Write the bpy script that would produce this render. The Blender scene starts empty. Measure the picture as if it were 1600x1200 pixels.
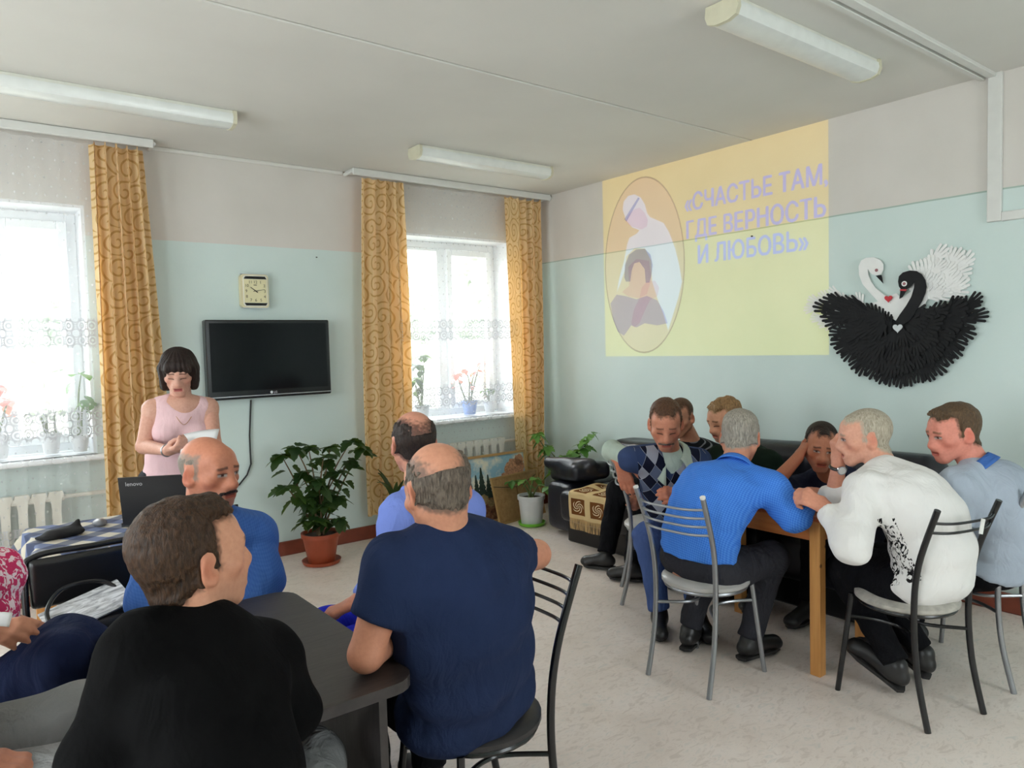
import bpy, math, random
import numpy as np
from mathutils import Vector, Matrix
random.seed(7)
SC = bpy.context.scene
COL = SC.collection

# ---------------------------------------------------------------- camera, sky, exposure
cam_data = bpy.data.cameras.new('camera')
cam_data.sensor_width = 36.0
cam_data.lens = 1141.75 * 36.0 / 1600.0
cam_data.clip_start = 0.05
camera = bpy.data.objects.new('camera', cam_data)
COL.objects.link(camera)
EYE = (0.0, 0.0, 1.5708)
YAW, PITCH, ROLL = math.radians(52.2446), math.radians(-2.9873), math.radians(-1.5013)
fw = Vector((math.cos(YAW)*math.cos(PITCH), math.sin(YAW)*math.cos(PITCH), math.sin(PITCH)))
rt0 = Vector((math.sin(YAW), -math.cos(YAW), 0.0)); up0 = rt0.cross(fw)
rt = math.cos(ROLL)*rt0 + math.sin(ROLL)*up0
up = -math.sin(ROLL)*rt0 + math.cos(ROLL)*up0
mw = Matrix(((rt.x, up.x, -fw.x, EYE[0]), (rt.y, up.y, -fw.y, EYE[1]), (rt.z, up.z, -fw.z, EYE[2]), (0, 0, 0, 1)))
camera.matrix_world = mw
SC.camera = camera

world = bpy.data.worlds.new('overcast_sky'); SC.world = world
world.use_nodes = True
wn = world.node_tree.nodes; wn['Background'].inputs[0].default_value = (0.94, 0.975, 1.0, 1)
wn['Background'].inputs[1].default_value = 12.0
SC.view_settings.view_transform = 'Standard'
SC.view_settings.look = 'None'
SC.view_settings.exposure = 0.0
SC.view_settings.gamma = 1.0
SC.view_settings.use_curve_mapping = False
SC.cycles.max_bounces = 10
SC.cycles.diffuse_bounces = 6
SC.cycles.transparent_max_bounces = 16
SC.cycles.sample_clamp_indirect = 6.0

XW, YW, HC = 4.662, 5.507, 3.0          # right wall, window wall, ceiling height
XL, YB = -3.0, -2.7                      # far left wall and back wall, both behind the camera

def portal(name, loc, rot, sx, sy):
    l = bpy.data.lights.new(name, 'AREA'); l.shape = 'RECTANGLE'; l.size = sx; l.size_y = sy
    l.cycles.is_portal = True
    o = bpy.data.objects.new(name, l); o.location = loc; o.rotation_euler = rot; COL.objects.link(o)
    return o

# ---------------------------------------------------------------- helpers
def lin(c):
    return tuple(((v/255.0)/12.92 if v/255.0 <= 0.04045 else ((v/255.0+0.055)/1.055)**2.4) for v in c)

class NT:
    """small helper for building node materials"""
    def __init__(s, name):
        s.m = bpy.data.materials.new(name); s.m.use_nodes = True
        s.t = s.m.node_tree; s.n = s.t.nodes
        s.b = s.n['Principled BSDF']; s.out = s.n['Material Output']
    def new(s, typ, **kw):
        n = s.n.new(typ)
        for k, v in kw.items(): setattr(n, k, v)
        return n
    def put(s, sock, v):
        if v is None: return
        if hasattr(v, 'is_linked') or isinstance(v, bpy.types.NodeSocket): s.t.links.new(v, sock)
        elif isinstance(v, (tuple, list)) and sock.type == 'RGBA' and len(v) == 3: sock.default_value = (*v, 1)
        else: sock.default_value = v
    def coord(s, out='Object', scale=(1, 1, 1), rot=(0, 0, 0), src=None):
        tc = src if src is not None else s.new('ShaderNodeTexCoord').outputs[out]
        mp = s.new('ShaderNodeMapping'); s.put(mp.inputs['Vector'], tc)
        mp.inputs['Scale'].default_value = scale; mp.inputs['Rotation'].default_value = rot
        return mp.outputs[0]
    def attr(s, name, out='Vector'):
        return s.new('ShaderNodeAttribute', attribute_name=name).outputs[out]
    def math(s, op, a, b=None, c=None, clamp=False):
        n = s.new('ShaderNodeMath', operation=op, use_clamp=clamp)
        for i, v in enumerate((a, b, c)):
            if v is not None: s.put(n.inputs[i], v)
        return n.outputs[0]
    def vmath(s, op, a, b=None):
        n = s.new('ShaderNodeVectorMath', operation=op); s.put(n.inputs[0], a)
        if b is not None: s.put(n.inputs[1], b)
        return n.outputs['Value'] if op in ('LENGTH', 'DOT_PRODUCT', 'DISTANCE') else n.outputs[0]
    def sep(s, v):
        n = s.new('ShaderNodeSeparateXYZ'); s.put(n.inputs[0], v); return n.outputs
    def comb(s, x=0, y=0, z=0):
        n = s.new('ShaderNodeCombineXYZ')
        for i, v in enumerate((x, y, z)): s.put(n.inputs[i], v)
        return n.outputs[0]
    def noise(s, vec, scale=5, detail=3, rough=0.5, out=0, dist=0):
        n = s.new('ShaderNodeTexNoise'); s.put(n.inputs['Vector'], vec); n.inputs['Scale'].default_value = scale
        n.inputs['Detail'].default_value = detail; n.inputs['Roughness'].default_value = rough
        n.inputs['Distortion'].default_value = dist
        return n.outputs[out]
    def ramp(s, f, stops, interp='LINEAR'):
        n = s.new('ShaderNodeValToRGB'); s.put(n.inputs[0], f); cr = n.color_ramp; cr.interpolation = interp
        while len(cr.elements) < len(stops): cr.elements.new(0.5)
        for e, (p, c) in zip(cr.elements, stops):
            e.position = p; e.color = (*c, 1) if len(c) == 3 else c
        return n.outputs[0]
    def mix(s, f, a, b):
        n = s.new('ShaderNodeMix', data_type='RGBA'); s.put(n.inputs[0], f)
        s.put(n.inputs[6], a); s.put(n.inputs[7], b); return n.outputs[2]
    def bump(s, h, strength=0.3, dist=0.01):
        n = s.new('ShaderNodeBump'); n.inputs['Strength'].default_value = strength
        n.inputs['Distance'].default_value = dist; s.put(n.inputs['Height'], h)
        s.t.links.new(n.outputs[0], s.b.inputs['Normal']); return n
    def base(s, c, rough=0.5, metal=0.0, spec=None):
        s.put(s.b.inputs['Base Color'], c); s.put(s.b.inputs['Roughness'], rough)
        s.b.inputs['Metallic'].default_value = metal
        if spec is not None: s.b.inputs['Specular IOR Level'].default_value = spec
        return s
    def shader(s, sock): s.t.links.new(sock, s.out.inputs['Surface'])

MATS = {}
def plain(name, rgb, rough=0.5, metal=0.0, var=0.06, scale=14, bump=0.0, spec=None):
    """one-colour material with a little mottling, so nothing is perfectly flat"""
    if name in MATS: return MATS[name]
    t = NT(name); c = lin(rgb); v = t.coord('Object')
    f = t.noise(v, scale, 4)
    lo = tuple(max(0, x*(1-var)) for x in c); hi = tuple(min(1, x*(1+var)) for x in c)
    t.base(t.ramp(f, [(0.3, lo), (0.7, hi)]), rough, metal, spec)
    if bump: t.bump(t.noise(v, scale*6, 3), bump, 0.004)
    MATS[name] = t.m
    return t.m

def tag(o, label=None, cat=None, group=None, kind=None):
    if label: o['label'] = label
    if cat: o['category'] = cat
    if group: o['group'] = group
    if kind: o['kind'] = kind
    return o

def empty(name, loc=(0, 0, 0), rz=0.0):
    o = bpy.data.objects.new(name, None); COL.objects.link(o)
    o.location = loc; o.rotation_euler = (0, 0, rz); o.empty_display_size = 0.05
    return o

def link_mesh(name, me, mat, parent=None):
    o = bpy.data.objects.new(name, me); COL.objects.link(o)
    if mat is not None:
        for m in (mat if isinstance(mat, (list, tuple)) else [mat]): me.materials.append(m)
    if parent is not None: o.parent = parent
    return o

class MB:
    """collects simple solids into one mesh"""
    def __init__(s): s.v = []; s.f = []; s.uv = {}; s.mi = []; s.cur = 0
    def add(s, vs, fs):
        b = len(s.v); s.v += [tuple(v) for v in vs]
        for f in fs: s.f.append(tuple(i+b for i in f)); s.mi.append(s.cur)
    def box(s, c, d, rz=0.0, ch=0.0, M=None):
        """box centred at c with full size d; ch chamfers every edge"""
        hx, hy, hz = d[0]/2, d[1]/2, d[2]/2
        if ch <= 0:
            vs = [(x, y, z) for x in (-hx, hx) for y in (-hy, hy) for z in (-hz, hz)]
            fs = [(0, 1, 3, 2), (4, 6, 7, 5), (0, 4, 5, 1), (2, 3, 7, 6), (0, 2, 6, 4), (1, 5, 7, 3)]
        else:
            ch = min(ch, hx*.98, hy*.98, hz*.98); vs = []; idx = {}
            for sx in (-1, 1):
                for sy in (-1, 1):
                    for sz in (-1, 1):
                        for a in range(3):
                            p = [sx*(hx-ch), sy*(hy-ch), sz*(hz-ch)]; p[a] = (sx*hx, sy*hy, sz*hz)[a]
                            idx[sx, sy, sz, a] = len(vs); vs.append(tuple(p))
            fs = []
            for a in range(3):
                b, c2 = (a+1) % 3, (a+2) % 3
                for s0 in (-1, 1):
                    q = []
                    for (u, w) in ((-1, -1), (1, -1), (1, 1), (-1, 1)):
                        k = [0, 0, 0]; k[a] = s0; k[b] = u; k[c2] = w; q.append(idx[k[0], k[1], k[2], a])
                    fs.append(tuple(q if s0 > 0 else q[::-1]))
                for u in (-1, 1):
                    for w in (-1, 1):
                        k0 = [0, 0, 0]; k0[a] = -1; k0[b] = u; k0[c2] = w; k1 = list(k0); k1[a] = 1
                        q = [idx[(*k0, b)], idx[(*k1, b)], idx[(*k1, c2)], idx[(*k0, c2)]]
                        fs.append(tuple(q if u*w > 0 else q[::-1]))
            for sx in (-1, 1):
                for sy in (-1, 1):
                    for sz in (-1, 1):
                        q = [idx[sx, sy, sz, 0], idx[sx, sy, sz, 1], idx[sx, sy, sz, 2]]
                        fs.append(tuple(q if sx*sy*sz > 0 else q[::-1]))
        ca, sa = math.cos(rz), math.sin(rz); out = []
        for x, y, z in vs:
            if M is not None:
                p = M @ Vector((x, y, z)); out.append((p.x+c[0], p.y+c[1], p.z+c[2]))
            else: out.append((x*ca-y*sa+c[0], x*sa+y*ca+c[1], z+c[2]))
        s.add(out, fs); return s
    def tube(s, pts, r, n=8, closed=False, flat=1.0):
        """tube along points; r may be a list of radii"""
        P = [Vector(p) for p in pts]; m = len(P); rs = r if isinstance(r, (list, tuple)) else [r]*m
        vs = []; prev = None
        for i in range(m):
            if closed: t = P[(i+1) % m]-P[i-1]
            else: t = P[min(i+1, m-1)]-P[max(i-1, 0)]
            t.normalize()
            if prev is None:
                a = Vector((0, 0, 1)) if abs(t.z) < 0.9 else Vector((1, 0, 0)); u = t.cross(a).normalized()
            else: u = (prev - t*prev.dot(t)).normalized()
            prev = u; w = t.cross(u)
            for j in range(n):
                an = 2*math.pi*j/n; vs.append(P[i]+u*(math.cos(an)*rs[i])+w*(math.sin(an)*rs[i]*flat))
        fs = []; M2 = m if closed else m-1
        for i in range(M2):
            for j in range(n):
                a = i*n+j; b = i*n+(j+1) % n; c = ((i+1) % m)*n+(j+1) % n; d = ((i+1) % m)*n+j
                fs.append((a, b, c, d))
        if not closed: fs += [tuple(range(n))[::-1], tuple((m-1)*n+j for j in range(n))]
        s.add(vs, fs); return s
    def lathe(s, prof, c=(0, 0, 0), n=24, sq=None):
        """profile of (r, z) spun about z"""
        vs = []; m = len(prof)
        for r, z in prof:
            for j in range(n):
                a = 2*math.pi*j/n; vs.append((c[0]+r*math.cos(a), c[1]+r*math.sin(a), c[2]+z))
        fs = []
        for i in range(m-1):
            for j in range(n):
                fs.append((i*n+j, i*n+(j+1) % n, (i+1)*n+(j+1) % n, (i+1)*n+j))
        fs += [tuple(range(n))[::-1], tuple((m-1)*n+j for j in range(n))]
        s.add(vs, fs); return s
    def prism(s, poly, o, ux, uy, depth):
        """outline poly (u,v) in the plane o+ux*u+uy*v, thickened by depth along ux x uy"""
        o, ux, uy = Vector(o), Vector(ux), Vector(uy); nn = ux.cross(uy).normalized()*depth; n = len(poly)
        ar = sum(poly[i][0]*poly[(i+1) % n][1]-poly[(i+1) % n][0]*poly[i][1] for i in range(n))
        if ar < 0: poly = poly[::-1]
        a = [o+ux*u+uy*v for u, v in poly]; b = [p+nn for p in a]
        fs = [tuple(range(n))[::-1], tuple(range(n, 2*n))]
        fs += [(i, (i+1) % n, n+(i+1) % n, n+i) for i in range(n)]
        s.add(a+b, fs); return s
    def ball(s, c, r, nu=12, nv=8, M=None):
        rx, ry, rz = (r, r, r) if not isinstance(r, (tuple, list)) else r
        vs = [(0, 0, -rz)]
        for i in range(1, nv):
            t = math.pi*i/nv-math.pi/2
            for j in range(nu):
                a = 2*math.pi*j/nu; vs.append((rx*math.cos(t)*math.cos(a), ry*math.cos(t)*math.sin(a), rz*math.sin(t)))
        vs.append((0, 0, rz)); fs = []
        for j in range(nu): fs.append((0, 1+(j+1) % nu, 1+j))
        for i in range(nv-2):
            for j in range(nu):
                fs.append((1+i*nu+j, 1+i*nu+(j+1) % nu, 1+(i+1)*nu+(j+1) % nu, 1+(i+1)*nu+j))
        L = len(vs)-1; k = 1+(nv-2)*nu
        for j in range(nu): fs.append((k+j, k+(j+1) % nu, L))
        if M is not None: vs = [M @ Vector(v) for v in vs]
        s.add([(v[0]+c[0], v[1]+c[1], v[2]+c[2]) for v in vs], fs); return s
    def mesh(s, name, smooth=False):
        me = bpy.data.meshes.new(name); me.from_pydata(s.v, [], s.f); 
        if s.mi and max(s.mi) > 0: me.polygons.foreach_set('material_index', s.mi)
        me.update()
        if smooth: 
            me.polygons.foreach_set('use_smooth', [True]*len(me.polygons))
            if smooth != 'full': me.set_sharp_from_angle(angle=math.radians(40))
        return me
    def build(s, name, mat, parent=None, smooth=False, world=True):
        o = link_mesh(name, s.mesh(name, smooth), mat, parent)
        if parent is not None and world: o.matrix_parent_inverse = pinv(parent)
        return o

def pinv(p):
    """inverse of the parent's transform, for parts written in room coordinates"""
    M = Matrix.Translation(p.location) @ Matrix.Rotation(p.rotation_euler.z, 4, 'Z')
    if p.parent is not None: return (pfull(p)).inverted()
    return M.inverted()
def pfull(p):
    M = Matrix.Translation(p.location) @ Matrix.Rotation(p.rotation_euler.z, 4, 'Z')
    if p.parent is not None: return pfull(p.parent) @ p.matrix_parent_inverse @ M
    return M

def sheet(name, fn, nu, nv, mat, parent=None, uvs=(1.0, 1.0), thick=0.0):
    """grid surface fn(u,v)->(x,y,z), with uv in metres"""
    vs = [fn(i/nu, j/nv) for j in range(nv+1) for i in range(nu+1)]
    fs = [(j*(nu+1)+i, j*(nu+1)+i+1, (j+1)*(nu+1)+i+1, (j+1)*(nu+1)+i) for j in range(nv) for i in range(nu)]
    me = bpy.data.meshes.new(name); me.from_pydata(vs, [], fs)
    uvl = me.uv_layers.new(name='uv'); co = []
    for f in fs:
        for k in f: co += [(k % (nu+1))/nu*uvs[0], (k//(nu+1))/nv*uvs[1]]
    uvl.data.foreach_set('uv', co)
    me.polygons.foreach_set('use_smooth', [True]*len(me.polygons)); me.update()
    o = link_mesh(name, me, mat, parent)
    if parent is not None: o.matrix_parent_inverse = pinv(parent)
    if thick:
        md = o.modifiers.new('thickness', 'SOLIDIFY'); md.thickness = thick; md.offset = 0
    return o

def copy_tree(o, parent=None):
    c = o.copy(); COL.objects.link(c)
    if parent is not None: c.parent = parent
    for ch in list(o.children): copy_tree(ch, c)
    return c

def text_mesh(name, s, size, o, ux, uy, mat, parent=None, depth=0.0006, align='LEFT', width=None, bold=0.0):
    """lettering turned into a thin mesh lying in the plane o, ux, uy"""
    cu = bpy.data.curves.new(name, 'FONT'); cu.body = s; cu.size = size; cu.extrude = depth/2; cu.align_x = align
    cu.offset = bold; cu.resolution_u = 3
    t = bpy.data.objects.new(name, cu); COL.objects.link(t)
    me = bpy.data.meshes.new_from_object(t.evaluated_get(bpy.context.evaluated_depsgraph_get()))
    bpy.data.objects.remove(t)
    xs = [v.co.x for v in me.vertices]
    k = width/(max(xs)-min(xs)) if width else 1.0
    ux, uy, o = Vector(ux).normalized(), Vector(uy).normalized(), Vector(o); nz = ux.cross(uy)
    for v in me.vertices:
        c = v.co.copy(); v.co = o+ux*(c.x*k)+uy*c.y+nz*c.z
    me.name = name; me.materials.clear(); ob = link_mesh(name, me, mat, parent)
    if parent is not None: ob.matrix_parent_inverse = pinv(parent)
    return ob

def flat_text(name, s, size, o, ux, uy, mat, parent, width, cell=0.004, bold=1):
    """lettering as one flat layer: outlines filled by winding number, so that no two faces lie over each other"""
    from mathutils.geometry import interpolate_bezier
    cu = bpy.data.curves.new(name, 'FONT'); cu.body = s; cu.size = size
    t = bpy.data.objects.new(name, cu); COL.objects.link(t); dg = bpy.context.evaluated_depsgraph_get()
    c = t.to_curve(dg); P = []
    for sp in c.splines:
        b = sp.bezier_points; pts = []
        for i in range(len(b)):
            a, e = b[i], b[(i+1) % len(b)]; pts += interpolate_bezier(a.co, a.handle_right, e.handle_left, e.co, 6)[:-1]
        P.append(np.array([(p.x, p.y) for p in pts]))
    t.to_curve_clear(); bpy.data.objects.remove(t)
    al = np.concatenate(P); x0, x1 = al[:, 0].min(), al[:, 0].max(); k = width/(x1-x0); y0, y1 = al[:, 1].min(), al[:, 1].max()
    nx, ny = int(width/cell)+5, int((y1-y0)/cell)+5; X = (np.arange(nx)-2)*cell; Y = y0+(np.arange(ny)-2)*cell; W = np.zeros((ny, nx), int)
    for p in P:
        q = p.copy(); q[:, 0] = (q[:, 0]-x0)*k; r = np.roll(q, -1, 0)
        for (ax, ay), (bx, by) in zip(q, r):
            if ay == by: continue
            hit = ((Y >= min(ay, by)) & (Y < max(ay, by))); xi = ax+(Y-ay)*(bx-ax)/(by-ay)
            W += (hit[:, None] & (X[None, :] < xi[:, None]))*(1 if by > ay else -1)
    M = W != 0
    for _ in range(bold): M = M | np.roll(M, 1, 1) | np.roll(M, -1, 1) | np.roll(M, 1, 0)
    o, ux, uy = Vector(o), Vector(ux).normalized(), Vector(uy).normalized(); left = M.copy()
    while left.any():                                                     # every connected stroke group is one letter
        j0, i0 = np.argwhere(left)[0]; L = np.zeros_like(M); stack = [(j0, i0)]; left[j0, i0] = False
        while stack:
            j, i = stack.pop(); L[j, i] = True
            for a, b in ((j+1, i), (j-1, i), (j, i+1), (j, i-1)):
                if 0 <= a < ny and 0 <= b < nx and left[a, b]: left[a, b] = False; stack.append((a, b))
        m = MB()
        for j in np.where(L.any(1))[0]:
            i = 0
            while i < nx:
                if L[j, i]:
                    e = i
                    while e < nx and L[j, e]: e += 1
                    m.add([o+ux*(X[i]-cell/2)+uy*(Y[j]-cell/2), o+ux*(X[e-1]+cell/2)+uy*(Y[j]-cell/2), o+ux*(X[e-1]+cell/2)+uy*(Y[j]+cell/2), o+ux*(X[i]-cell/2)+uy*(Y[j]+cell/2)], [(0, 1, 2, 3)]); i = e
                else: i += 1
        m.build(name, mat, parent)


# ================================================================ materials of the setting
def mat_wall(name, line=True):
    t = NT(name); co = t.coord('Object'); z = t.sep(co)[2]
    wob = t.math('MULTIPLY', t.math('SUBTRACT', t.noise(co, 3.0, 2), 0.5), 0.012)
    zz = t.math('ADD', z, wob)
    mott = t.noise(co, 2.2, 4)
    low = t.ramp(mott, [(0.3, lin((201, 217, 213))), (0.7, lin((208, 222, 219)))])
    upp = t.ramp(mott, [(0.3, lin((206, 201, 194))), (0.7, lin((213, 208, 202)))])
    f = t.math('GREATER_THAN', zz, 2.365)
    c = t.mix(f, low, upp)
    if line:
        d = t.math('ABSOLUTE', t.math('SUBTRACT', zz, 2.365))
        c = t.mix(t.math('LESS_THAN', d, 0.0045), c, lin((160, 180, 170)))
    t.base(c, 0.55, 0, 0.35)
    t.bump(t.noise(co, 70, 3), 0.12, 0.004)
    return t.m
M_WALL_LINE = mat_wall('two_tone_wall_paint_with_line', True)
M_WALL = mat_wall('two_tone_wall_paint', False)

t = NT('whitewashed_ceiling'); co = t.coord('Object')
t.base(t.ramp(t.noise(co, 1.3, 4), [(0.3, lin((213, 211, 205))), (0.7, lin((221, 219, 213)))]), 0.85)
t.bump(t.noise(co, 40, 3), 0.08, 0.004); M_CEIL = t.m

t = NT('beige_marbled_linoleum'); co = t.coord('Object')
n1 = t.noise(co, 3.0, 5, 0.6, dist=0.6); n2 = t.noise(t.coord('Object', (14, 30, 1), (0, 0, 0.6)), 1.0, 4, 0.65, dist=1.2)
c = t.ramp(n1, [(0.28, lin((228, 214, 204))), (0.5, lin((238, 225, 216))), (0.75, lin((242, 231, 224)))])
c = t.mix(t.ramp(n2, [(0.36, (0.4,)*3), (0.48, (0, 0, 0))]), c, lin((196, 180, 168)))
c = t.mix(t.ramp(n2, [(0.56, (0, 0, 0)), (0.68, (0.5,)*3)]), c, lin((206, 203, 196)))
t.base(c, t.ramp(n1, [(0.3, (0.34,)*3), (0.7, (0.5,)*3)]), 0, 0.4)
t.bump(t.noise(co, 120, 2), 0.05, 0.002); M_FLOOR = t.m

M_SKIRT = plain('red_brown_baseboard_paint', (128, 62, 44), 0.4, var=0.12)
M_UPVC = plain('white_window_plastic', (236, 238, 240), 0.3, var=0.02)
M_REVEAL = plain('white_reveal_paint', (232, 233, 236), 0.6, var=0.03)
M_WPLASTIC = plain('white_rail_plastic', (214, 214, 210), 0.35, var=0.03)
t = NT('window_glass')
tr = t.new('ShaderNodeBsdfTransparent'); gl = t.new('ShaderNodeBsdfGlossy'); gl.inputs['Roughness'].default_value = 0.02
mx = t.new('ShaderNodeMixShader'); mx.inputs[0].default_value = 0.05
nz = t.noise(t.coord('Object'), 1.2, 1); t.t.links.new(t.ramp(nz, [(0, (0.96, 0.98, 0.98)), (1, (0.98, 1, 1))]), tr.inputs[0])
t.t.links.new(tr.outputs[0], mx.inputs[1]); t.t.links.new(gl.outputs[0], mx.inputs[2]); t.shader(mx.outputs[0]); M_GLASS = t.m

# ================================================================ room shell
def struct(o, label=None):
    o['kind'] = 'structure'
    if label: o['label'] = label
    return o
m = MB(); m.box(((XL+XW)/2, (YB+YW)/2, -0.05), (XW-XL+0.8, YW-YB+0.8, 0.1)); struct(m.build('floor', M_FLOOR), 'beige marbled linoleum floor')
# ceiling: two rows of slabs with an open joint between them at y = 3.14
ceil = empty('ceiling', (0, 0, HC)); struct(ceil, 'whitewashed ceiling of concrete slabs')
m = MB(); m.box(((XL+XW)/2, (YB+YW)/2, HC+0.12), (XW-XL+0.8, YW-YB+0.8, 0.2)); m.build('slab_backing', M_CEIL, ceil)
for a, b in ((YB-0.4, 3.132), (3.148, YW+0.4)):
    m = MB(); m.box(((XL+XW)/2, (a+b)/2, HC+0.012), (XW-XL+0.8, b-a, 0.024), ch=0.006); m.build('slab', M_CEIL, ceil)

WIN = [(-0.48, 0.77), (3.06, 4.30), (-2.7, -1.5)]     # window wall openings; the last is out of view, added for light
ZS, ZT = 0.90, 2.56
TH = 0.46                                                # thickness of the outer wall
def wall_y(name, y0, y1, x0, x1, holes, mat):
    """wall running along x, with openings"""
    m = MB(); xs = sorted(holes); cur = x0
    for a, b in xs:
        if a > cur: m.box(((cur+a)/2, (y0+y1)/2, HC/2), (a-cur, y1-y0, HC))
        m.box(((a+b)/2, (y0+y1)/2, ZS/2), (b-a, y1-y0, ZS)); m.box(((a+b)/2, (y0+y1)/2, (ZT+HC)/2), (b-a, y1-y0, HC-ZT)); cur = b
    m.box(((cur+x1)/2, (y0+y1)/2, HC/2), (x1-cur, y1-y0, HC))
    return struct(m.build(name, mat))
wall_y('wall_window', YW, YW+TH, XL-0.3, XW+0.3, WIN, M_WALL)['label'] = 'window wall, mint green below and cream above'
m = MB(); m.box((XW+0.15, (YB+YW)/2, HC/2), (0.3, YW-YB+0.7, HC)); struct(m.build('wall_right', M_WALL_LINE), 'right wall, mint green below and off white above')
BH = [(1.8, 3.4)]                                              # unseen window added behind the camera to brighten the room
wall_y('wall_back', YB-TH, YB, XL-0.3, XW+0.3, BH, M_WALL)
for k, (a, b) in enumerate(BH):
    w = empty('window_%d' % (6+k), ((a+b)/2, YB-0.2, ZS)); struct(w, 'white plastic window')
    m = MB()
    for x in (a+0.03, (a+b)/2, b-0.03): m.box((x, YB-0.2, (ZS+ZT)/2), (0.06, 0.07, ZT-ZS))
    for z in (ZS+0.03, ZT-0.03): m.box(((a+b)/2, YB-0.2, z), (b-a-0.12, 0.07, 0.06))
    m.build('window_frame', M_UPVC, w)
    m = MB(); m.box(((a+b)/2, YB-0.2, (ZS+ZT)/2), (b-a-0.1, 0.006, ZT-ZS-0.1)); m.build('pane', M_GLASS, w)
    portal('window_skylight', ((a+b)/2, YB-TH-0.02, (ZS+ZT)/2), (math.pi/2, 0, 0), b-a, ZT-ZS)
# left wall, far outside the picture, given two added windows for more light
ZL, ZU = 0.75, 2.75
m = MB(); LH = [(-0.2, 1.5), (2.1, 3.8)]; cur = YB
for a, b in LH+[(YW, None)]:
    m.box((XL-0.1, (cur+a)/2, HC/2), (0.2, a-cur, HC))
    if b: m.box((XL-0.1, (a+b)/2, ZL/2), (0.2, b-a, ZL)); m.box((XL-0.1, (a+b)/2, (ZU+HC)/2), (0.2, b-a, HC-ZU)); cur = b
struct(m.build('wall_left', M_WALL))
m = MB(); m.box(((XL+XW)/2, YW-0.012, 0.055), (XW-XL, 0.024, 0.11), ch=0.006); struct(m.build('baseboard_window', M_SKIRT), 'red brown painted baseboard under the windows')
m = MB(); m.box((XW-0.012, (YB+YW)/2-0.02, 0.055), (0.024, YW-YB-0.04, 0.11), ch=0.006); struct(m.build('baseboard_right', M_SKIRT), 'red brown painted baseboard below the swans')
m = MB(); m.box(((1.16+2.6)/2, YW-0.012, HC-0.014), (2.6-1.16, 0.024, 0.028), ch=0.008); struct(m.build('trim_1', M_CEIL), 'plaster fillet where window wall meets ceiling')

def window(i, x0, x1, mull):
    yf = YW+0.27                                          # frame plane
    w = empty('window_%d' % i, ((x0+x1)/2, yf, ZS)); struct(w, ['white plastic window behind the lace curtain beside the television', 'white plastic window in the corner, between two gold curtains', 'white plastic window'][i-1])
    # reveal lining boards: cheeks and soffit
    m = MB()
    for x, sgn in ((x0, 1), (x1, -1)): m.box((x+sgn*0.009, YW+0.145, (ZS+ZT)/2), (0.018, 0.26, ZT-ZS))
    m.box(((x0+x1)/2, YW+0.145, ZT-0.009), (x1-x0-0.036, 0.26, 0.018)); m.build('reveal_lining', M_REVEAL, w)
    zb = ZS+0.035
    m = MB(); fwd = 0.062
    for x in (x0+0.018+fwd/2, x1-0.018-fwd/2): m.box((x, yf+0.03, (zb+ZT-0.018)/2), (fwd, 0.07, ZT-0.018-zb), ch=0.006)
    for z in (zb+fwd/2, ZT-0.018-fwd/2): m.box(((x0+x1)/2, yf+0.03, z), (x1-x0-0.036-2*fwd, 0.07, fwd), ch=0.006)
    m.box((mull, yf+0.03, (zb+ZT)/2), (0.075, 0.07, ZT-zb-2*fwd), ch=0.006); m.build('window_frame', M_UPVC, w)
    # right sash opens: its own heavier frame stands proud of the fixed one
    for j, (a, b) in enumerate(((x0+0.018+fwd, mull-0.0375), (mull+0.0375, x1-0.018-fwd))):
        s = 0.06 if j else 0.022; y = yf-0.012 if j else yf+0.02
        m = MB(); z0, z1 = zb+fwd, ZT-0.018-fwd
        for x in (a+s/2-0.004, b-s/2+0.004): m.box((x, y, (z0+z1)/2), (s, 0.06, z1-z0), ch=0.006)
        for z in (z0+s/2, z1-s/2): m.box(((a+b)/2, y, z), (b-a-2*s+0.008, 0.06, s), ch=0.006)
        sh = m.build('sash', M_UPVC, w)
        g = MB(); g.box(((a+b)/2, y+0.012, (z0+z1)/2), (b-a-2*s+0.01, 0.006, z1-z0-2*s+0.01)); g.build('pane', M_GLASS, sh)
        if j:
            h = MB(); h.box((a+s*0.45, y-0.034, 1.62), (0.028, 0.012, 0.07), ch=0.004); h.box((a+s*0.45, y-0.055, 1.57), (0.02, 0.018, 0.12), ch=0.006); h.build('handle', M_UPVC, sh)
    m = MB(); m.box(((x0+x1)/2, YW+0.09, ZS+0.0175), (x1-x0+0.0, 0.36, 0.035), ch=0.008)
    m.box(((x0+x1)/2, YW-0.06, ZS+0.0175), (x1-x0+0.08, 0.1, 0.035), ch=0.01); m.build('window_sill', M_UPVC, w)
    return w
window(1, WIN[0][0], WIN[0][1], 0.265); window(2, WIN[1][0], WIN[1][1], 3.68); window(3, WIN[2][0], WIN[2][1], -2.1)
for i, (a, b) in enumerate(WIN): portal('window_skylight', ((a+b)/2, YW+TH+0.02, (ZS+ZT)/2), (-math.pi/2, 0, 0), b-a, ZT-ZS)
for a, b in LH: portal('window_skylight', (XL-0.22, (a+b)/2, (ZL+ZU)/2), (0, -math.pi/2, 0), ZU-ZL, b-a)
for k, (a, b) in enumerate(LH):                            # the added left wall windows, never in view
    w = empty('window_%d' % (4+k), (XL-0.1, (a+b)/2, ZL)); struct(w, 'white plastic window')
    m = MB()
    for y in (a+0.03, (a+b)/2, b-0.03): m.box((XL-0.1, y, (ZL+ZU)/2), (0.07, 0.06, ZU-ZL))
    for z in (ZL+0.03, ZU-0.03): m.box((XL-0.1, (a+b)/2, z), (0.07, b-a-0.12, 0.06))
    m.build('window_frame', M_UPVC, w)
    m = MB(); m.box((XL-0.1, (a+b)/2, (ZL+ZU)/2), (0.006, b-a-0.1, ZU-ZL-0.1)); m.build('pane', M_GLASS, w)

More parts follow.
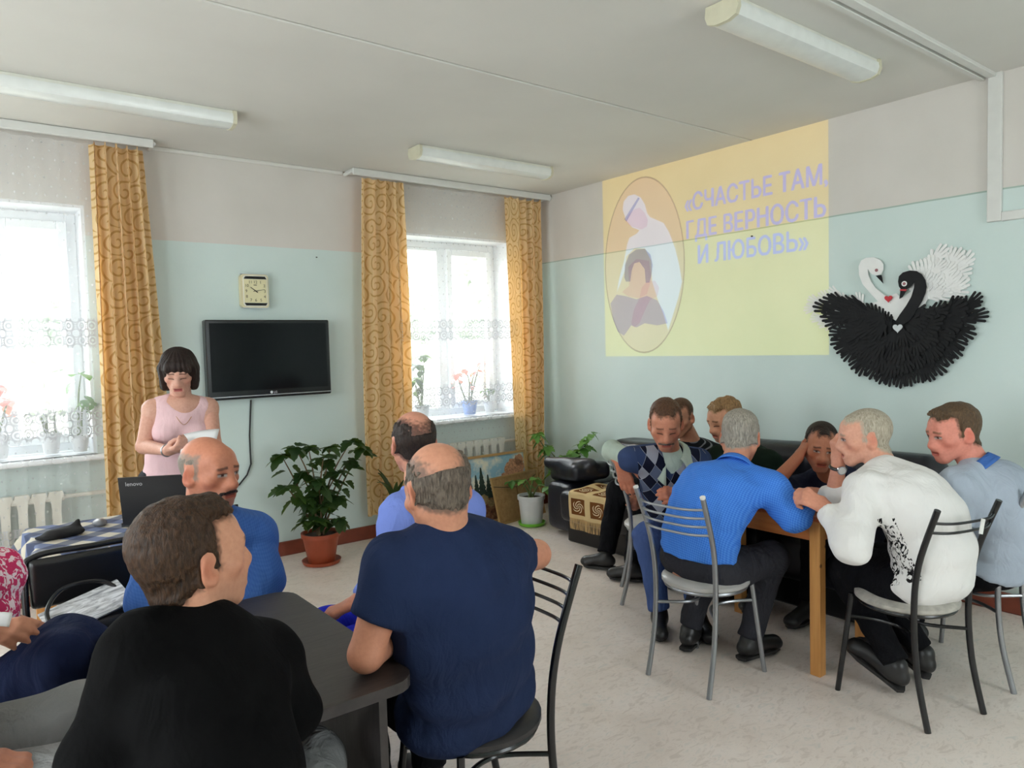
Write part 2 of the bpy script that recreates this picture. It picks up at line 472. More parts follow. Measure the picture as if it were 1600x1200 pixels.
# ---------------------------------------------------------------- outside: yard and trees, seen bleached through the lace
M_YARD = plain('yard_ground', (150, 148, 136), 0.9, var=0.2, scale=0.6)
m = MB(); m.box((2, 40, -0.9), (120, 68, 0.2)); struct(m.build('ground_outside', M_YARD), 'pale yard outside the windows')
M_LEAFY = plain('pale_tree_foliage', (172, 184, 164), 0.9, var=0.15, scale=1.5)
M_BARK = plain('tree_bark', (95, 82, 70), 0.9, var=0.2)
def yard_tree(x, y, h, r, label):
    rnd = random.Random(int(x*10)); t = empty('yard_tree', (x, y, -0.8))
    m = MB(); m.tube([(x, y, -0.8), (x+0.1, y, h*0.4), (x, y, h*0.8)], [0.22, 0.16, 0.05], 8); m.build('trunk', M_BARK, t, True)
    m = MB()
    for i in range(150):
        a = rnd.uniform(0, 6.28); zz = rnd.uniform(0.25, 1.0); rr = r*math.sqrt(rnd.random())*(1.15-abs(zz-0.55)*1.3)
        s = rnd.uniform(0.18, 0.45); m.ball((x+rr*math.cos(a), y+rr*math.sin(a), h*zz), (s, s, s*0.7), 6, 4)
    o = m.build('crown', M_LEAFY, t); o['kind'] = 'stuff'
    tag(t, label, 'tree', 'trees in the yard')
yard_tree(13.5, 24.0, 4.6, 2.2, 'low bushy tree in the yard behind the corner window')
yard_tree(19.5, 27.0, 6.0, 2.4, 'tall tree in the yard behind the corner window')
yard_tree(3.2, 23.0, 3.4, 2.6, 'bushy tree in the yard behind the window beside the television')
yard_tree(-2.0, 26.0, 3.8, 2.4, 'round tree in the yard seen at the picture edge')

# ================================================================ lamps, rails, trunking
M_LAMP_BASE = plain('cream_lamp_metal', (222, 222, 212), 0.45, var=0.05)
M_DIFF = plain('milky_lamp_diffuser', (226, 229, 226), 0.25, var=0.04)
M_CAP = plain('yellowed_lamp_cap', (206, 202, 178), 0.4, var=0.05)
def ceiling_lamp(x0, x1, y, label):
    t = empty('ceiling_lamp', ((x0+x1)/2, y, HC))
    m = MB(); m.box(((x0+x1)/2, y, HC-0.016), (x1-x0-0.03, 0.135, 0.032), ch=0.004); m.build('lamp_tray', M_LAMP_BASE, t)
    prof = [(-0.075, -0.02), (-0.08, -0.045), (-0.068, -0.075), (-0.03, -0.088), (0.03, -0.088), (0.068, -0.075), (0.08, -0.045), (0.075, -0.02)]
    m = MB(); m.prism(prof, (x0+0.02, y, HC), (0, 1, 0), (0, 0, 1), x1-x0-0.04); m.build('diffuser', M_DIFF, t, True)
    for x in (x0, x1-0.022):
        m = MB(); m.prism([(u*1.05, v*1.04 if v < -0.03 else -0.003) for u, v in prof], (x, y, HC), (0, 1, 0), (0, 0, 1), 0.022); m.build('end_cap', M_CAP, t, True)
    tag(t, label, 'ceiling lamp', 'long fluorescent ceiling lamps')
ceiling_lamp(0.20, 1.44, 4.52, 'long fluorescent ceiling lamp nearest the window with the single gold curtain')
ceiling_lamp(2.70, 3.94, 4.55, 'long fluorescent ceiling lamp in front of the corner window')
ceiling_lamp(2.66, 3.90, 1.93, 'long fluorescent ceiling lamp beside the white cable trunking')

def curtain_rail(x0, x1, label):
    t = empty('curtain_rail', ((x0+x1)/2, YW-0.1, HC))
    m = MB(); m.box(((x0+x1)/2, YW-0.185, HC-0.03), (x1-x0, 0.016, 0.056), ch=0.005); m.build('fascia', M_WPLASTIC, t)
    m = MB(); m.box(((x0+x1)/2, YW-0.10, HC-0.012), (x1-x0-0.02, 0.15, 0.022)); m.build('track', M_WPLASTIC, t)
    for x in (x0, x1):
        m = MB(); m.tube([(x, YW-0.185, HC-0.03), (x, YW-0.1, HC-0.03), (x, YW-0.04, HC-0.03)], 0.014, 8); m.build('rail_end', M_WPLASTIC, t, True)
    tag(t, label, 'curtain rail', 'white curtain rails')
curtain_rail(-1.0, 1.17, 'white curtain rail above the single gold curtain')
curtain_rail(2.60, 4.645, 'white curtain rail above the two gold curtains in the corner')

tr = empty('cable_trunking', (XW, 1.59, HC)); tag(tr, 'white plastic cable trunking across the ceiling and down the wall', 'cable trunking')
for y, w_ in ((1.655, 0.03), (1.60, 0.045)):
    m = MB(); m.box(((0.6+XW)/2, y, HC-0.011), (XW-0.6, w_, 0.022), ch=0.003); m.build('ceiling_channel', M_WPLASTIC, tr)
m = MB(); m.box((XW-0.014, 1.585, (HC+2.19)/2), (0.028, 0.07, HC-2.19), ch=0.003); m.build('wall_channel', M_WPLASTIC, tr)
m = MB(); m.box((XW-0.013, (1.55-1.8)/2, 2.212), (0.026, 3.35, 0.05), ch=0.003); m.build('wall_channel', M_WPLASTIC, tr)


# ================================================================ bodies: smooth implicit surfaces turned into meshes
def nrm(v):
    v = np.asarray(v, float); return v/(np.linalg.norm(v)+1e-9)
def A(*v): return np.array(v, float)

def cone(a, b, ra, rb, n=None, s=1.0, flat=False, clip=None):
    """tapered limb from a to b; s thins it along direction n; flat cuts it square at b; clip = (point, normal)"""
    return dict(t='c', a=np.asarray(a, float), b=np.asarray(b, float), ra=ra, rb=rb, n=None if n is None else nrm(n), s=s, flat=flat, clip=clip)
def ell(c, r, R=None, clip=None):
    return dict(t='e', c=np.asarray(c, float), r=np.asarray(r, float), R=np.eye(3) if R is None else np.asarray(R, float), clip=clip)

def rbox(c, h, r, R=None):
    return dict(t='b', c=np.asarray(c, float), r=np.asarray(h, float), rad=r, R=np.eye(3) if R is None else np.asarray(R, float), clip=None)
def pbox(p):
    if p['t'] == 'c':
        m = max(p['ra'], p['rb']); return np.minimum(p['a'], p['b'])-m, np.maximum(p['a'], p['b'])+m
    e = np.sqrt(((p['R']*p['r'][None, :])**2).sum(1)); return p['c']-e, p['c']+e

def pdist(p, X, Y, Z):
    if p['t'] == 'c':
        a, d = p['a'], p['b']-p['a']; L2 = float(d@d)+1e-9; L = math.sqrt(L2)
        x, y, z = X-a[0], Y-a[1], Z-a[2]
        t = np.clip((x*d[0]+y*d[1]+z*d[2])/L2, 0, 1)
        qx, qy, qz = x-t*d[0], y-t*d[1], z-t*d[2]
        r = p['ra']+(p['rb']-p['ra'])*t
        if p['n'] is not None:
            n = p['n']; h = qx*n[0]+qy*n[1]+qz*n[2]; k = 1.0/p['s']-1.0
            qx, qy, qz = qx+n[0]*h*k, qy+n[1]*h*k, qz+n[2]*h*k
            D = (np.sqrt(qx*qx+qy*qy+qz*qz)-r)*math.sqrt(p['s'])
        else: D = np.sqrt(qx*qx+qy*qy+qz*qz)-r
        if p['flat']: D = np.maximum(D, ((x*d[0]+y*d[1]+z*d[2])/L)-L)
    elif p['t'] == 'b':
        x, y, z = X-p['c'][0], Y-p['c'][1], Z-p['c'][2]; R, r, q = p['R'], p['r'], p['rad']
        u = np.abs(x*R[0, 0]+y*R[1, 0]+z*R[2, 0])-r[0]+q; v = np.abs(x*R[0, 1]+y*R[1, 1]+z*R[2, 1])-r[1]+q; w = np.abs(x*R[0, 2]+y*R[1, 2]+z*R[2, 2])-r[2]+q
        D = np.sqrt(np.maximum(u, 0)**2+np.maximum(v, 0)**2+np.maximum(w, 0)**2)+np.minimum(np.maximum(u, np.maximum(v, w)), 0)-q
    else:
        x, y, z = X-p['c'][0], Y-p['c'][1], Z-p['c'][2]; R, r = p['R'], p['r']
        u = (x*R[0, 0]+y*R[1, 0]+z*R[2, 0])/r[0]; v = (x*R[0, 1]+y*R[1, 1]+z*R[2, 1])/r[1]; w = (x*R[0, 2]+y*R[1, 2]+z*R[2, 2])/r[2]
        k0 = np.sqrt(u*u+v*v+w*w)+1e-6; k1 = np.sqrt((u/r[0])**2+(v/r[1])**2+(w/r[2])**2)+1e-6
        D = k0*(k0-1.0)/k1
    if p['clip'] is not None:
        q, n = p['clip']; D = np.maximum(D, (X-q[0])*n[0]+(Y-q[1])*n[1]+(Z-q[2])*n[2])
    return D

class Grid:
    def __init__(s, lo, hi, h):
        s.lo = np.asarray(lo, float)-2.5*h; s.h = h
        s.n = np.ceil((np.asarray(hi, float)+2.5*h-s.lo)/h).astype(int)+1
        s.x = [(s.lo[i]+h*np.arange(s.n[i])).astype(np.float32) for i in range(3)]
    def block(s, lo, hi):
        i0 = np.clip(np.floor((lo-s.lo)/s.h).astype(int), 0, s.n); i1 = np.clip(np.ceil((hi-s.lo)/s.h).astype(int)+1, 0, s.n)
        sl = tuple(slice(a, b) for a, b in zip(i0, i1))
        return sl, s.x[0][sl[0]][:, None, None], s.x[1][sl[1]][None, :, None], s.x[2][sl[2]][None, None, :]
    def field(s, prims, k=60.0):
        E = np.full(tuple(s.n), 1e-9, np.float32); pad = 7.0/k
        for p in prims:
            lo, hi = pbox(p); sl, X, Y, Z = s.block(lo-pad, hi+pad)
            if min(q.stop-q.start for q in sl) <= 0: continue
            E[sl] += np.exp(-k*np.clip(pdist(p, X, Y, Z), -12.0/k*2, None)).astype(np.float32)
        return -np.log(E)/k
    def carve(s, D, prims, k=60.0):
        for p in prims:
            lo, hi = pbox(p); sl, X, Y, Z = s.block(lo-0.05, hi+0.05)
            if min(q.stop-q.start for q in sl) <= 0: continue
            d = -pdist(p, X, Y, Z); a = D[sl]; mx = np.maximum(a, d)
            D[sl] = mx+np.log(np.exp(k*(a-mx))+np.exp(k*(d-mx)))/k
        return D
    def full(s): return s.x[0][:, None, None], s.x[1][None, :, None], s.x[2][None, None, :]

_NL = np.random.RandomState(3).rand(32, 32, 32).astype(np.float32)
def vnoise(X, Y, Z, f, seed=0):
    """value noise in [-1,1] at frequency f (may be a 3-tuple)"""
    f = (f, f, f) if not isinstance(f, (tuple, list)) else f
    X, Y, Z = np.broadcast_arrays(X*f[0]+seed*7.31, Y*f[1]+seed*3.77, Z*f[2]+seed*5.13)
    i, j, k = np.floor(X).astype(np.int32), np.floor(Y).astype(np.int32), np.floor(Z).astype(np.int32)
    u, v, w = X-i, Y-j, Z-k
    u, v, w = u*u*(3-2*u), v*v*(3-2*v), w*w*(3-2*w)
    i0, j0, k0, i1, j1, k1 = i & 31, j & 31, k & 31, (i+1) & 31, (j+1) & 31, (k+1) & 31
    N = _NL
    a = (N[i0, j0, k0]*(1-u)+N[i1, j0, k0]*u)*(1-v)+(N[i0, j1, k0]*(1-u)+N[i1, j1, k0]*u)*v
    b = (N[i0, j0, k1]*(1-u)+N[i1, j0, k1]*u)*(1-v)+(N[i0, j1, k1]*(1-u)+N[i1, j1, k1]*u)*v
    return (a*(1-w)+b*w)*2-1

def nets(D, g):
    """naive surface nets: zero level of D on grid g -> vertices, quads"""
    S = D < 0
    n = D.shape
    C = [S[a:n[0]-1+a, b:n[1]-1+b, c:n[2]-1+c] for a in (0, 1) for b in (0, 1) for c in (0, 1)]
    anyS = C[0].copy(); allS = C[0].copy()
    for q in C[1:]: anyS |= q; allS &= q
    act = anyS & ~allS
    I = np.argwhere(act)
    if len(I) == 0: return np.zeros((0, 3)), np.zeros((0, 4), int)
    idx = np.full(act.shape, -1, np.int64); idx[act] = np.arange(len(I))
    V = np.stack([D[I[:, 0]+a, I[:, 1]+b, I[:, 2]+c] for a in (0, 1) for b in (0, 1) for c in (0, 1)], 1)
    off = np.array([(a, b, c) for a in (0, 1) for b in (0, 1) for c in (0, 1)], float)
    P = np.zeros((len(I), 3)); cnt = np.zeros(len(I))
    for a in range(8):
        for b in range(a+1, 8):
            if np.abs(off[a]-off[b]).sum() != 1: continue
            cr = (V[:, a] < 0) != (V[:, b] < 0); t = V[:, a]/(V[:, a]-V[:, b]+1e-12)
            P[cr] += off[a]+(off[b]-off[a])*t[cr, None]; cnt[cr] += 1
    P = g.lo+g.h*(I+P/np.maximum(cnt, 1)[:, None])
    Q = []
    for ax in range(3):
        sl0 = [slice(None)]*3; sl1 = [slice(None)]*3; sl0[ax] = slice(0, -1); sl1[ax] = slice(1, None)
        cr = S[tuple(sl0)] != S[tuple(sl1)]
        e = np.argwhere(cr); b, c = (ax+1) % 3, (ax+2) % 3
        ok = (e[:, b] > 0) & (e[:, c] > 0) & (e[:, b] < n[b]-1) & (e[:, c] < n[c]-1) & (e[:, ax] < n[ax]-1); e = e[ok]
        q = []
        for db, dc in ((-1, -1), (0, -1), (0, 0), (-1, 0)):
            k = e.copy(); k[:, b] += db; k[:, c] += dc; q.append(idx[k[:, 0], k[:, 1], k[:, 2]])
        q = np.stack(q, 1); ins = S[e[:, 0], e[:, 1], e[:, 2]]
        q[~ins] = q[~ins][:, ::-1]; Q.append(q)
    return P, np.concatenate(Q)

def np_mesh(name, V, Q, attrs=None):
    me = bpy.data.meshes.new(name); me.vertices.add(len(V)); me.loops.add(len(Q)*4); me.polygons.add(len(Q))
    me.vertices.foreach_set('co', np.ascontiguousarray(V, np.float32).ravel())
    me.loops.foreach_set('vertex_index', np.ascontiguousarray(Q, np.int32).ravel())
    me.polygons.foreach_set('loop_start', np.arange(0, len(Q)*4, 4, dtype=np.int32))
    me.polygons.foreach_set('use_smooth', np.ones(len(Q), bool))
    for k, a in (attrs or {}).items():
        if a.shape[1] == 4:
            at = me.attributes.new(k, 'FLOAT_COLOR', 'POINT'); at.data.foreach_set('color', np.ascontiguousarray(a, np.float32).ravel())
        else:
            at = me.attributes.new(k, 'FLOAT_VECTOR', 'POINT'); at.data.foreach_set('vector', np.ascontiguousarray(a, np.float32).ravel())
    me.update(calc_edges=True); me.validate(); return me

def relax(V, Q, it=1, lam=0.5):
    for _ in range(it):
        S = np.zeros_like(V); c = np.zeros(len(V))
        for a, b in ((0, 1), (1, 2), (2, 3), (3, 0)):
            np.add.at(S, Q[:, a], V[Q[:, b]]); np.add.at(S, Q[:, b], V[Q[:, a]]); np.add.at(c, Q[:, a], 1); np.add.at(c, Q[:, b], 1)
        V = V+lam*(S/np.maximum(c, 1)[:, None]-V)
    return V

def bounds(prims, k=60.0):
    lo = np.min([pbox(p)[0] for p in prims], 0)-1.2/k; hi = np.max([pbox(p)[1] for p in prims], 0)+1.2/k; return lo, hi

def surf(prims, h, k=60.0, carve=(), wr=None, smooth=1):
    g = Grid(*bounds(prims, k), h); D = g.field(prims, k)
    if carve: D = g.carve(D, carve, k)
    if wr is not None: D = D+wr(*g.full())
    V, Q = nets(D, g); return relax(V, Q, smooth), Q

# ---------------------------------------------------------------- skin, hair and cloth materials
def mat_skin():
    t = NT('skin'); c = t.attr('col', 'Color')
    n = t.noise(t.coord('Object'), 90, 3)
    t.base(t.mix(t.ramp(n, [(0.35, (0.16,)*3), (0.65, (0, 0, 0))]), c, lin((150, 80, 62))), 0.5, 0, 0.35)
    t.bump(t.noise(t.coord('Object'), 260, 2), 0.12, 0.002); return t.m
M_SKIN = mat_skin()
HAIRCOL = {}
def mat_hair(name, rgb, rgb2, sc=1.0):
    HAIRCOL[name] = tuple(int((a+b)/2) for a, b in zip(rgb, rgb2))
    if name in MATS: return MATS[name]
    t = NT(name); v = t.coord('Object', (160*sc, 160*sc, 35*sc)); n = t.noise(v, 1.0, 4, 0.6, dist=0.4); n2 = t.noise(t.coord('Object'), 22, 3)
    c = t.ramp(n, [(0.3, lin(rgb)), (0.72, lin(rgb2))]); c = t.mix(t.math('MULTIPLY', n2, 0.35), c, lin(rgb))
    t.base(c, 0.55, 0, 0.3); t.bump(n, 0.9, 0.006); MATS[name] = t.m; return t.m
def mat_cloth(name, rgb, var=0.07, weave=900, fold=0.25, rough=0.85):
    if name in MATS: return MATS[name]
    t = NT(name); o = t.coord('Object'); c = lin(rgb); n = t.noise(o, 9, 4)
    t.base(t.ramp(n, [(0.3, tuple(x*(1-var) for x in c)), (0.7, tuple(min(1, x*(1+var)) for x in c))]), rough, 0, 0.08)
    h = t.math('ADD', t.math('MULTIPLY', t.noise(t.coord('Object', (7, 7, 3.2), (0.4, 0.5, 0)), 1.6, 3, 0.55, dist=0.8), 1.0), t.math('MULTIPLY', t.noise(o, weave*0.3, 2), 0.05))
    t.bump(h, fold, 0.06); MATS[name] = t.m; return t.m

# ---------------------------------------------------------------- head, in its own frame: x to its right, y forward, z up, about 0.23 tall
def head_prims(female=False, fat=0.0, nose=1.0):
    f = fat
    P = [ell((0, -0.020, 0.032), (0.0745, 0.094, 0.084)),
         ell((0, 0.020, -0.020), (0.062+f, 0.068, 0.080)),
         ell((0, 0.050, 0.045), (0.054, 0.040, 0.045)),
         cone((-0.050-f, -0.004, -0.052), (-0.016, 0.064, -0.096), 0.021+f, 0.016),
         cone((0.050+f, -0.004, -0.052), (0.016, 0.064, -0.096), 0.021+f, 0.016),
         ell((0, 0.068, -0.098), (0.024, 0.020, 0.017)),
         ell((0, 0.064, -0.060), (0.036, 0.030, 0.028)),
         cone((-0.034, 0.079, 0.024), (0.034, 0.079, 0.024), 0.0105, 0.0105),
         cone((0, 0.086, 0.014), (0, 0.106*1.0+0.004*(nose-1)*10, -0.030), 0.0085, 0.0125*nose),
         ell((-0.013, 0.094, -0.035), (0.0095, 0.011, 0.0085)), ell((0.013, 0.094, -0.035), (0.0095, 0.011, 0.0085)),
         cone((-0.017, 0.088, -0.0605), (0.017, 0.088, -0.0605), 0.0058, 0.0058), cone((-0.015, 0.087, -0.0715), (0.015, 0.087, -0.0715), 0.0068, 0.0068),
         ell((-0.047, 0.052, -0.020), (0.019, 0.022, 0.017)), ell((0.047, 0.052, -0.020), (0.019, 0.022, 0.017))]
    for s in (-1, 1):
        R = np.array(Matrix.Rotation(s*0.38, 3, 'Z') @ Matrix.Rotation(-0.2, 3, 'X'))
        P += [ell((s*0.081, -0.012, -0.006), (0.0055, 0.0165, 0.0285), R), ell((s*0.074, -0.004, -0.024), (0.009, 0.009, 0.010)),
              ell((s*0.0305, 0.0715, 0.004), (0.0150, 0.0135, 0.0120))]
    return P
def head_carve():
    P = []
    for s in (-1, 1):
        R = np.array(Matrix.Rotation(s*0.38, 3, 'Z') @ Matrix.Rotation(-0.2, 3, 'X'))
        P += [ell((s*0.0905, -0.008, -0.001), (0.0085, 0.0105, 0.0185), R), ell((s*0.083, 0.004, -0.010), (0.007, 0.006, 0.008), R)]
    P += [cone((-0.021, 0.0985, -0.066), (0.021, 0.0985, -0.066), 0.0035, 0.0035)]
    return P

def sm(a, b, x):
    t = np.clip((x-a)/(b-a), 0, 1); return t*t*(3-2*t)

def paint_head(V, skin, o):
    x, y, z = V[:, 0], V[:, 1], V[:, 2]; c = np.tile(np.array(lin(skin)), (len(V), 1)); front = sm(0.03, 0.06, y)
    def blend(w, rgb): 
        nonlocal c
        c = c*(1-w[:, None])+np.array(lin(rgb))*w[:, None]
    g = lambda cx, cy, cz, rx, ry, rz: np.exp(-(((np.abs(x)-cx)/rx)**2+((y-cy)/ry)**2+((z-cz)/rz)**2))
    red = tuple(int(max(0, q)) for q in (skin[0]*0.95, skin[1]*0.70, skin[2]*0.64))
    blend(0.4*g(0.045, 0.06, -0.03, 0.022, 0.04, 0.02), red); blend(0.3*g(0, 0.108, -0.03, 0.014, 0.02, 0.014), red)
    blend(0.6*g(0.085, -0.012, -0.005, 0.012, 0.03, 0.035), red)
    if o.get('stubble'): blend(o['stubble']*sm(-0.035, -0.065, z)*sm(-0.02, 0.02, y), (112, 92, 84))
    lipc = o.get('lip', tuple(int(q) for q in (skin[0]*0.82, skin[1]*0.58, skin[2]*0.56)))
    blend(np.clip(sm(0.0235, 0.019, np.abs(x))*sm(0.0115, 0.0075, np.abs(z+0.066))*sm(0.082, 0.088, y), 0, 1), lipc)
    blend(sm(0.021, 0.017, np.abs(x))*sm(0.0028, 0.001, np.abs(z+0.0662))*sm(0.08, 0.085, y), (70, 34, 30))
    # brows, lids and eyes
    bx = np.abs(x); brow = sm(0.0055, 0.0035, np.abs(z-0.0245+0.10*(bx-0.030)))*sm(0.010, 0.014, bx)*sm(0.050, 0.044, bx)*front
    blend(brow*o.get('browk', 0.8), o.get('brow', (70, 50, 38)))
    down = o.get('eyes', 'open') != 'open'
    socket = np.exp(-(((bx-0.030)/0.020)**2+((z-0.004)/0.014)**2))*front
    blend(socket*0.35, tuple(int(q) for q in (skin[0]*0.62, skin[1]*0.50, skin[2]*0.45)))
    if down:
        blend(sm(0.017, 0.013, np.abs(bx-0.030))*sm(0.0042, 0.0018, np.abs(z+0.003+6*(bx-0.030)**2))*front, (48, 30, 24))
    else:
        e = sm(0.0155, 0.0125, np.abs(bx-0.030))*sm(0.0068, 0.0042, np.abs(z-0.003)); blend(e*front, (172, 164, 158))
        blend(sm(0.0062, 0.0045, np.hypot(bx-0.030, z-0.0035))*front, (52, 40, 34))
        blend(sm(0.017, 0.014, np.abs(bx-0.030))*sm(0.0024, 0.001, np.abs(z-0.0085+6*(bx-0.030)**2))*front, (58, 36, 30))
    if o.get('hairstyle'):
        hmk = hair_mask(o['hairstyle'], x, y, z+0.006*vnoise(x, y, z, 40, 2)); sd_ = sm(-0.010, 0.006, hmk+0.006*vnoise(x, y, z, 160, 3))
        ear = (np.abs(x) > 0.073) & (np.abs(z+0.004) < 0.04) & (np.abs(y+0.008) < 0.026); blend(sd_*np.where(ear, 0, 1)*0.85, o['haircol'])
    for rgb, fn in o.get('paint', ()): blend(np.clip(fn(x, y, z), 0, 1), rgb)
    return np.concatenate([c, np.ones((len(c), 1))], 1)

def hair_mask(style, x, y, z):
    low = -0.012+0.62*(y-0.022)
    side = np.minimum(0.020-y, z-low); side = np.minimum(side, 0.09-np.abs(x)+0*z)
    top = np.minimum(z-0.066-0.18*np.abs(x), 0.075-y+0*z)
    if style == 'full': return np.maximum(top, side)
    if style == 'fringe': return np.maximum(np.minimum(z-0.050, 0.093-y), side)
    if style == 'sides': return np.minimum(side, 0.064-z)                          # bald on top
    if style == 'crown_bald':                                                    # bald oval from forehead over the crown
        d = np.sqrt((x/0.052)**2+((y+0.012)/0.092)**2)-1.0
        return np.minimum(np.maximum(top, side), np.where(z > 0.035, d*0.05, 0.05))
    if style == 'thin_top':
        d = np.sqrt(((x+0.010)/0.052)**2+((y+0.050)/0.080)**2)-1.0
        return np.minimum(np.maximum(top, side), np.where(z > 0.03, d*0.05, 0.05))
    if style == 'receding':
        return np.minimum(np.maximum(top, side), np.maximum(0.036-y, 0.03-np.abs(x)) if True else 0)
    return np.maximum(top, side)

def frame(fwd, upv):
    f = nrm(fwd); u = nrm(np.asarray(upv, float)-f*np.dot(upv, f)); r = np.cross(f, u); return np.stack([r, f, u], 1)   # columns right, forward, up

def hand_prims(W, d, n, side, curl=0.5, spread=0.0, thumb=0.4, sc=1.0, curls=None):
    """palm and five jointed fingers; d along the hand, n the way the palm faces"""
    W = np.asarray(W, float); d = nrm(d); n = np.asarray(n, float); n = nrm(n-d*np.dot(n, d)); t = np.cross(d, n)*(1 if side == 'R' else -1)
    P = []; lat = (0.031, 0.0105, -0.0105, -0.030); ln = ((0.042, 0.026, 0.021), (0.046, 0.029, 0.022), (0.043, 0.027, 0.021), (0.034, 0.021, 0.019))
    kl = (0.088, 0.090, 0.086, 0.078); rr = (0.0090, 0.0092, 0.0088, 0.0078)
    for i in range(4):
        K = W+sc*(d*kl[i]+t*lat[i]); P.append(cone(W+sc*(t*lat[i]*0.55+d*0.006), K, 0.0155*sc, 0.0115*sc, n, 0.9))
        a = 0.0; c = (curls[i] if curls else curl); dd = nrm(d+t*(spread*lat[i]*12)); p = K
        for j in range(3):
            a += c*(0.75, 1.0, 0.7)[j]; v = dd*math.cos(a)+n*math.sin(a); q = p+sc*ln[i][j]*v
            P.append(cone(p, q, sc*rr[i]*(1.0, 0.93, 0.86)[j], sc*rr[i]*(0.95, 0.87, 0.74)[j])); p = q
    b = W+sc*(d*0.022+t*0.026+n*0.004); v1 = nrm(d*0.62+t*(0.85-thumb)+n*(0.15+0.6*thumb)); m_ = b+sc*0.042*v1
    v2 = nrm(d*0.85+t*(0.45-0.8*thumb)+n*(0.1+0.5*thumb)); e = m_+sc*0.031*v2; v3 = nrm(v2+d*0.2-t*0.25*thumb)
    P += [cone(W+sc*d*0.008, b, 0.0165*sc, 0.0150*sc), cone(b, m_, 0.0150*sc, 0.0108*sc), cone(m_, e, 0.0106*sc, 0.0096*sc), cone(e, e+sc*0.024*v3, 0.0095*sc, 0.0078*sc)]
    return P

def bend(a, c, la, lb, pole):
    """middle joint of a two-bone limb from a to c, bent towards pole"""
    a, c = np.asarray(a, float), np.asarray(c, float); d = np.linalg.norm(c-a); u = (c-a)/d
    d = min(d, (la+lb)*0.999); x = (la*la-lb*lb+d*d)/(2*d); h = math.sqrt(max(0, la*la-x*x))
    p = np.asarray(pole, float)-a; p = nrm(p-u*np.dot(p, u)); return a+u*x+p*h

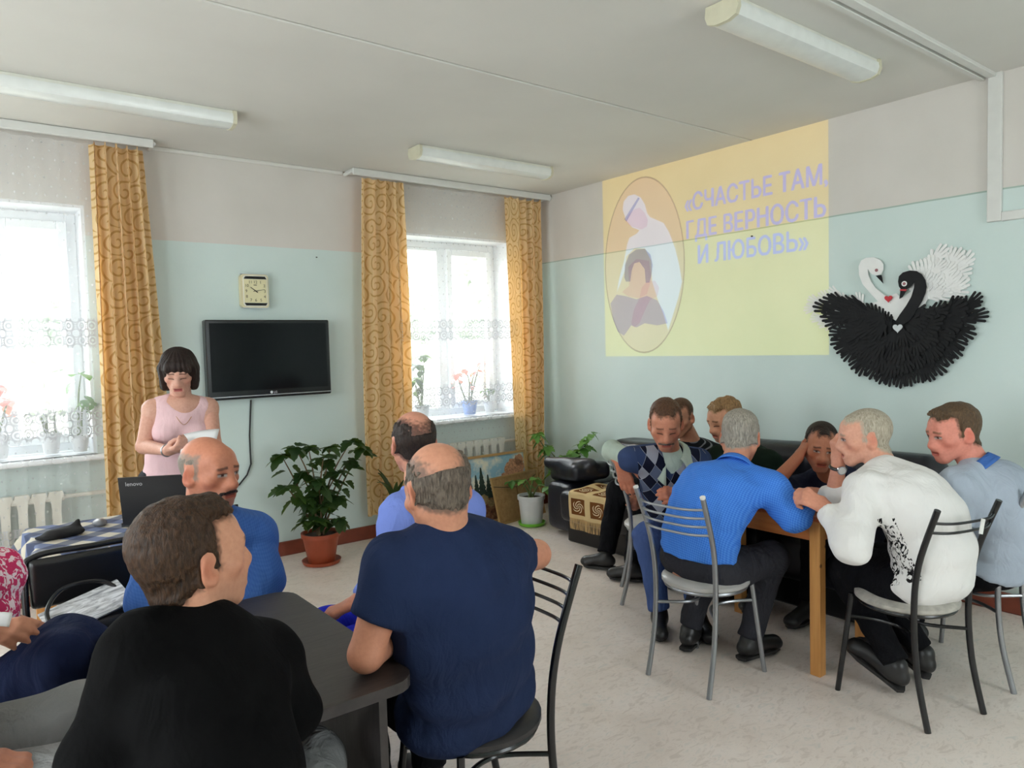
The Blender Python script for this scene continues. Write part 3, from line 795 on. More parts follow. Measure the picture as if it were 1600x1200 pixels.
def person(label, J, skin=(196, 140, 115), hair=None, top=None, legs=None, shoes=None, face=None, hs=1.06, bulk=1.0, female=False,
           hands=None, h_head=0.0032, sleeve='long', seatlean=None, belly=0.0, collar=None, extra=None, group=None, gh=0.0095, skipbody=False):
    """J: joints in room coordinates. P pelvis, N neck base, H head centre, hf/hu head forward/up, SL SR shoulders, EL ER elbows, WL WR wrists,
       HL HR hips, KL KR knees, AL AR ankles, TL TR toes; each limb is optional"""
    J = {k: np.asarray(v, float) for k, v in J.items()}
    P, N = J['P'], J['N']; rightv = nrm(J['SR']-J['SL']); upv = nrm(N-P); fwdv = nrm(np.cross(upv, rightv)); rightv = np.cross(fwdv, upv)
    R = np.stack([rightv, fwdv, upv], 1); L = np.linalg.norm(N-P)
    root = empty('person', (float(P[0]), float(P[1]), 0.0))
    sw = np.linalg.norm(J['SR']-J['SL'])
    M = J.get('M', (P+N)/2-fwdv*0.025)                                    # mid spine, bowed backwards when slouching
    def spine(t): return (1-t)**2*P+2*t*(1-t)*(2*M-(P+N)/2)+t*t*N
    def torso(inf, hem=None, b=bulk, reach=0.92, fill=True):
        hw = sw/0.38*0.5+0.5
        cl = None if hem is None else (spine(hem), -nrm(spine(hem+0.1)-spine(hem)))
        T = [ell(spine(0.02), (0.165*b+inf, 0.115*b+inf, 0.12), R, cl), ell(spine(0.28)+fwdv*belly*0.5, (0.150*b+inf, 0.108*b+belly+inf, 0.14), R, cl),
             ell(spine(0.55), (0.155*b*hw+inf, 0.108*b+belly*0.4+inf, 0.15), R, cl), ell(spine(0.78)+fwdv*0.006, (0.160*b*hw+inf, 0.100*b+inf, 0.12), R, cl)]
        sl, sr = J['SL'], J['SR']; c = (sl+sr)/2
        T += [cone(c+(sl-c)*0.15, c+(sl-c)*reach, 0.075*b+inf*0.8, 0.058+inf*0.8, fwdv, 0.95), cone(c+(sr-c)*0.15, c+(sr-c)*reach, 0.075*b+inf*0.8, 0.058+inf*0.8, fwdv, 0.95),
              cone(N-upv*0.005, c+(sl-c)*min(1, reach*1.08)+upv*0.012, 0.052+inf*0.5, 0.042+inf*0.5), cone(N-upv*0.005, c+(sr-c)*min(1, reach*1.08)+upv*0.012, 0.052+inf*0.5, 0.042+inf*0.5),
              ell(N-upv*0.028, (0.074+inf*0.5, 0.068+inf*0.5, 0.046), R)]
        if not fill: T.pop()
        if female:
            for s in (-1, 1): T.append(ell(spine(0.66)+fwdv*0.088+rightv*s*0.075, (0.068+inf, 0.055+inf, 0.06+inf), R))
        return T
    armk = 0.9 if female else 1.0
    def arm(sd, inf0, inf1, upto):
        """upto: 0..1 upper arm, 1..2 into the forearm"""
        S, E_, W = J['S'+sd], J.get('E'+sd), J.get('W'+sd); o = []
        if E_ is None: return o
        t = min(upto, 1.0); o.append(cone(S, S+(E_-S)*t, 0.056*armk+inf0, (0.056+(0.044-0.056)*t)*armk+inf1, flat=upto < 1))
        if upto > 1 and W is not None:
            t = min(upto-1, 1.0); o.append(cone(E_, E_+(W-E_)*t, 0.045*armk+inf1, (0.045+(0.029-0.045)*t)*armk+inf1*0.8, flat=True))
        return o
    def leg(sd, inf, upto, i2=None):
        H, K, An = J.get('H'+sd), J.get('K'+sd), J.get('A'+sd); o = []; i2 = inf if i2 is None else i2
        if K is None: return o
        o.append(cone(H, K, 0.082*bulk+inf, 0.058+inf))
        if An is not None and upto > 1: o.append(cone(K, K+(An-K)*(upto-1), 0.058+inf, 0.040+i2, flat=True))
        return o
    # --- head
    hm = frame(J['hf'], J.get('hu', (0, 0, 1))); H = J['H']
    toL = lambda p: hm.T @ (np.asarray(p, float)-H)/hs
    fo = dict(face or {}); hp = head_prims(female, fo.get('fat', 0.0), fo.get('nose', 1.0))
    nb = toL(N-upv*0.02); neck = 0.050 if female else 0.057
    hp += [cone((0, -0.030, -0.045), nb, neck/hs, (neck+0.008)/hs), ell(nb, (0.085, 0.075, 0.055))]
    verts, quads, cols = [], [], []; nvt = 0
    def put(V, Q, c):
        nonlocal nvt
        verts.append(V); quads.append(Q+nvt); cols.append(c); nvt += len(V)
    kk = 130.0
    hg = Grid(*bounds(hp, kk), h_head); HD = hg.carve(hg.field(hp, kk), head_carve(), 220.0)
    if hair and hair['style'] != 'bob': fo.update(hairstyle=hair['style'], haircol=HAIRCOL.get(hair['mat'].name, (60, 46, 38)))
    V, Q = nets(HD, hg); V = relax(V, Q, 1, 0.35); put(V @ hm.T*hs+H, Q, paint_head(V, skin, fo))
    sk4 = np.array([*lin(skin), 1.0])
    hand_c = np.array([*lin(tuple(int(q) for q in (skin[0]*0.98, skin[1]*0.92, skin[2]*0.90))), 1.0])
    # --- arms and hands
    hands = hands or {}
    for sd in 'LR':
        if J.get('W'+sd) is None: continue
        S, E_, W = J['S'+sd], J['E'+sd], J['W'+sd]; fa = nrm(W-E_)
        pr = arm(sd, 0, 0, 2.0); pr[-1]['flat'] = False
        if sleeve == 'long' : pr = pr[1:]
        hd = hands.get(sd, {})
        d = nrm(hd.get('d', fa)); n = hd.get('n', np.cross(fa, (0, 0, 1)))
        pr += [cone(W-fa*0.02, W+d*0.015, 0.029*armk, 0.026*armk, n, 0.75)]
        if not hd.get('none'): pr += hand_prims(W+d*0.01, d, n, sd, hd.get('curl', 0.5), hd.get('spread', 0.15), hd.get('thumb', 0.4), hd.get('sc', 0.92 if female else 1.04), hd.get('curls'))
        V, Q = surf(pr, 0.0036, 190.0); put(V, Q, np.tile(hand_c if sleeve == 'long' else (sk4+hand_c)/2, (len(V), 1)))
    # --- covered body, coarser
    if not skipbody:
        pr = torso(-0.012)
        for sd in 'LR': pr += arm(sd, -0.006, -0.008, 1.0)+leg(sd, -0.012, 1.94)
        V, Q = surf(pr, 0.016, 60.0); put(V, Q, np.tile(sk4, (len(V), 1)))
    V = np.concatenate(verts); me = np_mesh('body', V, np.concatenate(quads), {'col': np.concatenate(cols)})
    b = link_mesh('body', me, M_SKIN, root); b.matrix_parent_inverse = pinv(root)
    # --- hair
    if hair:
        hx, hy, hz = hg.full()
        if hair['style'] == 'bob':
            pr = [ell((0, -0.022, 0.030), (0.094, 0.108, 0.102)), ell((0, -0.045, -0.045), (0.088, 0.070, 0.070))]
            for s in (-1, 1): pr += [cone((s*0.072, 0.020, 0.030), (s*0.076, 0.014, -0.082), 0.026, 0.020), cone((s*0.058, -0.04, 0.0), (s*0.066, -0.035, -0.092), 0.045, 0.030)]
            pr += [ell((0, 0.055, 0.066), (0.070, 0.040, 0.034)), cone((-0.05, 0.078, 0.045), (0.05, 0.078, 0.045), 0.016, 0.016)]
            g2 = Grid(*bounds(pr, 110.0), h_head); D = g2.field(pr, 110.0)
            D = g2.carve(D, [ell((0, 0.115, -0.045), (0.058, 0.075, 0.078)), ell((0, 0.03, -0.12), (0.05, 0.09, 0.06))], 160.0)
            X, Y, Z = g2.full(); an = np.arctan2(X, Y+0.03)
            D = D+0.0022*np.sin(an*26+4*vnoise(X, Y, Z, 12))+0.003*vnoise(X, Y, Z, 30)
            V, Q = nets(D, g2)
        else:
            th = hair.get('t', 0.008); s = hair_mask(hair['style'], hx, hy, hz+0.006*vnoise(hx, hy, hz, 40, 2))
            s = sm(-0.004, hair.get('edge', 0.012)+0.010, s+0.006*vnoise(hx, hy, hz, 90, 4)+0.004*vnoise(hx, hy, hz, 200, 9))
            tuft = hair.get('tuft', 0.0)*vnoise(hx, hy, hz, (45, 45, 45), 5)*sm(0.03, 0.09, hz)+hair.get('tuft', 0.0)*0.7*vnoise(hx, hy, hz, 110, 6)
            fr = hair.get('front', 0.0)*sm(0.01, 0.07, hy)*sm(0.05, 0.085, hz)
            D = HD-(th*(0.75+0.5*sm(0.0, 0.09, hz))+fr+tuft)*s+0.0035*(1-s)
            ear = [ell((q*0.086, -0.008, -0.006), (0.014, 0.021, 0.034)) for q in (-1, 1)]
            D = hg.carve(D, ear, 300.0); V, Q = nets(D, hg)
        V = relax(V, Q, 1, 0.3)
        o = link_mesh('hair', np_mesh('hair', V @ hm.T*hs+H, Q), hair['mat'], root); o.matrix_parent_inverse = pinv(root)
    if fo.get('mustache'):
        pr = [cone((s*0.004, 0.101, -0.050), (s*0.032, 0.085, -0.062), 0.0092, 0.0066) for s in (-1, 1)]
        V, Q = surf([dict(p) for p in pr], 0.0025, 250.0, wr=lambda X, Y, Z: 0.0015*vnoise(X, Y, Z, 220))
        o = link_mesh('mustache', np_mesh('mustache', V @ hm.T*hs+H, Q), fo['mustache'], root); o.matrix_parent_inverse = pinv(root)
    # --- clothes
    def loc(V):
        return (V-P) @ R
    def cloth(name, prims, mat, h, wamp=0.006, seed=0, k=55.0, smooth=2, carve=()):
        def wr(X, Y, Z):
            n1 = vnoise(X, Y, Z, (9, 9, 15), seed); n2 = vnoise(X, Y, Z, (24, 24, 30), seed+1)
            return wamp*(0.75*(1-2*np.abs(n1))*0.9+0.35*n2)
        V, Q = surf(prims, h, k, carve, wr, smooth)
        o = link_mesh(name, np_mesh(name, V, Q, {'tl': loc(V)}), mat, root); o.matrix_parent_inverse = pinv(root); return o
    sd0 = int(abs(P[0]*31+P[1]*17)) % 23
    if legs:
        pr = [ell(P, (0.168*bulk+0.006, 0.118*bulk+0.006, 0.11), R)]
        for sd in 'LR': pr += leg(sd, legs.get('inf', 0.014), legs.get('len', 1.97), legs.get('cuff', 0.018))
        if legs.get('skirt'):
            pr += [cone((J['HL']+J['HR'])/2, (J['KL']+J['KR'])/2, 0.13, 0.11, (0, 0, 1), 0.8)]
            pr += [cone((J['KL']+J['KR'])/2, (J['AL']+J['AR'])/2*0.5+(J['KL']+J['KR'])/2*0.5, 0.12, 0.12, flat=True)]
        cloth(legs.get('name', 'trousers'), pr, legs['mat'], gh*1.1, legs.get('wr', 0.008), sd0+3)
    if top:
        inf = top.get('inf', 0.012); pr = torso(inf, top.get('hem', 0.0), reach=top.get('reach', 0.92), fill=not top.get('scoop'))
        up_ = top.get('sleeve', 1.95)
        if up_ > 0:
            for sd in 'LR': pr += arm(sd, top.get('sinf', 0.010), top.get('cinf', 0.012), top.get('sleeve'+sd, up_))
        cloth(top.get('name', 'shirt'), pr, top['mat'], gh, top.get('wr', 0.007), sd0, carve=[ell(N+fwdv*0.045+upv*0.03, top['scoop'], R)] if top.get('scoop') else ())
        if top.get('under'):
            pr = torso(inf-0.012, top.get('hem', 0.0), reach=0.6)
            for sd in 'LR': pr += arm(sd, top['under'].get('sinf', 0.006), top['under'].get('cinf', 0.012), top['under'].get('sleeve'+sd, 1.9))
            cloth('shirt', pr, top['under']['mat'], gh, 0.004, sd0+7)
    if collar:
        # turned-down collar: a band round the neck that folds over and outwards
        nd = nrm(H-hm[:, 2]*0.06-N); nr = nrm(rightv-nd*np.dot(rightv, nd)); nf = np.cross(nd, nr)
        ra, rb, op = collar.get('r', 0.068), collar.get('r', 0.068)*1.05, collar.get('open', 0.5); n = 40
        c0 = N+nd*collar.get('z', 0.012)+nf*collar.get('f', 0.004)
        def fn(u, v):
            a = math.pi/2+op/2+(2*math.pi-op)*u; e = abs(2*u-1)**4                       # e = 1 at the collar points in front
            oo = collar.get('out', 0.0); prof = [(0.0, -0.012), (0.002, 0.030), (0.010, 0.033), (0.020+0.004*e+oo*0.6, 0.012), (0.030+(0.020+oo*0.8)*e+oo, -0.012-(0.045+oo)*e)]
            q = v*(len(prof)-1); i = min(int(q), len(prof)-2); w = q-i; dr = prof[i][0]*(1-w)+prof[i+1][0]*w; dz = prof[i][1]*(1-w)+prof[i+1][1]*w
            dz -= 0.022*sm(0.0, 1.0, np.array(math.sin(a)))*1.0                             # sits lower in front
            p = c0+nr*((ra+dr)*math.cos(a))+nf*((rb+dr)*math.sin(a))+nd*float(dz); return tuple(p)
        sheet('collar', fn, n, 8, collar['mat'], root, (0.4, 0.1), thick=0.003)
    if shoes:
        for sd in 'LR':
            if J.get('A'+sd) is None or J.get('T'+sd) is None: continue
            An, T = J['A'+sd], J['T'+sd]; f = nrm((T-An)*A(1, 1, 0.0)); sole = min(An[2], T[2])-shoes.get('drop', 0.075); s = shoes.get('sc', 1.0)
            tilt = J.get('F'+sd); 
            up3 = A(0, 0, 1) if tilt is None else nrm(tilt); f = nrm(f-up3*np.dot(f, up3)) if tilt is not None else f
            heel = An-up3*0.035-f*0.035; toe = An+f*0.175*s-up3*0.052
            cl = (An-up3*0.078, -up3)
            pr = [cone(heel, An-up3*0.035+f*0.03, 0.036, 0.038, clip=cl), cone(An-up3*0.03+f*0.03, toe, 0.042, 0.036, clip=cl), cone(An, An-up3*0.03, 0.043, 0.044, clip=cl),
                  ell(toe-up3*0.004, (0.042, 0.042, 0.026), clip=cl)]
            V, Q = surf(pr, 0.007, 120.0, smooth=1); o = link_mesh('shoe', np_mesh('shoe', V, Q), shoes['mat'], root); o.matrix_parent_inverse = pinv(root)
            so = MB(); lf = np.cross(f, up3)
            pts = [(-0.075, 0), (-0.06, 0.032), (0.03, 0.036), (0.13*s, 0.044), (0.19*s, 0.030), (0.212*s, 0), (0.19*s, -0.030), (0.13*s, -0.044), (0.03, -0.036), (-0.06, -0.032)]
            so.prism(pts, An-up3*0.088, f, -lf if np.dot(np.cross(f, -lf), up3) > 0 else lf, 0.014 if np.dot(np.cross(f, -lf if np.dot(np.cross(f, -lf), up3) > 0 else lf), up3) > 0 else -0.014)
            so.build('sole', shoes.get('sole', M_SOLE), o)
    tag(root, label, 'person', group)
    return root, dict(R=R, hm=hm, H=H, hs=hs, spine=spine, P=P, fwd=fwdv, right=rightv, up=upv)
M_SOLE = plain('dark_rubber_sole', (38, 36, 36), 0.7)


# ================================================================ curtains
def scroll(t, uv, sc, lines=0.20):
    """spiral scrolls: one spiral in each cell of a loose lattice; returns 0..1 line mask"""
    vo = t.new('ShaderNodeTexVoronoi', voronoi_dimensions='2D'); t.put(vo.inputs['Vector'], uv); vo.inputs['Scale'].default_value = sc; vo.inputs['Randomness'].default_value = 0.55
    sv = t.new('ShaderNodeVectorMath', operation='SCALE'); t.put(sv.inputs[0], uv); sv.inputs['Scale'].default_value = sc
    ps = t.new('ShaderNodeVectorMath', operation='SCALE'); t.put(ps.inputs[0], vo.outputs['Position']); ps.inputs['Scale'].default_value = sc
    q = t.sep(t.vmath('SUBTRACT', sv.outputs[0], ps.outputs[0])); ang = t.math('DIVIDE', t.math('ARCTAN2', q[1], q[0]), 2*math.pi)
    dist = vo.outputs['Distance']; sp = t.math('FRACT', t.math('ADD', ang, t.math('MULTIPLY', dist, 3.4)))
    ln = t.math('LESS_THAN', t.math('ABSOLUTE', t.math('SUBTRACT', sp, 0.5)), lines*0.5)
    return t.math('MULTIPLY', ln, t.math('GREATER_THAN', dist, 0.05))
t = NT('gold_scroll_curtain'); uv = t.new('ShaderNodeUVMap', uv_map='uv').outputs[0]
msk = scroll(t, uv, 5.6, 0.26); n = t.noise(t.coord('Object'), 5, 3)
c = t.ramp(n, [(0.3, lin((230, 206, 158))), (0.7, lin((237, 216, 172)))]); c = t.mix(msk, c, lin((196, 164, 112)))
df = t.new('ShaderNodeBsdfDiffuse'); tl = t.new('ShaderNodeBsdfTranslucent'); mx = t.new('ShaderNodeMixShader'); mx.inputs[0].default_value = 0.32
t.put(df.inputs[0], c); t.put(tl.inputs[0], t.mix(0.75, c, lin((240, 160, 70)))); t.t.links.new(df.outputs[0], mx.inputs[1]); t.t.links.new(tl.outputs[0], mx.inputs[2]); t.shader(mx.outputs[0]); M_CURTAIN = t.m

def lace_mat(name, zoff):
    """white voile with rows of dots and embroidered bands; uv in metres, v measured up from zoff"""
    t = NT(name); uv = t.new('ShaderNodeUVMap', uv_map='uv').outputs[0]; s = t.sep(uv); u = s[0]; z = t.math('ADD', s[1], zoff)
    def cell(su, sv, ou=0.0, ov=0.0):
        a = t.math('SUBTRACT', t.math('FRACT', t.math('ADD', t.math('DIVIDE', u, su), ou)), 0.5); b = t.math('SUBTRACT', t.math('FRACT', t.math('ADD', t.math('DIVIDE', z, sv), ov)), 0.5)
        return t.math('MULTIPLY', a, su), t.math('MULTIPLY', b, sv)
    def rad(a, b): return t.math('SQRT', t.math('ADD', t.math('MULTIPLY', a, a), t.math('MULTIPLY', b, b)))
    def ring(a, b, r, w): return t.math('LESS_THAN', t.math('ABSOLUTE', t.math('SUBTRACT', rad(a, b), r)), w)
    def band(z0, z1): return t.math('MULTIPLY', t.math('GREATER_THAN', z, z0), t.math('LESS_THAN', z, z1))
    dots = t.math('LESS_THAN', rad(*cell(0.075, 0.11)), 0.0075); dots2 = t.math('LESS_THAN', rad(*cell(0.075, 0.11, 0.5, 0.5)), 0.005)
    m_ = t.math('MULTIPLY', t.math('MAXIMUM', dots, dots2), 0.35); mb = 0.0
    for z0, z1 in ((1.63, 1.82), (1.05, 1.25), (0.16, 0.52)):
        a, b = cell(0.085, 0.095, 0, -z0/0.095); a2, b2 = cell(0.085, 0.095, 0.5, 0.5-z0/0.095)
        p = t.math('MAXIMUM', ring(a, b, 0.033, 0.0038), ring(a2, b2, 0.026, 0.0038)); p = t.math('MAXIMUM', p, ring(a, b, 0.014, 0.005))
        p = t.math('MAXIMUM', p, t.math('LESS_THAN', t.math('ABSOLUTE', t.math('SUBTRACT', t.math('ABSOLUTE', a), t.math('ABSOLUTE', b2))), 0.0025))
        bd = band(z0, z1); mb = t.math('MAXIMUM', mb, t.math('MULTIPLY', p, bd)); m_ = t.math('MAXIMUM', t.math('MULTIPLY', m_, t.math('SUBTRACT', 1.0, bd)), t.math('MULTIPLY', p, bd))
    ab = t.math('ADD', t.math('MULTIPLY', m_, 0.66), 0.24)
    tr = t.new('ShaderNodeBsdfTransparent'); df = t.new('ShaderNodeBsdfDiffuse'); tl = t.new('ShaderNodeBsdfTranslucent'); m1 = t.new('ShaderNodeMixShader'); m2 = t.new('ShaderNodeMixShader')
    tr.inputs[0].default_value = (1, 1, 1, 1); col = t.ramp(t.noise(uv, 30, 2), [(0.3, (0.86, 0.87, 0.89)), (0.7, (0.92, 0.92, 0.93))]); t.put(df.inputs[0], col); t.put(tl.inputs[0], t.mix(mb, col, (0.20, 0.20, 0.22)))
    m1.inputs[0].default_value = 0.5; t.t.links.new(df.outputs[0], m1.inputs[1]); t.t.links.new(tl.outputs[0], m1.inputs[2])
    t.put(m2.inputs[0], ab); t.t.links.new(tr.outputs[0], m2.inputs[1]); t.t.links.new(m1.outputs[0], m2.inputs[2]); t.shader(m2.outputs[0]); return t.m

def drape(name, top, bot, z0, z1, folds, amp, y, mat, label, cat, grp, width, seed=0, nu=150, nv=44, flatpart=0.0, scallop=0.0, bell=0.0):
    """cloth hung from a rail: top and bot are (x0, x1); flatpart leaves that share of the left edge smooth"""
    rnd = random.Random(seed); ph = [rnd.uniform(0, 6.28) for _ in range(4)]
    def fn(u, v):
        k = v; x = (bot[0]*(1-k)+top[0]*k)*(1-u)+(bot[1]*(1-k)+top[1]*k)*u
        x += bell*math.sin(math.pi*v)*(u-0.5)
        w = 1.0 if u > flatpart else max(0.0, (u/flatpart-0.75)*4 if flatpart else 1)
        w = max(0.06, min(1, w)); q = 2*math.pi*folds*(u+0.018*math.sin(3.1*v+ph[0]))
        yy = y-amp*w*(0.8*math.sin(q+ph[1])+0.35*math.sin(2.3*q+ph[2]+0.8*v))*(0.55+0.45*math.sin(math.pi*min(1, v*1.02)) if v < 0.96 else 0.7)
        x += amp*0.35*w*math.cos(q+ph[1])
        z = z0+(z1-z0)*v
        if v > 0.985: z -= 0.018*abs(math.sin(q*0.5+ph[3]))
        if scallop and v < 0.01: z += scallop*abs(math.sin(u*math.pi*width/0.085))
        return (x, yy, z)
    o = sheet(name, fn, nu, nv, mat, None, (width, z1-z0)); tag(o, label, cat, grp); return o
G = 'gold scroll curtains'
drape('curtain', (0.795, 1.107), (0.765, 1.215), 0.10, 2.945, 5, 0.046, YW-0.150, M_CURTAIN, 'long gold scroll-patterned curtain behind the standing woman', 'curtain', G, 0.95, 1)
drape('curtain', (2.675, 3.055), (2.63, 3.03), 0.22, 2.945, 4, 0.042, YW-0.150, M_CURTAIN, 'long gold scroll-patterned curtain between the television and the corner window', 'curtain', G, 0.9, 2, bell=0.06)
drape('curtain', (4.115, 4.545), (4.185, 4.515), 0.10, 2.945, 5, 0.038, YW-0.150, M_CURTAIN, 'long gold scroll-patterned curtain hanging in the room corner', 'curtain', G, 0.9, 3, flatpart=0.42)
G = 'white lace curtains'
drape('lace_curtain', (-0.98, 0.80), (-0.98, 0.83), 0.13, 2.945, 16, 0.016, YW-0.106, lace_mat('lace_voile', 0.13), 'white lace curtain over the window beside the standing woman', 'lace curtain', G, 2.4, 4, nu=220, scallop=0.02)
drape('lace_curtain', (2.99, 4.20), (3.0, 4.24), 0.57, 2.945, 9, 0.010, YW-0.106, lace_mat('short_lace_voile', 0.57), 'white lace curtain over the corner window', 'lace curtain', G, 1.5, 5, nu=160)

# ================================================================ radiators
M_RAD = plain('white_radiator_enamel', (226, 222, 210), 0.4, var=0.04)
def radiator(x0, n, label, y=YW-0.055, z0=0.16, z1=0.72):
    t = empty('radiator', (x0+n*0.045, y, 0.0)); prof = [(-0.038, 0), (-0.042, 0.02), (-0.03, 0.05), (-0.024, 0.12), (-0.024, 0.44), (-0.03, 0.51), (-0.042, 0.54), (-0.036, 0.56)]
    me = None
    for i in range(n):
        if me is None:
            m = MB(); m.prism(prof+[(-u, v) for u, v in prof[::-1]], (0, -0.024, 0), (1, 0, 0), (0, 0, 1), -0.048)
            for zz in (0.04, 0.52): m.tube([(-0.046, 0, zz), (0.046, 0, zz)], 0.024, 8)
            me = m.mesh('section', True); me.materials.append(M_RAD)
        o = bpy.data.objects.new('section', me); COL.objects.link(o); o.parent = t; o.location = (i*0.09-(n-1)*0.045, 0, z0)
    m = MB(); xr = x0+n*0.09-0.045
    m.tube([(xr-0.02, y, z1-0.04), (xr+0.1, y, z1-0.04), (xr+0.35, y, z1-0.04)], 0.013, 8); m.build('pipe', M_RAD, t, True)
    tag(t, label, 'radiator', 'cast iron radiators')
radiator(-0.16, 8, 'white cast iron radiator behind the long lace curtain'); radiator(3.48, 7, 'white cast iron radiator under the corner window')


# ================================================================ things on the walls
M_BLACKP = plain('glossy_black_plastic', (14, 15, 17), 0.18, var=0.05)
M_SCREEN = plain('switched_off_screen', (9, 11, 16), 0.12, var=0.03, spec=0.22)
M_SILVER = plain('brushed_silver_trim', (188, 190, 194), 0.3, 0.8); M_LOGO = plain('pale_logo_print', (206, 208, 212), 0.4)
XT, ZTV = 1.928, 1.523; yf = YW-0.10
tv = empty('television', (XT, YW, ZTV)); tag(tv, 'black flat television with a dark screen, hung on the mint wall', 'television')
m = MB(); m.box((XT, YW-0.058, ZTV), (0.93, 0.075, 0.576), ch=0.008); m.box((XT, YW-0.014, ZTV), (0.4, 0.02, 0.3)); m.build('housing', M_BLACKP, tv)
m = MB(); m.box((XT, yf+0.003, ZTV+0.018), (0.872, 0.004, 0.492)); m.build('screen', M_SCREEN, tv)
m = MB(); m.box((XT, yf+0.002, ZTV-0.268), (0.926, 0.008, 0.007), ch=0.002); m.build('trim_strip', M_SILVER, tv)
m = MB(); m.tube([(XT-0.010, yf+0.006, ZTV-0.250), (XT-0.010, yf+0.0025, ZTV-0.250)], 0.010, 16); m.build('logo_disc', M_LOGO, tv)
text_mesh('logo', 'LG', 0.022, (XT+0.006, yf+0.003, ZTV-0.258), (1, 0, 0), (0, 0, 1), M_LOGO, tv, 0.001)
pts = [(1.789, 1.219), (1.779, 1.099), (1.768, 0.957), (1.767, 0.836), (1.768, 0.740), (1.736, 0.662), (1.677, 0.598), (1.615, 0.559), (1.575, 0.598), (1.545, 0.640), (1.515, 0.663)]
m = MB(); m.tube([(x, 5.495, z) for x, z in pts], 0.006, 8); tag(m.build('power_cable', plain('black_cable', (20, 20, 22), 0.5), None, True), 'thin black cable hanging down the wall below the television', 'cable')

M_CREAM = plain('cream_clock_plastic', (216, 206, 168), 0.4, var=0.04); M_FACE = plain('cream_clock_dial', (222, 214, 172), 0.45, var=0.03); M_INK = plain('dark_brown_ink', (52, 44, 34), 0.5)
cx, cz = 1.843, 2.026; ck = empty('wall_clock', (cx, YW, cz)); tag(ck, 'square cream wall clock with black bands above the television', 'clock')
def rrect(w, h, r, n=5):
    o = []
    for sx, sy, a0 in ((1, 1, 0), (-1, 1, 90), (-1, -1, 180), (1, -1, 270)):
        for i in range(n+1):
            a = math.radians(a0+90*i/n); o.append((sx*(w/2-r)+r*math.cos(a), sy*(h/2-r)+r*math.sin(a)))
    return o
m = MB(); m.prism(rrect(0.205, 0.245, 0.025), (cx, YW-0.002, cz), (1, 0, 0), (0, 0, 1), 0.043); m.build('clock_body', M_CREAM, ck)
m = MB(); m.prism(rrect(0.180, 0.228, 0.022), (cx+0.004, YW-0.045, cz), (1, 0, 0), (0, 0, 1), 0.004); m.build('bezel', plain('white_clock_rim', (232, 230, 220), 0.3), ck)
m = MB(); m.box((cx+0.004, YW-0.050, cz), (0.168, 0.003, 0.172)); m.build('dial', M_FACE, ck)
for s in (1, -1):
    m = MB(); m.prism([(-0.084, 0.088*s), (0.084, 0.088*s), (0.072, 0.108*s), (-0.072, 0.108*s)], (cx+0.004, YW-0.0495, cz), (1, 0, 0), (0, 0, 1), 0.003); m.build('dark_band', M_BLACKP, ck)
    m = MB(); m.box((cx, YW-0.03, cz+0.124*s), (0.19, 0.04, 0.004)); m.build('chrome_edge', M_SILVER, ck)
ps = {12: (0, .066), 1: (.038, .066), 2: (.066, .040), 3: (.068, 0), 4: (.066, -.040), 5: (.038, -.066), 6: (0, -.066), 7: (-.036, -.066), 8: (-.066, -.040), 9: (-.068, 0), 10: (-.064, .040), 11: (-.036, .066)}
for k, (u, v) in ps.items(): text_mesh('numeral', str(k), 0.030, (cx+0.004+u, YW-0.0518, cz+v-0.011), (1, 0, 0), (0, 0, 1), M_INK, ck, 0.0008, 'CENTER')
m = MB(); m.box((cx+0.002, YW-0.0518, cz+0.044), (0.024, 0.0008, 0.005)); m.build('maker_mark', M_INK, ck)
for ang, L, w in ((307, 0.046, 0.007), (79, 0.068, 0.0045)):
    a = math.radians(90-ang); d = (math.cos(a), math.sin(a)); n = (-d[1]*w/2, d[0]*w/2); b = -0.018
    m = MB(); m.prism([(d[0]*b+n[0], d[1]*b+n[1]), (d[0]*L+n[0]*.6, d[1]*L+n[1]*.6), (d[0]*L-n[0]*.6, d[1]*L-n[1]*.6), (d[0]*b-n[0], d[1]*b-n[1])], (cx+0.004, YW-0.053, cz), (1, 0, 0), (0, 0, 1), 0.001); m.build('clock_hand', M_INK, ck)
m = MB(); m.tube([(2.351, YW+0.004, 2.307), (2.351, YW-0.014, 2.305)], 0.0045, 6); tag(m.build('wall_nail', M_INK), 'small dark nail in the window wall beside the gold curtain', 'nail')
m = MB(); m.tube([(XW+0.004, 3.135, 2.318), (XW-0.012, 3.135, 2.316)], 0.006, 6); tag(m.build('wall_nail', M_INK), 'small dark nail inside the projected slide', 'nail')

# ---------------------------------------------------------------- projected slide: light thrown on the wall
def beam(name, T, E, k=1.0, T2=None, E2=None):
    t = NT(name); tr = t.new('ShaderNodeBsdfTransparent'); em = t.new('ShaderNodeEmission'); ad = t.new('ShaderNodeAddShader')
    z = t.sep(t.coord('Object'))[2]; f = t.math('DIVIDE', t.math('SUBTRACT', z, 1.45), 1.55, clamp=True)
    t.put(tr.inputs[0], t.mix(f, T2 or T, T)); t.put(em.inputs[0], t.mix(f, E2 or E, E)); em.inputs[1].default_value = k
    t.t.links.new(tr.outputs[0], ad.inputs[0]); t.t.links.new(em.outputs[0], ad.inputs[1]); t.shader(ad.outputs[0]); return t.m
UXR, UZR = (0, -1, 0), (0, 0, 1)
def light_shape(name, poly, off, mat, parent):
    m = MB(); m.add([(XW-off, -u, v) for u, v in poly], [tuple(range(len(poly)))]); return m.build(name, mat, parent)
def wall_shape(name, poly, off, mat, parent, depth=0.0008):
    m = MB(); m.prism(poly, (XW-off, 0, 0), UXR, UZR, depth); return m.build(name, mat, parent)
sl = empty('projected_slide', (XW, 3.6, 1.455)); tag(sl, 'pale yellow projected slide with an oval picture and blue Russian lettering', 'projected slide')
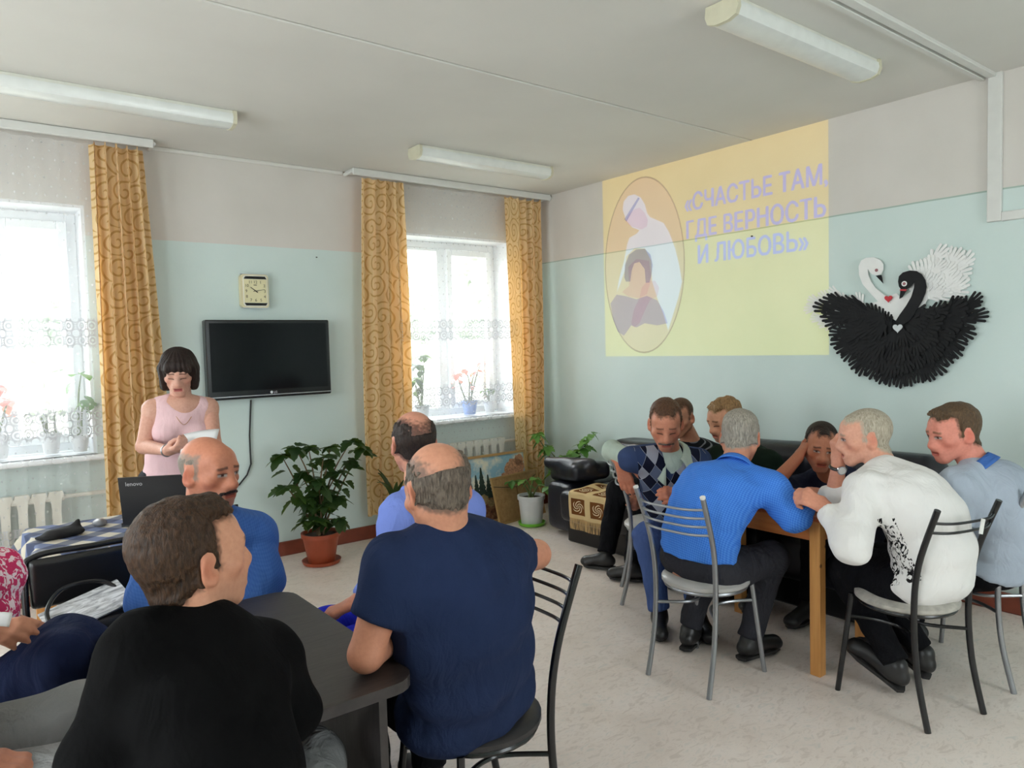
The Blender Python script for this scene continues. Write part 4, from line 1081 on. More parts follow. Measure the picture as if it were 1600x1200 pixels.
B_YEL = beam('slide_yellow', (0.96, 0.94, 0.88), (0.15, 0.10, 0.005), 1.0, (0.96, 0.95, 0.91), (0.14, 0.125, 0.01))
light_shape('slide_field', [(-4.642, 1.455), (-2.556, 1.455), (-2.556, HC-0.001), (-4.642, HC-0.001)], 0.002, B_YEL, sl)
oc, orx, orz = (-4.185, 2.213), 0.437, 0.728
ov = [(oc[0]+orx*math.cos(a), oc[1]+orz*math.sin(a)) for a in np.linspace(0, 2*math.pi, 56, endpoint=False)]
light_shape('oval_picture', ov, 0.0035, beam('oval_ground', (0.97, 0.95, 0.95), (0.02, 0.0, 0.03)), sl)
B_LINE = beam('oval_line', (0.80, 0.78, 0.80), (0.0, 0.0, 0.0)); m = MB()
ou = [(oc[0]+(u-oc[0])*1.012, oc[1]+(v-oc[1])*1.008) for u, v in ov]; inn = [(oc[0]+(u-oc[0])*0.985, oc[1]+(v-oc[1])*0.990) for u, v in ov]
n = len(ov); m.add([(XW-0.005, -u, v) for u, v in ou+inn], [(i, (i+1) % n, n+(i+1) % n, n+i) for i in range(n)]); m.build('oval_border', B_LINE, sl)
B_ROBE = beam('pale_robe_light', (0.97, 0.99, 1.0), (0.03, 0.09, 0.22)); B_DARK = beam('dark_dress_light', (0.80, 0.80, 0.90), (0.0, 0.0, 0.05)); B_FLESH = beam('flesh_light', (0.96, 0.90, 0.88), (0.02, 0.0, 0.04))
B_HAIRL = beam('dark_hair_light', (0.72, 0.74, 0.84), (0.0, 0.0, 0.03)); B_HALO = beam('halo_light', (1, 0.99, 0.9), (0.05, 0.05, 0.02))
o = 0.0055
light_shape('veil', [(-4.401, 2.710), (-4.388, 2.778), (-4.334, 2.816), (-4.263, 2.817), (-4.194, 2.779), (-4.149, 2.712), (-4.128, 2.640), (-4.095, 2.601), (-3.953, 2.532), (-3.900, 2.455), (-3.839, 2.315), (-3.800, 2.178), (-3.775, 2.045), (-3.815, 1.916), (-3.870, 1.786), (-3.922, 1.662), (-3.967, 1.790), (-4.031, 1.930), (-4.084, 2.071), (-4.091, 2.243), (-4.157, 2.353), (-4.273, 2.367), (-4.370, 2.308), (-4.385, 2.203), (-4.436, 2.101), (-4.488, 2.011), (-4.460, 2.121), (-4.395, 2.275), (-4.355, 2.412), (-4.330, 2.462), (-4.247, 2.486), (-4.211, 2.510), (-4.293, 2.544), (-4.363, 2.616)], o, B_ROBE, sl)
light_shape('bent_face', [(-4.367, 2.611), (-4.325, 2.663), (-4.265, 2.693), (-4.207, 2.696), (-4.151, 2.644), (-4.118, 2.579), (-4.130, 2.530), (-4.195, 2.513), (-4.257, 2.539), (-4.328, 2.567)], o+0.001, B_FLESH, sl)
light_shape('veil_band', [(-4.382, 2.627), (-4.221, 2.784), (-4.203, 2.772), (-4.358, 2.603)], o+0.002, B_HAIRL, sl)
light_shape('bare_neck', [(-4.348, 2.217), (-4.252, 2.277), (-4.114, 2.245), (-4.090, 2.088), (-4.143, 1.972), (-4.236, 1.944), (-4.354, 1.970), (-4.426, 2.010), (-4.340, 2.057)], o+0.001, B_FLESH, sl)
light_shape('dark_hair', [(-4.394, 2.133), (-4.384, 2.238), (-4.334, 2.321), (-4.250, 2.355), (-4.157, 2.350), (-4.095, 2.294), (-4.074, 2.207), (-4.089, 2.123), (-4.113, 2.065), (-4.152, 2.068), (-4.161, 2.181), (-4.217, 2.247), (-4.276, 2.241), (-4.306, 2.187), (-4.327, 2.092), (-4.375, 2.096)], o+0.002, B_HAIRL, sl)
light_shape('dark_dress', [(-4.566, 1.920), (-4.489, 1.993), (-4.378, 1.971), (-4.259, 1.937), (-4.143, 1.958), (-4.031, 1.913), (-3.967, 1.824), (-3.925, 1.721), (-4.035, 1.708), (-4.171, 1.731), (-4.265, 1.699), (-4.324, 1.719), (-4.411, 1.633), (-4.484, 1.671), (-4.537, 1.782)], o+0.0015, B_DARK, sl)
light_shape('folded_hands', [(-4.324, 1.737), (-4.285, 1.859), (-4.224, 1.943), (-4.199, 2.028), (-4.140, 2.076), (-4.050, 2.076), (-4.007, 2.013), (-4.030, 1.947), (-4.110, 1.918), (-4.168, 1.835), (-4.229, 1.733), (-4.289, 1.700)], o+0.0025, B_FLESH, sl)
B_TXT = beam('blue_lettering_light', (0.76, 0.82, 0.98), (0.02, 0.02, 0.25))
for s, y0, y1, zb, sz in (('«СЧАСТЬЕ ТАМ,', 3.735, 2.562, 2.585, 0.185), ('ГДЕ ВЕРНОСТЬ', 3.72, 2.575, 2.372, 0.19), ('И ЛЮБОВЬ»', 3.612, 2.70, 2.168, 0.19)):
    flat_text('letter', s, sz, (XW-0.006, y0, zb), UXR, UZR, B_TXT, sl, y0-y1)

# ---------------------------------------------------------------- paper swans
M_BPAP = plain('black_paper', (9, 10, 14), 0.8, var=0.25, scale=6); M_WPAP = plain('white_paper', (234, 234, 232), 0.7, var=0.03)
def hand_outline():
    """cut-out hand pointing along +v, wrist at the origin"""
    o = [(-0.016, 0.0)]
    def fing(bx, by, ang, L, w):
        d = (math.sin(ang), math.cos(ang)); n = (d[1]*w, -d[0]*w)
        return [(bx-n[0], by-n[1]), (bx-n[0]+d[0]*L, by-n[1]+d[1]*L), (bx-n[0]*.4+d[0]*(L+w*.8), by-n[1]*.4+d[1]*(L+w*.8)), (bx+n[0]*.4+d[0]*(L+w*.8), by+n[1]*.4+d[1]*(L+w*.8)), (bx+n[0]+d[0]*L, by+n[1]+d[1]*L), (bx+n[0], by+n[1])]
    for bx, by, an, L in ((-0.024, 0.030, -0.85, 0.030), (-0.021, 0.058, -0.26, 0.044), (-0.0075, 0.064, -0.07, 0.052), (0.0065, 0.063, 0.10, 0.049), (0.020, 0.056, 0.30, 0.040)): o += fing(bx, by, an, L, 0.0072)
    return o+[(0.026, 0.030), (0.016, 0.0)]
HO = hand_outline(); HME = {}
def paper_hand(parent, u, v, ang, off, tilt, sc, mat, key):
    if key not in HME:
        m = MB(); m.prism(HO, (0, 0, 0), (1, 0, 0), (0, 1, 0), 0.0012); me = m.mesh('paper_hand'); me.materials.append(mat); HME[key] = me
    ob = bpy.data.objects.new('paper_hand', HME[key]); COL.objects.link(ob); ob.parent = parent; ob.matrix_parent_inverse = pinv(parent)
    base = Matrix(((0, 0, -1), (-1, 0, 0), (0, 1, 0)))                   # x -> -y, y -> z, z -> -x (towards the room)
    R = base @ Matrix.Rotation(ang, 3, 'Z') @ Matrix.Rotation(tilt, 3, 'X')
    ob.matrix_basis = Matrix.Translation((XW-off, -u, v)) @ R.to_4x4() @ Matrix.Scale(sc, 4)
wsw = empty('white_paper_swan', (XW, 2.2, 1.6)); tag(wsw, 'white paper swan with feathers cut as hands, behind the black one', 'wall decoration', 'paper swans on the wall')
bsw = empty('black_paper_swan', (XW, 2.1, 1.5)); tag(bsw, 'black paper swan with feathers cut as hands, white heart on its breast', 'wall decoration', 'paper swans on the wall')
rnd = random.Random(11)
def path_len(P):
    L = [0]
    for a, b in zip(P, P[1:]): L.append(L[-1]+math.hypot(b[0]-a[0], b[1]-a[1]))
    return L
def fan(parent, curve, centre, n, shrink, off, mat, key, sc=1.0, jit=0.12, tilt=0.10):
    L = path_len(curve)
    for i in range(n):
        s = (i+0.5)/n*L[-1]; k = max(j for j in range(len(L)-1) if L[j] <= s); f = (s-L[k])/(L[k+1]-L[k])
        x = curve[k][0]*(1-f)+curve[k+1][0]*f; y = curve[k][1]*(1-f)+curve[k+1][1]*f
        q = shrink*rnd.uniform(0.95, 1.05); x = centre[0]+(x-centre[0])*q; y = centre[1]+(y-centre[1])*q
        a = math.atan2(y-centre[1], x-centre[0])+rnd.uniform(-jit, jit); h = 0.108*sc
        paper_hand(parent, x-math.cos(a)*h, y-math.sin(a)*h, a-math.pi/2, off+rnd.uniform(0, 0.006), tilt+rnd.uniform(-.05, .08), sc*rnd.uniform(0.92, 1.08), mat, key)
low = [(-2.547, 1.839), (-2.628, 1.802), (-2.605, 1.732), (-2.570, 1.654), (-2.552, 1.585), (-2.513, 1.521), (-2.469, 1.466), (-2.418, 1.398), (-2.358, 1.349), (-2.300, 1.317), (-2.235, 1.290), (-2.172, 1.247), (-2.110, 1.237), (-2.041, 1.259), (-1.982, 1.291), (-1.923, 1.308), (-1.860, 1.340), (-1.804, 1.385), (-1.750, 1.415), (-1.733, 1.460), (-1.710, 1.548), (-1.665, 1.612), (-1.626, 1.675), (-1.627, 1.762), (-1.633, 1.780)]
cen = [(-2.095, 1.675)][0]
inner = [(-2.565, 1.815), (-2.569, 1.730), (-2.504, 1.592), (-2.400, 1.457), (-2.268, 1.358), (-2.125, 1.296), (-2.004, 1.330), (-1.888, 1.392), (-1.804, 1.468), (-1.737, 1.570), (-1.678, 1.685), (-1.659, 1.742), (-1.765, 1.749), (-1.847, 1.724), (-1.961, 1.699), (-2.020, 1.656), (-2.095, 1.643), (-2.156, 1.678), (-2.268, 1.723), (-2.383, 1.770), (-2.485, 1.810)]
wall_shape('breast', [(cen[0]+(a-cen[0])*0.8, cen[1]+(b-cen[1])*0.8) for a, b in inner], 0.012, M_BPAP, bsw, 0.006)
topl = [(-2.542, 1.839), (-2.494, 1.840), (-2.412, 1.817), (-2.358, 1.777), (-2.300, 1.761), (-2.268, 1.763), (-2.204, 1.736), (-2.141, 1.709)]; topr = [(-2.005, 1.709), (-1.961, 1.726), (-1.882, 1.737), (-1.840, 1.749), (-1.775, 1.771), (-1.731, 1.757), (-1.679, 1.776), (-1.630, 1.778)]
fan(bsw, low, cen, 25, 1.0, 0.014, M_BPAP, 'b', 1.18, 0.2); fan(bsw, low, cen, 21, 0.80, 0.022, M_BPAP, 'b', 1.12, 0.25); fan(bsw, low, cen, 16, 0.60, 0.030, M_BPAP, 'b', 1.1, 0.3); fan(bsw, low, cen, 11, 0.42, 0.036, M_BPAP, 'b', 1.0, 0.35)
lc = [(-2.156, 1.582)][0]; rc = [(-2.005, 1.578)][0]
fan(bsw, topl, lc, 7, 0.84, 0.024, M_BPAP, 'b', 1.0, 0.25); fan(bsw, topl, lc, 8, 1.0, 0.018, M_BPAP, 'b', 0.95, 0.25); fan(bsw, topr, rc, 7, 1.0, 0.018, M_BPAP, 'b', 1.0, 0.25)
wtip = [(-2.020, 1.980), (-1.984, 1.996), (-1.933, 2.002), (-1.876, 2.048), (-1.821, 2.068), (-1.773, 2.036), (-1.726, 2.016), (-1.719, 1.965), (-1.716, 1.913), (-1.745, 1.865), (-1.759, 1.814), (-1.745, 1.777)]; wc_ = [(-1.983, 1.793)][0]
fan(wsw, wtip, wc_, 13, 1.06, 0.006, M_WPAP, 'w', 1.1, 0.35, 0.02); fan(wsw, wtip, wc_, 10, 0.78, 0.010, M_WPAP, 'w', 0.95, 0.3, 0.03); fan(wsw, wtip, wc_, 8, 0.55, 0.014, M_WPAP, 'w', 0.95, 0.3, 0.03)
wl = [(-2.583, 1.654), (-2.665, 1.701), (-2.702, 1.754), (-2.674, 1.813), (-2.609, 1.869), (-2.560, 1.891), (-2.485, 1.852), (-2.400, 1.829), (-2.316, 1.831)]; wlc = [(-2.333, 1.686)][0]
fan(wsw, wl, wlc, 9, 1.05, 0.004, M_WPAP, 'w', 0.9, 0.25, -0.01); fan(wsw, wl, wlc, 8, 0.7, 0.006, M_WPAP, 'w', 0.9, 0.3, -0.01)
wall_shape('breast', [(-2.268, 1.780), (-2.204, 1.792), (-2.164, 1.813), (-2.110, 1.833), (-2.080, 1.799), (-2.027, 1.834), (-1.983, 1.885), (-1.932, 1.850), (-1.925, 1.789), (-1.961, 1.730), (-2.020, 1.671), (-2.106, 1.660), (-2.204, 1.728)], 0.020, M_WPAP, wsw, 0.004)
wall_shape('neck', [(-2.219, 1.789), (-2.268, 1.844), (-2.316, 1.904), (-2.338, 1.963), (-2.341, 2.020), (-2.324, 2.055), (-2.292, 2.068), (-2.243, 2.066), (-2.204, 2.044), (-2.187, 2.017), (-2.187, 1.983), (-2.199, 1.958), (-2.227, 1.951), (-2.255, 1.960), (-2.274, 1.980), (-2.283, 1.998), (-2.280, 1.958), (-2.263, 1.916), (-2.235, 1.874), (-2.196, 1.839), (-2.163, 1.814), (-2.145, 1.772)], 0.026, M_WPAP, wsw, 0.006)
wall_shape('beak', [(-2.233, 1.950), (-2.197, 1.951), (-2.186, 1.897)], 0.030, M_BPAP, wsw, 0.003)
M_RED = plain('red_paper', (190, 24, 40), 0.4); M_SILV = plain('silver_grey_paper', (196, 200, 202), 0.4); M_PINKP = plain('dull_pink_paper', (150, 96, 100), 0.6)
def heart(cx, cy, s):
    return [(cx+s*0.0625*16*math.sin(a)**3, cy+s*0.0625*(13*math.cos(a)-5*math.cos(2*a)-2*math.cos(3*a)-math.cos(4*a))) for a in np.linspace(0, 2*math.pi, 28, endpoint=False)]
def disc(c, r, k=1.0): return [(c[0]+r*math.cos(a), c[1]+r*k*math.sin(a)) for a in np.linspace(0, 2*math.pi, 18, endpoint=False)]
e = [(-2.227, 1.983), (-2.150, 1.801), (-2.051, 1.884), (-2.089, 1.618)]
wall_shape('eye', disc(e[0], 0.010), 0.0335, M_PINKP, wsw, 0.002); wall_shape('red_heart', heart(e[1][0], e[1][1], 0.024), 0.040, M_RED, wsw, 0.004)
wall_shape('neck', [(-2.106, 1.656), (-2.080, 1.698), (-2.042, 1.750), (-2.012, 1.802), (-1.996, 1.855), (-1.994, 1.892), (-2.009, 1.870), (-2.027, 1.857), (-2.042, 1.849), (-2.072, 1.852), (-2.084, 1.870), (-2.089, 1.901), (-2.084, 1.932), (-2.061, 1.953), (-2.020, 1.961), (-1.983, 1.954), (-1.954, 1.932), (-1.933, 1.896), (-1.926, 1.857), (-1.932, 1.820), (-1.950, 1.775), (-1.976, 1.731), (-1.997, 1.694), (-2.020, 1.660), (-2.064, 1.634)], 0.044, M_BPAP, bsw, 0.006)
wall_shape('beak', [(-2.075, 1.847), (-2.039, 1.844), (-2.063, 1.806), (-2.081, 1.795)], 0.046, M_BPAP, bsw, 0.004); wall_shape('beak_band', [(-2.077, 1.853), (-2.037, 1.850), (-2.038, 1.840), (-2.076, 1.843)], 0.051, M_RED, bsw, 0.002)
wall_shape('eye', disc(e[2], 0.016), 0.0515, M_WPAP, bsw, 0.002); wall_shape('pupil', disc(e[2], 0.009), 0.0535, M_PINKP, bsw, 0.002); wall_shape('white_heart', heart(e[3][0], e[3][1], 0.029), 0.052, M_SILV, bsw, 0.004)


# ================================================================ chairs
M_CHROME_TUBE = plain('grey_painted_tube', (150, 152, 156), 0.3, 0.75, var=0.06); M_BLACK_TUBE = plain('black_painted_tube', (22, 22, 24), 0.25, 0.0, var=0.08)
M_SEAT_GREY = plain('silver_grey_vinyl', (176, 174, 172), 0.35, var=0.05); M_SEAT_BLK = plain('worn_dark_vinyl', (40, 38, 40), 0.4, var=0.1); M_PLUG = plain('white_tube_plug', (226, 226, 222), 0.5)
M_SEAT_WORN = plain('torn_pale_vinyl', (170, 166, 158), 0.5, var=0.2, scale=30)
def bez(P, n=14):
    """smooth curve through points"""
    P = [Vector(p) for p in P]; out = []
    for i in range(len(P)-1):
        p0, p1, p2, p3 = P[max(i-1, 0)], P[i], P[i+1], P[min(i+2, len(P)-1)]
        for k in range(n if i == len(P)-2 else n-1):
            t = k/(n-1); out.append(0.5*((2*p1)+(p2-p0)*t+(2*p0-5*p1+4*p2-p3)*t*t+(3*p1-p0-3*p2+p3)*t**3))
    return out
def metal_chair(name, frame_m, seat_m, slats=4, plugs=True):
    c = empty(name)
    for s in (-1, 1):
        m = MB(); m.tube(bez([(s*0.168, -0.215, 0.0), (s*0.165, -0.165, 0.22), (s*0.165, -0.150, 0.45), (s*0.172, -0.175, 0.66), (s*0.182, -0.262, 0.90)], 7), 0.0125, 10); o = m.build('back_post', frame_m, c, True)
        if plugs: m = MB(); m.tube([(s*0.182, -0.262, 0.899), (s*0.1825, -0.265, 0.906)], 0.0128, 10); m.build('plug', M_PLUG, o, True)
        m = MB(); m.tube(bez([(s*0.150, 0.165, 0.445), (s*0.168, 0.180, 0.25), (s*0.190, 0.205, 0.0)], 6), 0.0115, 10); m.build('leg', frame_m, c, True)
        m = MB(); m.tube(bez([(s*0.165, -0.158, 0.34), (s*0.07, -0.05, 0.335), (s*0.055, 0.02, 0.335), (s*0.09, 0.10, 0.34), (s*0.162, 0.178, 0.345)], 6), 0.008, 8); m.build('stretcher', frame_m, c, True)
    for k in range(slats):
        z = 0.845-0.040*k; y = -0.262+(0.90-z)*0.36
        m = MB(); m.tube(bez([(-0.178, y, z), (-0.09, y-0.035, z-0.004), (0.09, y-0.035, z-0.004), (0.178, y, z)], 6), 0.0058, 8); m.build('slat', frame_m, c, True)
    m = MB(); ring = [(0.185*math.cos(a), 0.005+0.175*math.sin(a)+(0.01 if math.sin(a) > 0 else 0), 0.432) for a in np.linspace(0, 2*math.pi, 28, endpoint=False)]; m.tube(ring, 0.010, 8, closed=True); m.build('seat_ring', frame_m, c, True)
    m = MB(); m.lathe([(0.01, 0.438), (0.19, 0.438), (0.203, 0.448), (0.203, 0.462), (0.185, 0.478), (0.12, 0.486), (0.01, 0.488)], (0, 0.012, 0), 32); m.build('seat', seat_m, c, True)
    return c
CH_S = metal_chair('metal_chair', M_CHROME_TUBE, M_SEAT_GREY); CH_B = metal_chair('metal_chair', M_BLACK_TUBE, M_SEAT_BLK, 4, False); CH_W = metal_chair('metal_chair', M_BLACK_TUBE, M_SEAT_WORN, 2, False)
for c_ in (CH_S, CH_B, CH_W): c_['used'] = 0
def place(proto, x, y, deg, label, sc=1.0):
    c = proto if not proto['used'] else copy_tree(proto); proto['used'] = 1
    c.location = (x, y, 0); c.rotation_euler = (0, 0, math.radians(deg)); tag(c, label, 'chair', 'metal chairs'); return c
place(CH_S, 2.775, 2.145, -87, 'silver metal chair with a grey round seat under the bright blue shirt')
place(CH_S, 3.405, 2.99, -136, 'silver metal chair under the man in the argyle vest')
place(CH_S, 3.765, 1.36, 2, 'silver metal chair under the man in the grey sweatshirt')
cw = place(CH_W, 3.205, 1.405, -14, 'black metal chair with a torn seat under the white sweater')
m = MB(); m.box((0.02, -0.30, 0.822), (0.020, 0.004, 0.06), M=Matrix.Rotation(0.25, 3, 'Y')); m.build('paper_tag', M_PLUG, cw, False, False)
place(CH_B, 1.23, 1.80, 90, 'black metal chair under the man in the navy T-shirt')
place(CH_B, 0.80, 3.03, 180, 'black metal chair under the man with the dark moustache')
place(CH_B, *(-0.062, 2.788, 0.491)[:2], -38, 'black metal chair under the woman in the floral blouse')
place(CH_B, *(-0.172, 2.122, 0.617)[:2], -38, 'black metal chair under the man with his hand on his thigh')
def stool(x, y, label):
    st = empty('stool', (x, y, 0)); tag(st, label, 'stool', 'low round stools')
    m = MB(); m.lathe([(0.01, 0.42), (0.17, 0.42), (0.175, 0.44), (0.16, 0.455), (0.01, 0.458)], (x, y, 0), 24); m.build('seat', M_SEAT_BLK, st, True)
    for a in range(4):
        c, s_ = math.cos(a*math.pi/2+.78), math.sin(a*math.pi/2+.78); m = MB(); m.tube([(x+c*.12, y+s_*.12, 0.42), (x+c*.17, y+s_*.17, 0)], 0.012, 8); m.build('leg', M_BLACK_TUBE, st, True)
stool(0.36, 1.29, 'low round stool under the man in the black sweater'); stool(1.50, 2.43, 'low round stool under the man in the light blue shirt')

# folding chair with a black padded back, handbag on its seat
fc = empty('folding_chair', (0.42, 3.02, 0)); tag(fc, 'black folding chair with a padded back, holding a handbag', 'chair')
M_VINYL = plain('black_vinyl', (18, 18, 20), 0.35, var=0.1)
def fp(u, v, z): return (0.405+u, 3.0+v, z)
m = MB(); m.tube(bez([fp(-0.215, 0.02, 0.0), fp(-0.215, 0.14, 0.45), fp(-0.215, 0.20, 0.76), fp(-0.18, 0.215, 0.835), fp(0.0, 0.22, 0.84), fp(0.18, 0.215, 0.835), fp(0.215, 0.20, 0.76), fp(0.215, 0.14, 0.45), fp(0.215, 0.02, 0.0)], 8), 0.0125, 10); m.build('back_tube', M_BLACK_TUBE, fc, True)
V, Q = surf([rbox(fp(0, 0.198, 0.735), (0.205, 0.018, 0.095), 0.016)], 0.012, 200); o = link_mesh('backrest', np_mesh('backrest', V, Q), M_VINYL, fc); o.matrix_parent_inverse = pinv(fc)
V, Q = surf([rbox(fp(0, -0.02, 0.445), (0.205, 0.19, 0.024), 0.02)], 0.014, 200); o = link_mesh('seat', np_mesh('seat', V, Q), M_VINYL, fc); o.matrix_parent_inverse = pinv(fc)
for s in (-1, 1):
    m = MB(); m.tube([fp(s*0.2, -0.18, 0.0), fp(s*0.2, -0.1, 0.25), fp(s*0.2, 0.1, 0.43)], 0.0115, 8); m.build('leg', M_BLACK_TUBE, fc, True)

# handbag with a glossy folder lying in it, pale blue box beside it
hb = empty('handbag', (0.36, 2.98, 0.47)); tag(hb, 'black handbag holding a glossy white folder on the folding chair', 'handbag')
bm = MB(); V, Q = surf([rbox((0.36, 3.0, 0.560), (0.135, 0.085, 0.085), 0.035)], 0.010, 150, wr=lambda X, Y, Z: 0.004*vnoise(X, Y, Z, 22)); o = link_mesh('bag_body', np_mesh('bag_body', V, Q), plain('black_bag_leather', (20, 20, 24), 0.35, var=0.15), hb); o.matrix_parent_inverse = pinv(hb)
m = MB(); m.tube(bez([(0.25, 2.98, 0.62), (0.24, 3.03, 0.68), (0.30, 3.09, 0.73), (0.42, 3.09, 0.73), (0.48, 3.03, 0.68), (0.47, 2.98, 0.62)], 7), 0.008, 8); m.build('bag_handle', M_VINYL, hb, True)
t = NT('glossy_folder'); n_ = t.noise(t.coord('Object', (8, 30, 8)), 1.5, 3, 0.6, dist=1.5); t.base(t.ramp(n_, [(0.35, lin((150, 152, 156))), (0.6, lin((236, 238, 240)))]), 0.12, 0, 0.6); t.bump(n_, 0.4, 0.01)
m = MB(); m.box((0.36, 3.0, 0.668), (0.27, 0.16, 0.006), M=Matrix.Rotation(-0.18, 3, 'Y') @ Matrix.Rotation(0.35, 3, 'X') @ Matrix.Rotation(0.15, 3, 'Z')); m.build('folder', t.m, hb)
m = MB(); m.box((0.535, 2.93, 0.515), (0.075, 0.08, 0.09), 0.3, ch=0.004); o = m.build('small_box', plain('pale_blue_card', (120, 165, 205), 0.6)); tag(o, 'small pale blue cardboard box beside the handbag', 'box')

# ================================================================ tables
M_DARKTOP = NT('dark_wenge_tabletop'); t = M_DARKTOP; n_ = t.noise(t.coord('Object', (9, 60, 9)), 1.4, 4, 0.6); t.base(t.ramp(n_, [(0.3, lin((44, 40, 40))), (0.7, lin((64, 58, 57)))]), 0.38, 0, 0.4); t.bump(n_, 0.08, 0.003); M_DARKTOP = t.m
dt = empty('dark_table', (0.61, 2.01, 0)); tag(dt, 'dark brown panel-legged table with rounded corners in the foreground', 'table')
m = MB(); m.prism(rrect(0.585, 0.885, 0.07), (0.608, 2.012, 0.722), (1, 0, 0), (0, 1, 0), 0.028); m.build('tabletop', M_DARKTOP, dt)
for x in (0.40, 0.825): m = MB(); m.box((x, 2.01, 0.361), (0.022, 0.76, 0.722)); m.build('side_panel', M_DARKTOP, dt)
m = MB(); m.box((0.6125, 2.01, 0.62), (0.403, 0.02, 0.20)); m.build('stretcher_panel', M_DARKTOP, dt)

def mat_pine(name, a, b, axis):
    t = NT(name); sc = [60, 60, 60]; sc[axis] = 4; n_ = t.noise(t.coord('Object', tuple(sc)), 0.8, 4, 0.6, dist=0.8)
    vo = t.new('ShaderNodeTexVoronoi'); t.put(vo.inputs['Vector'], t.coord('Object')); vo.inputs['Scale'].default_value = 7
    c = t.ramp(n_, [(0.3, lin(a)), (0.7, lin(b))]); c = t.mix(t.ramp(vo.outputs['Distance'], [(0.05, (0.9,)*3), (0.09, (0, 0, 0))]), c, lin((84, 46, 22)))
    t.base(c, 0.4, 0, 0.4); t.bump(n_, 0.08, 0.002); return t.m
M_PINE_LEG = mat_pine('varnished_pine_leg', (182, 124, 66), (204, 148, 86), 2); M_PINE_TOP = mat_pine('red_varnished_tabletop', (150, 76, 40), (172, 92, 50), 1); M_PINE_AP = mat_pine('varnished_pine_apron', (168, 98, 50), (190, 118, 64), 1)
pt = empty('pine_table', (3.355, 2.14, 0)); tag(pt, 'varnished pine table with square legs, men gathered round it', 'table')
m = MB(); m.box((3.355, 2.14, 0.744), (0.53, 0.83, 0.024), ch=0.005); m.build('tabletop', M_PINE_TOP, pt)
for x in (3.145, 3.562):
    for y in (1.785, 2.495): m = MB(); m.box((x, y, 0.366), (0.052, 0.052, 0.732), ch=0.003); m.build('leg', M_PINE_LEG, pt)
for x in (3.142, 3.566): m = MB(); m.box((x, 2.14, 0.682), (0.020, 0.66, 0.10)); m.build('apron', M_PINE_AP, pt)
for y in (1.782, 2.498): m = MB(); m.box((3.355, y, 0.682), (0.37, 0.020, 0.10)); m.build('apron', M_PINE_AP, pt)

# small table under a plaid cloth, with the laptop
lt = empty('side_table', (0.56, 3.97, 0)); tag(lt, 'small square table hidden under the plaid cloth', 'table')
m = MB(); m.box((0.64, 3.97, 0.727), (0.74, 0.56, 0.022)); m.build('tabletop', M_PINE_TOP, lt)
for x in (0.31, 0.97):
    for y in (3.73, 4.21): m = MB(); m.box((x, y, 0.358), (0.04, 0.04, 0.716)); m.build('leg', M_PINE_LEG, lt)
t = NT('blue_plaid_cloth'); uv = t.new('ShaderNodeUVMap', uv_map='uv').outputs[0]; s = t.sep(uv)
ru = t.math('ADD', t.math('MULTIPLY', s[0], 0.8), t.math('MULTIPLY', s[1], 0.6)); rv = t.math('SUBTRACT', t.math('MULTIPLY', s[1], 0.8), t.math('MULTIPLY', s[0], 0.6))
fu, fv = t.math('FRACT', t.math('DIVIDE', ru, 0.15)), t.math('FRACT', t.math('DIVIDE', rv, 0.15))
a, b = t.math('LESS_THAN', fu, 0.5), t.math('LESS_THAN', fv, 0.5)
c = t.mix(a, lin((186, 188, 196)), lin((104, 114, 146))); c = t.mix(t.math('MULTIPLY', b, 0.75), c, lin((44, 50, 74))); c = t.mix(t.math('MULTIPLY', t.math('SUBTRACT', 1.0, a), t.math('SUBTRACT', 1.0, b)), c, lin((196, 188, 172)))
t.base(c, 0.8, 0, 0.2)
def cloth_fn(u, v):
    hx, hy, dp = 0.38, 0.29, 0.17; X, Y = (u-0.5)*2*(hx+dp), (v-0.5)*2*(hy+dp)
    ox, oy = max(0, abs(X)-hx), max(0, abs(Y)-hy); x = math.copysign(min(abs(X), hx)+0.10*ox, X); y = math.copysign(min(abs(Y), hy)+0.10*oy, Y)
    dz = max(ox, oy); x += math.copysign(0.35*min(ox, oy), X); y += math.copysign(0.35*min(ox, oy), Y)
    if dz > 0: x += 0.012*math.sin(Y*28)*(ox > 0); y += 0.012*math.sin(X*28)*(oy > 0)
    return (0.64+x, 3.97+y, 0.742-dz*0.97+(0.0 if dz else 0.001*math.sin(X*9)))
o = sheet('tablecloth', cloth_fn, 60, 56, t.m, None, (1.10, 0.92), thick=0.003); tag(o, 'blue and white plaid cloth over the laptop table', 'tablecloth')
lp = empty('laptop', (0.66, 3.93, 0.745)); tag(lp, 'open black laptop on the plaid cloth, lid towards the room', 'laptop')
M_LAP = plain('matte_black_laptop', (20, 20, 23), 0.4, var=0.06); M_KEYS = plain('grey_keyboard', (150, 150, 156), 0.4)
la = math.radians(28.0)                                                  # the lid's back faces the room
lu, lv = Vector((math.cos(-la), math.sin(-la), 0)), Vector((math.sin(la), math.cos(la), 0)); lo = Vector((0.80, 3.83, 0.748))
m = MB(); m.prism([(-0.18, 0.0), (0.18, 0.0), (0.18, 0.245), (-0.18, 0.245)], lo+lu*(-0.01), lu, lv, 0.018); m.build('base', M_LAP, lp)
m = MB(); m.prism([(-0.155, 0.03), (0.155, 0.03), (0.155, 0.14), (-0.155, 0.14)], lo+Vector((0, 0, 0.0185)), lu, lv, 0.0015); m.build('keyboard', M_KEYS, lp)
lw = (Vector((0, 0, 1))*0.985-lv*0.17).normalized(); m = MB(); m.prism([(-0.18, 0.0), (0.18, 0.0), (0.18, 0.238), (-0.18, 0.238)], lo+Vector((0, 0, 0.012)), lu, lw, 0.008); lid = m.build('lid', M_LAP, lp)
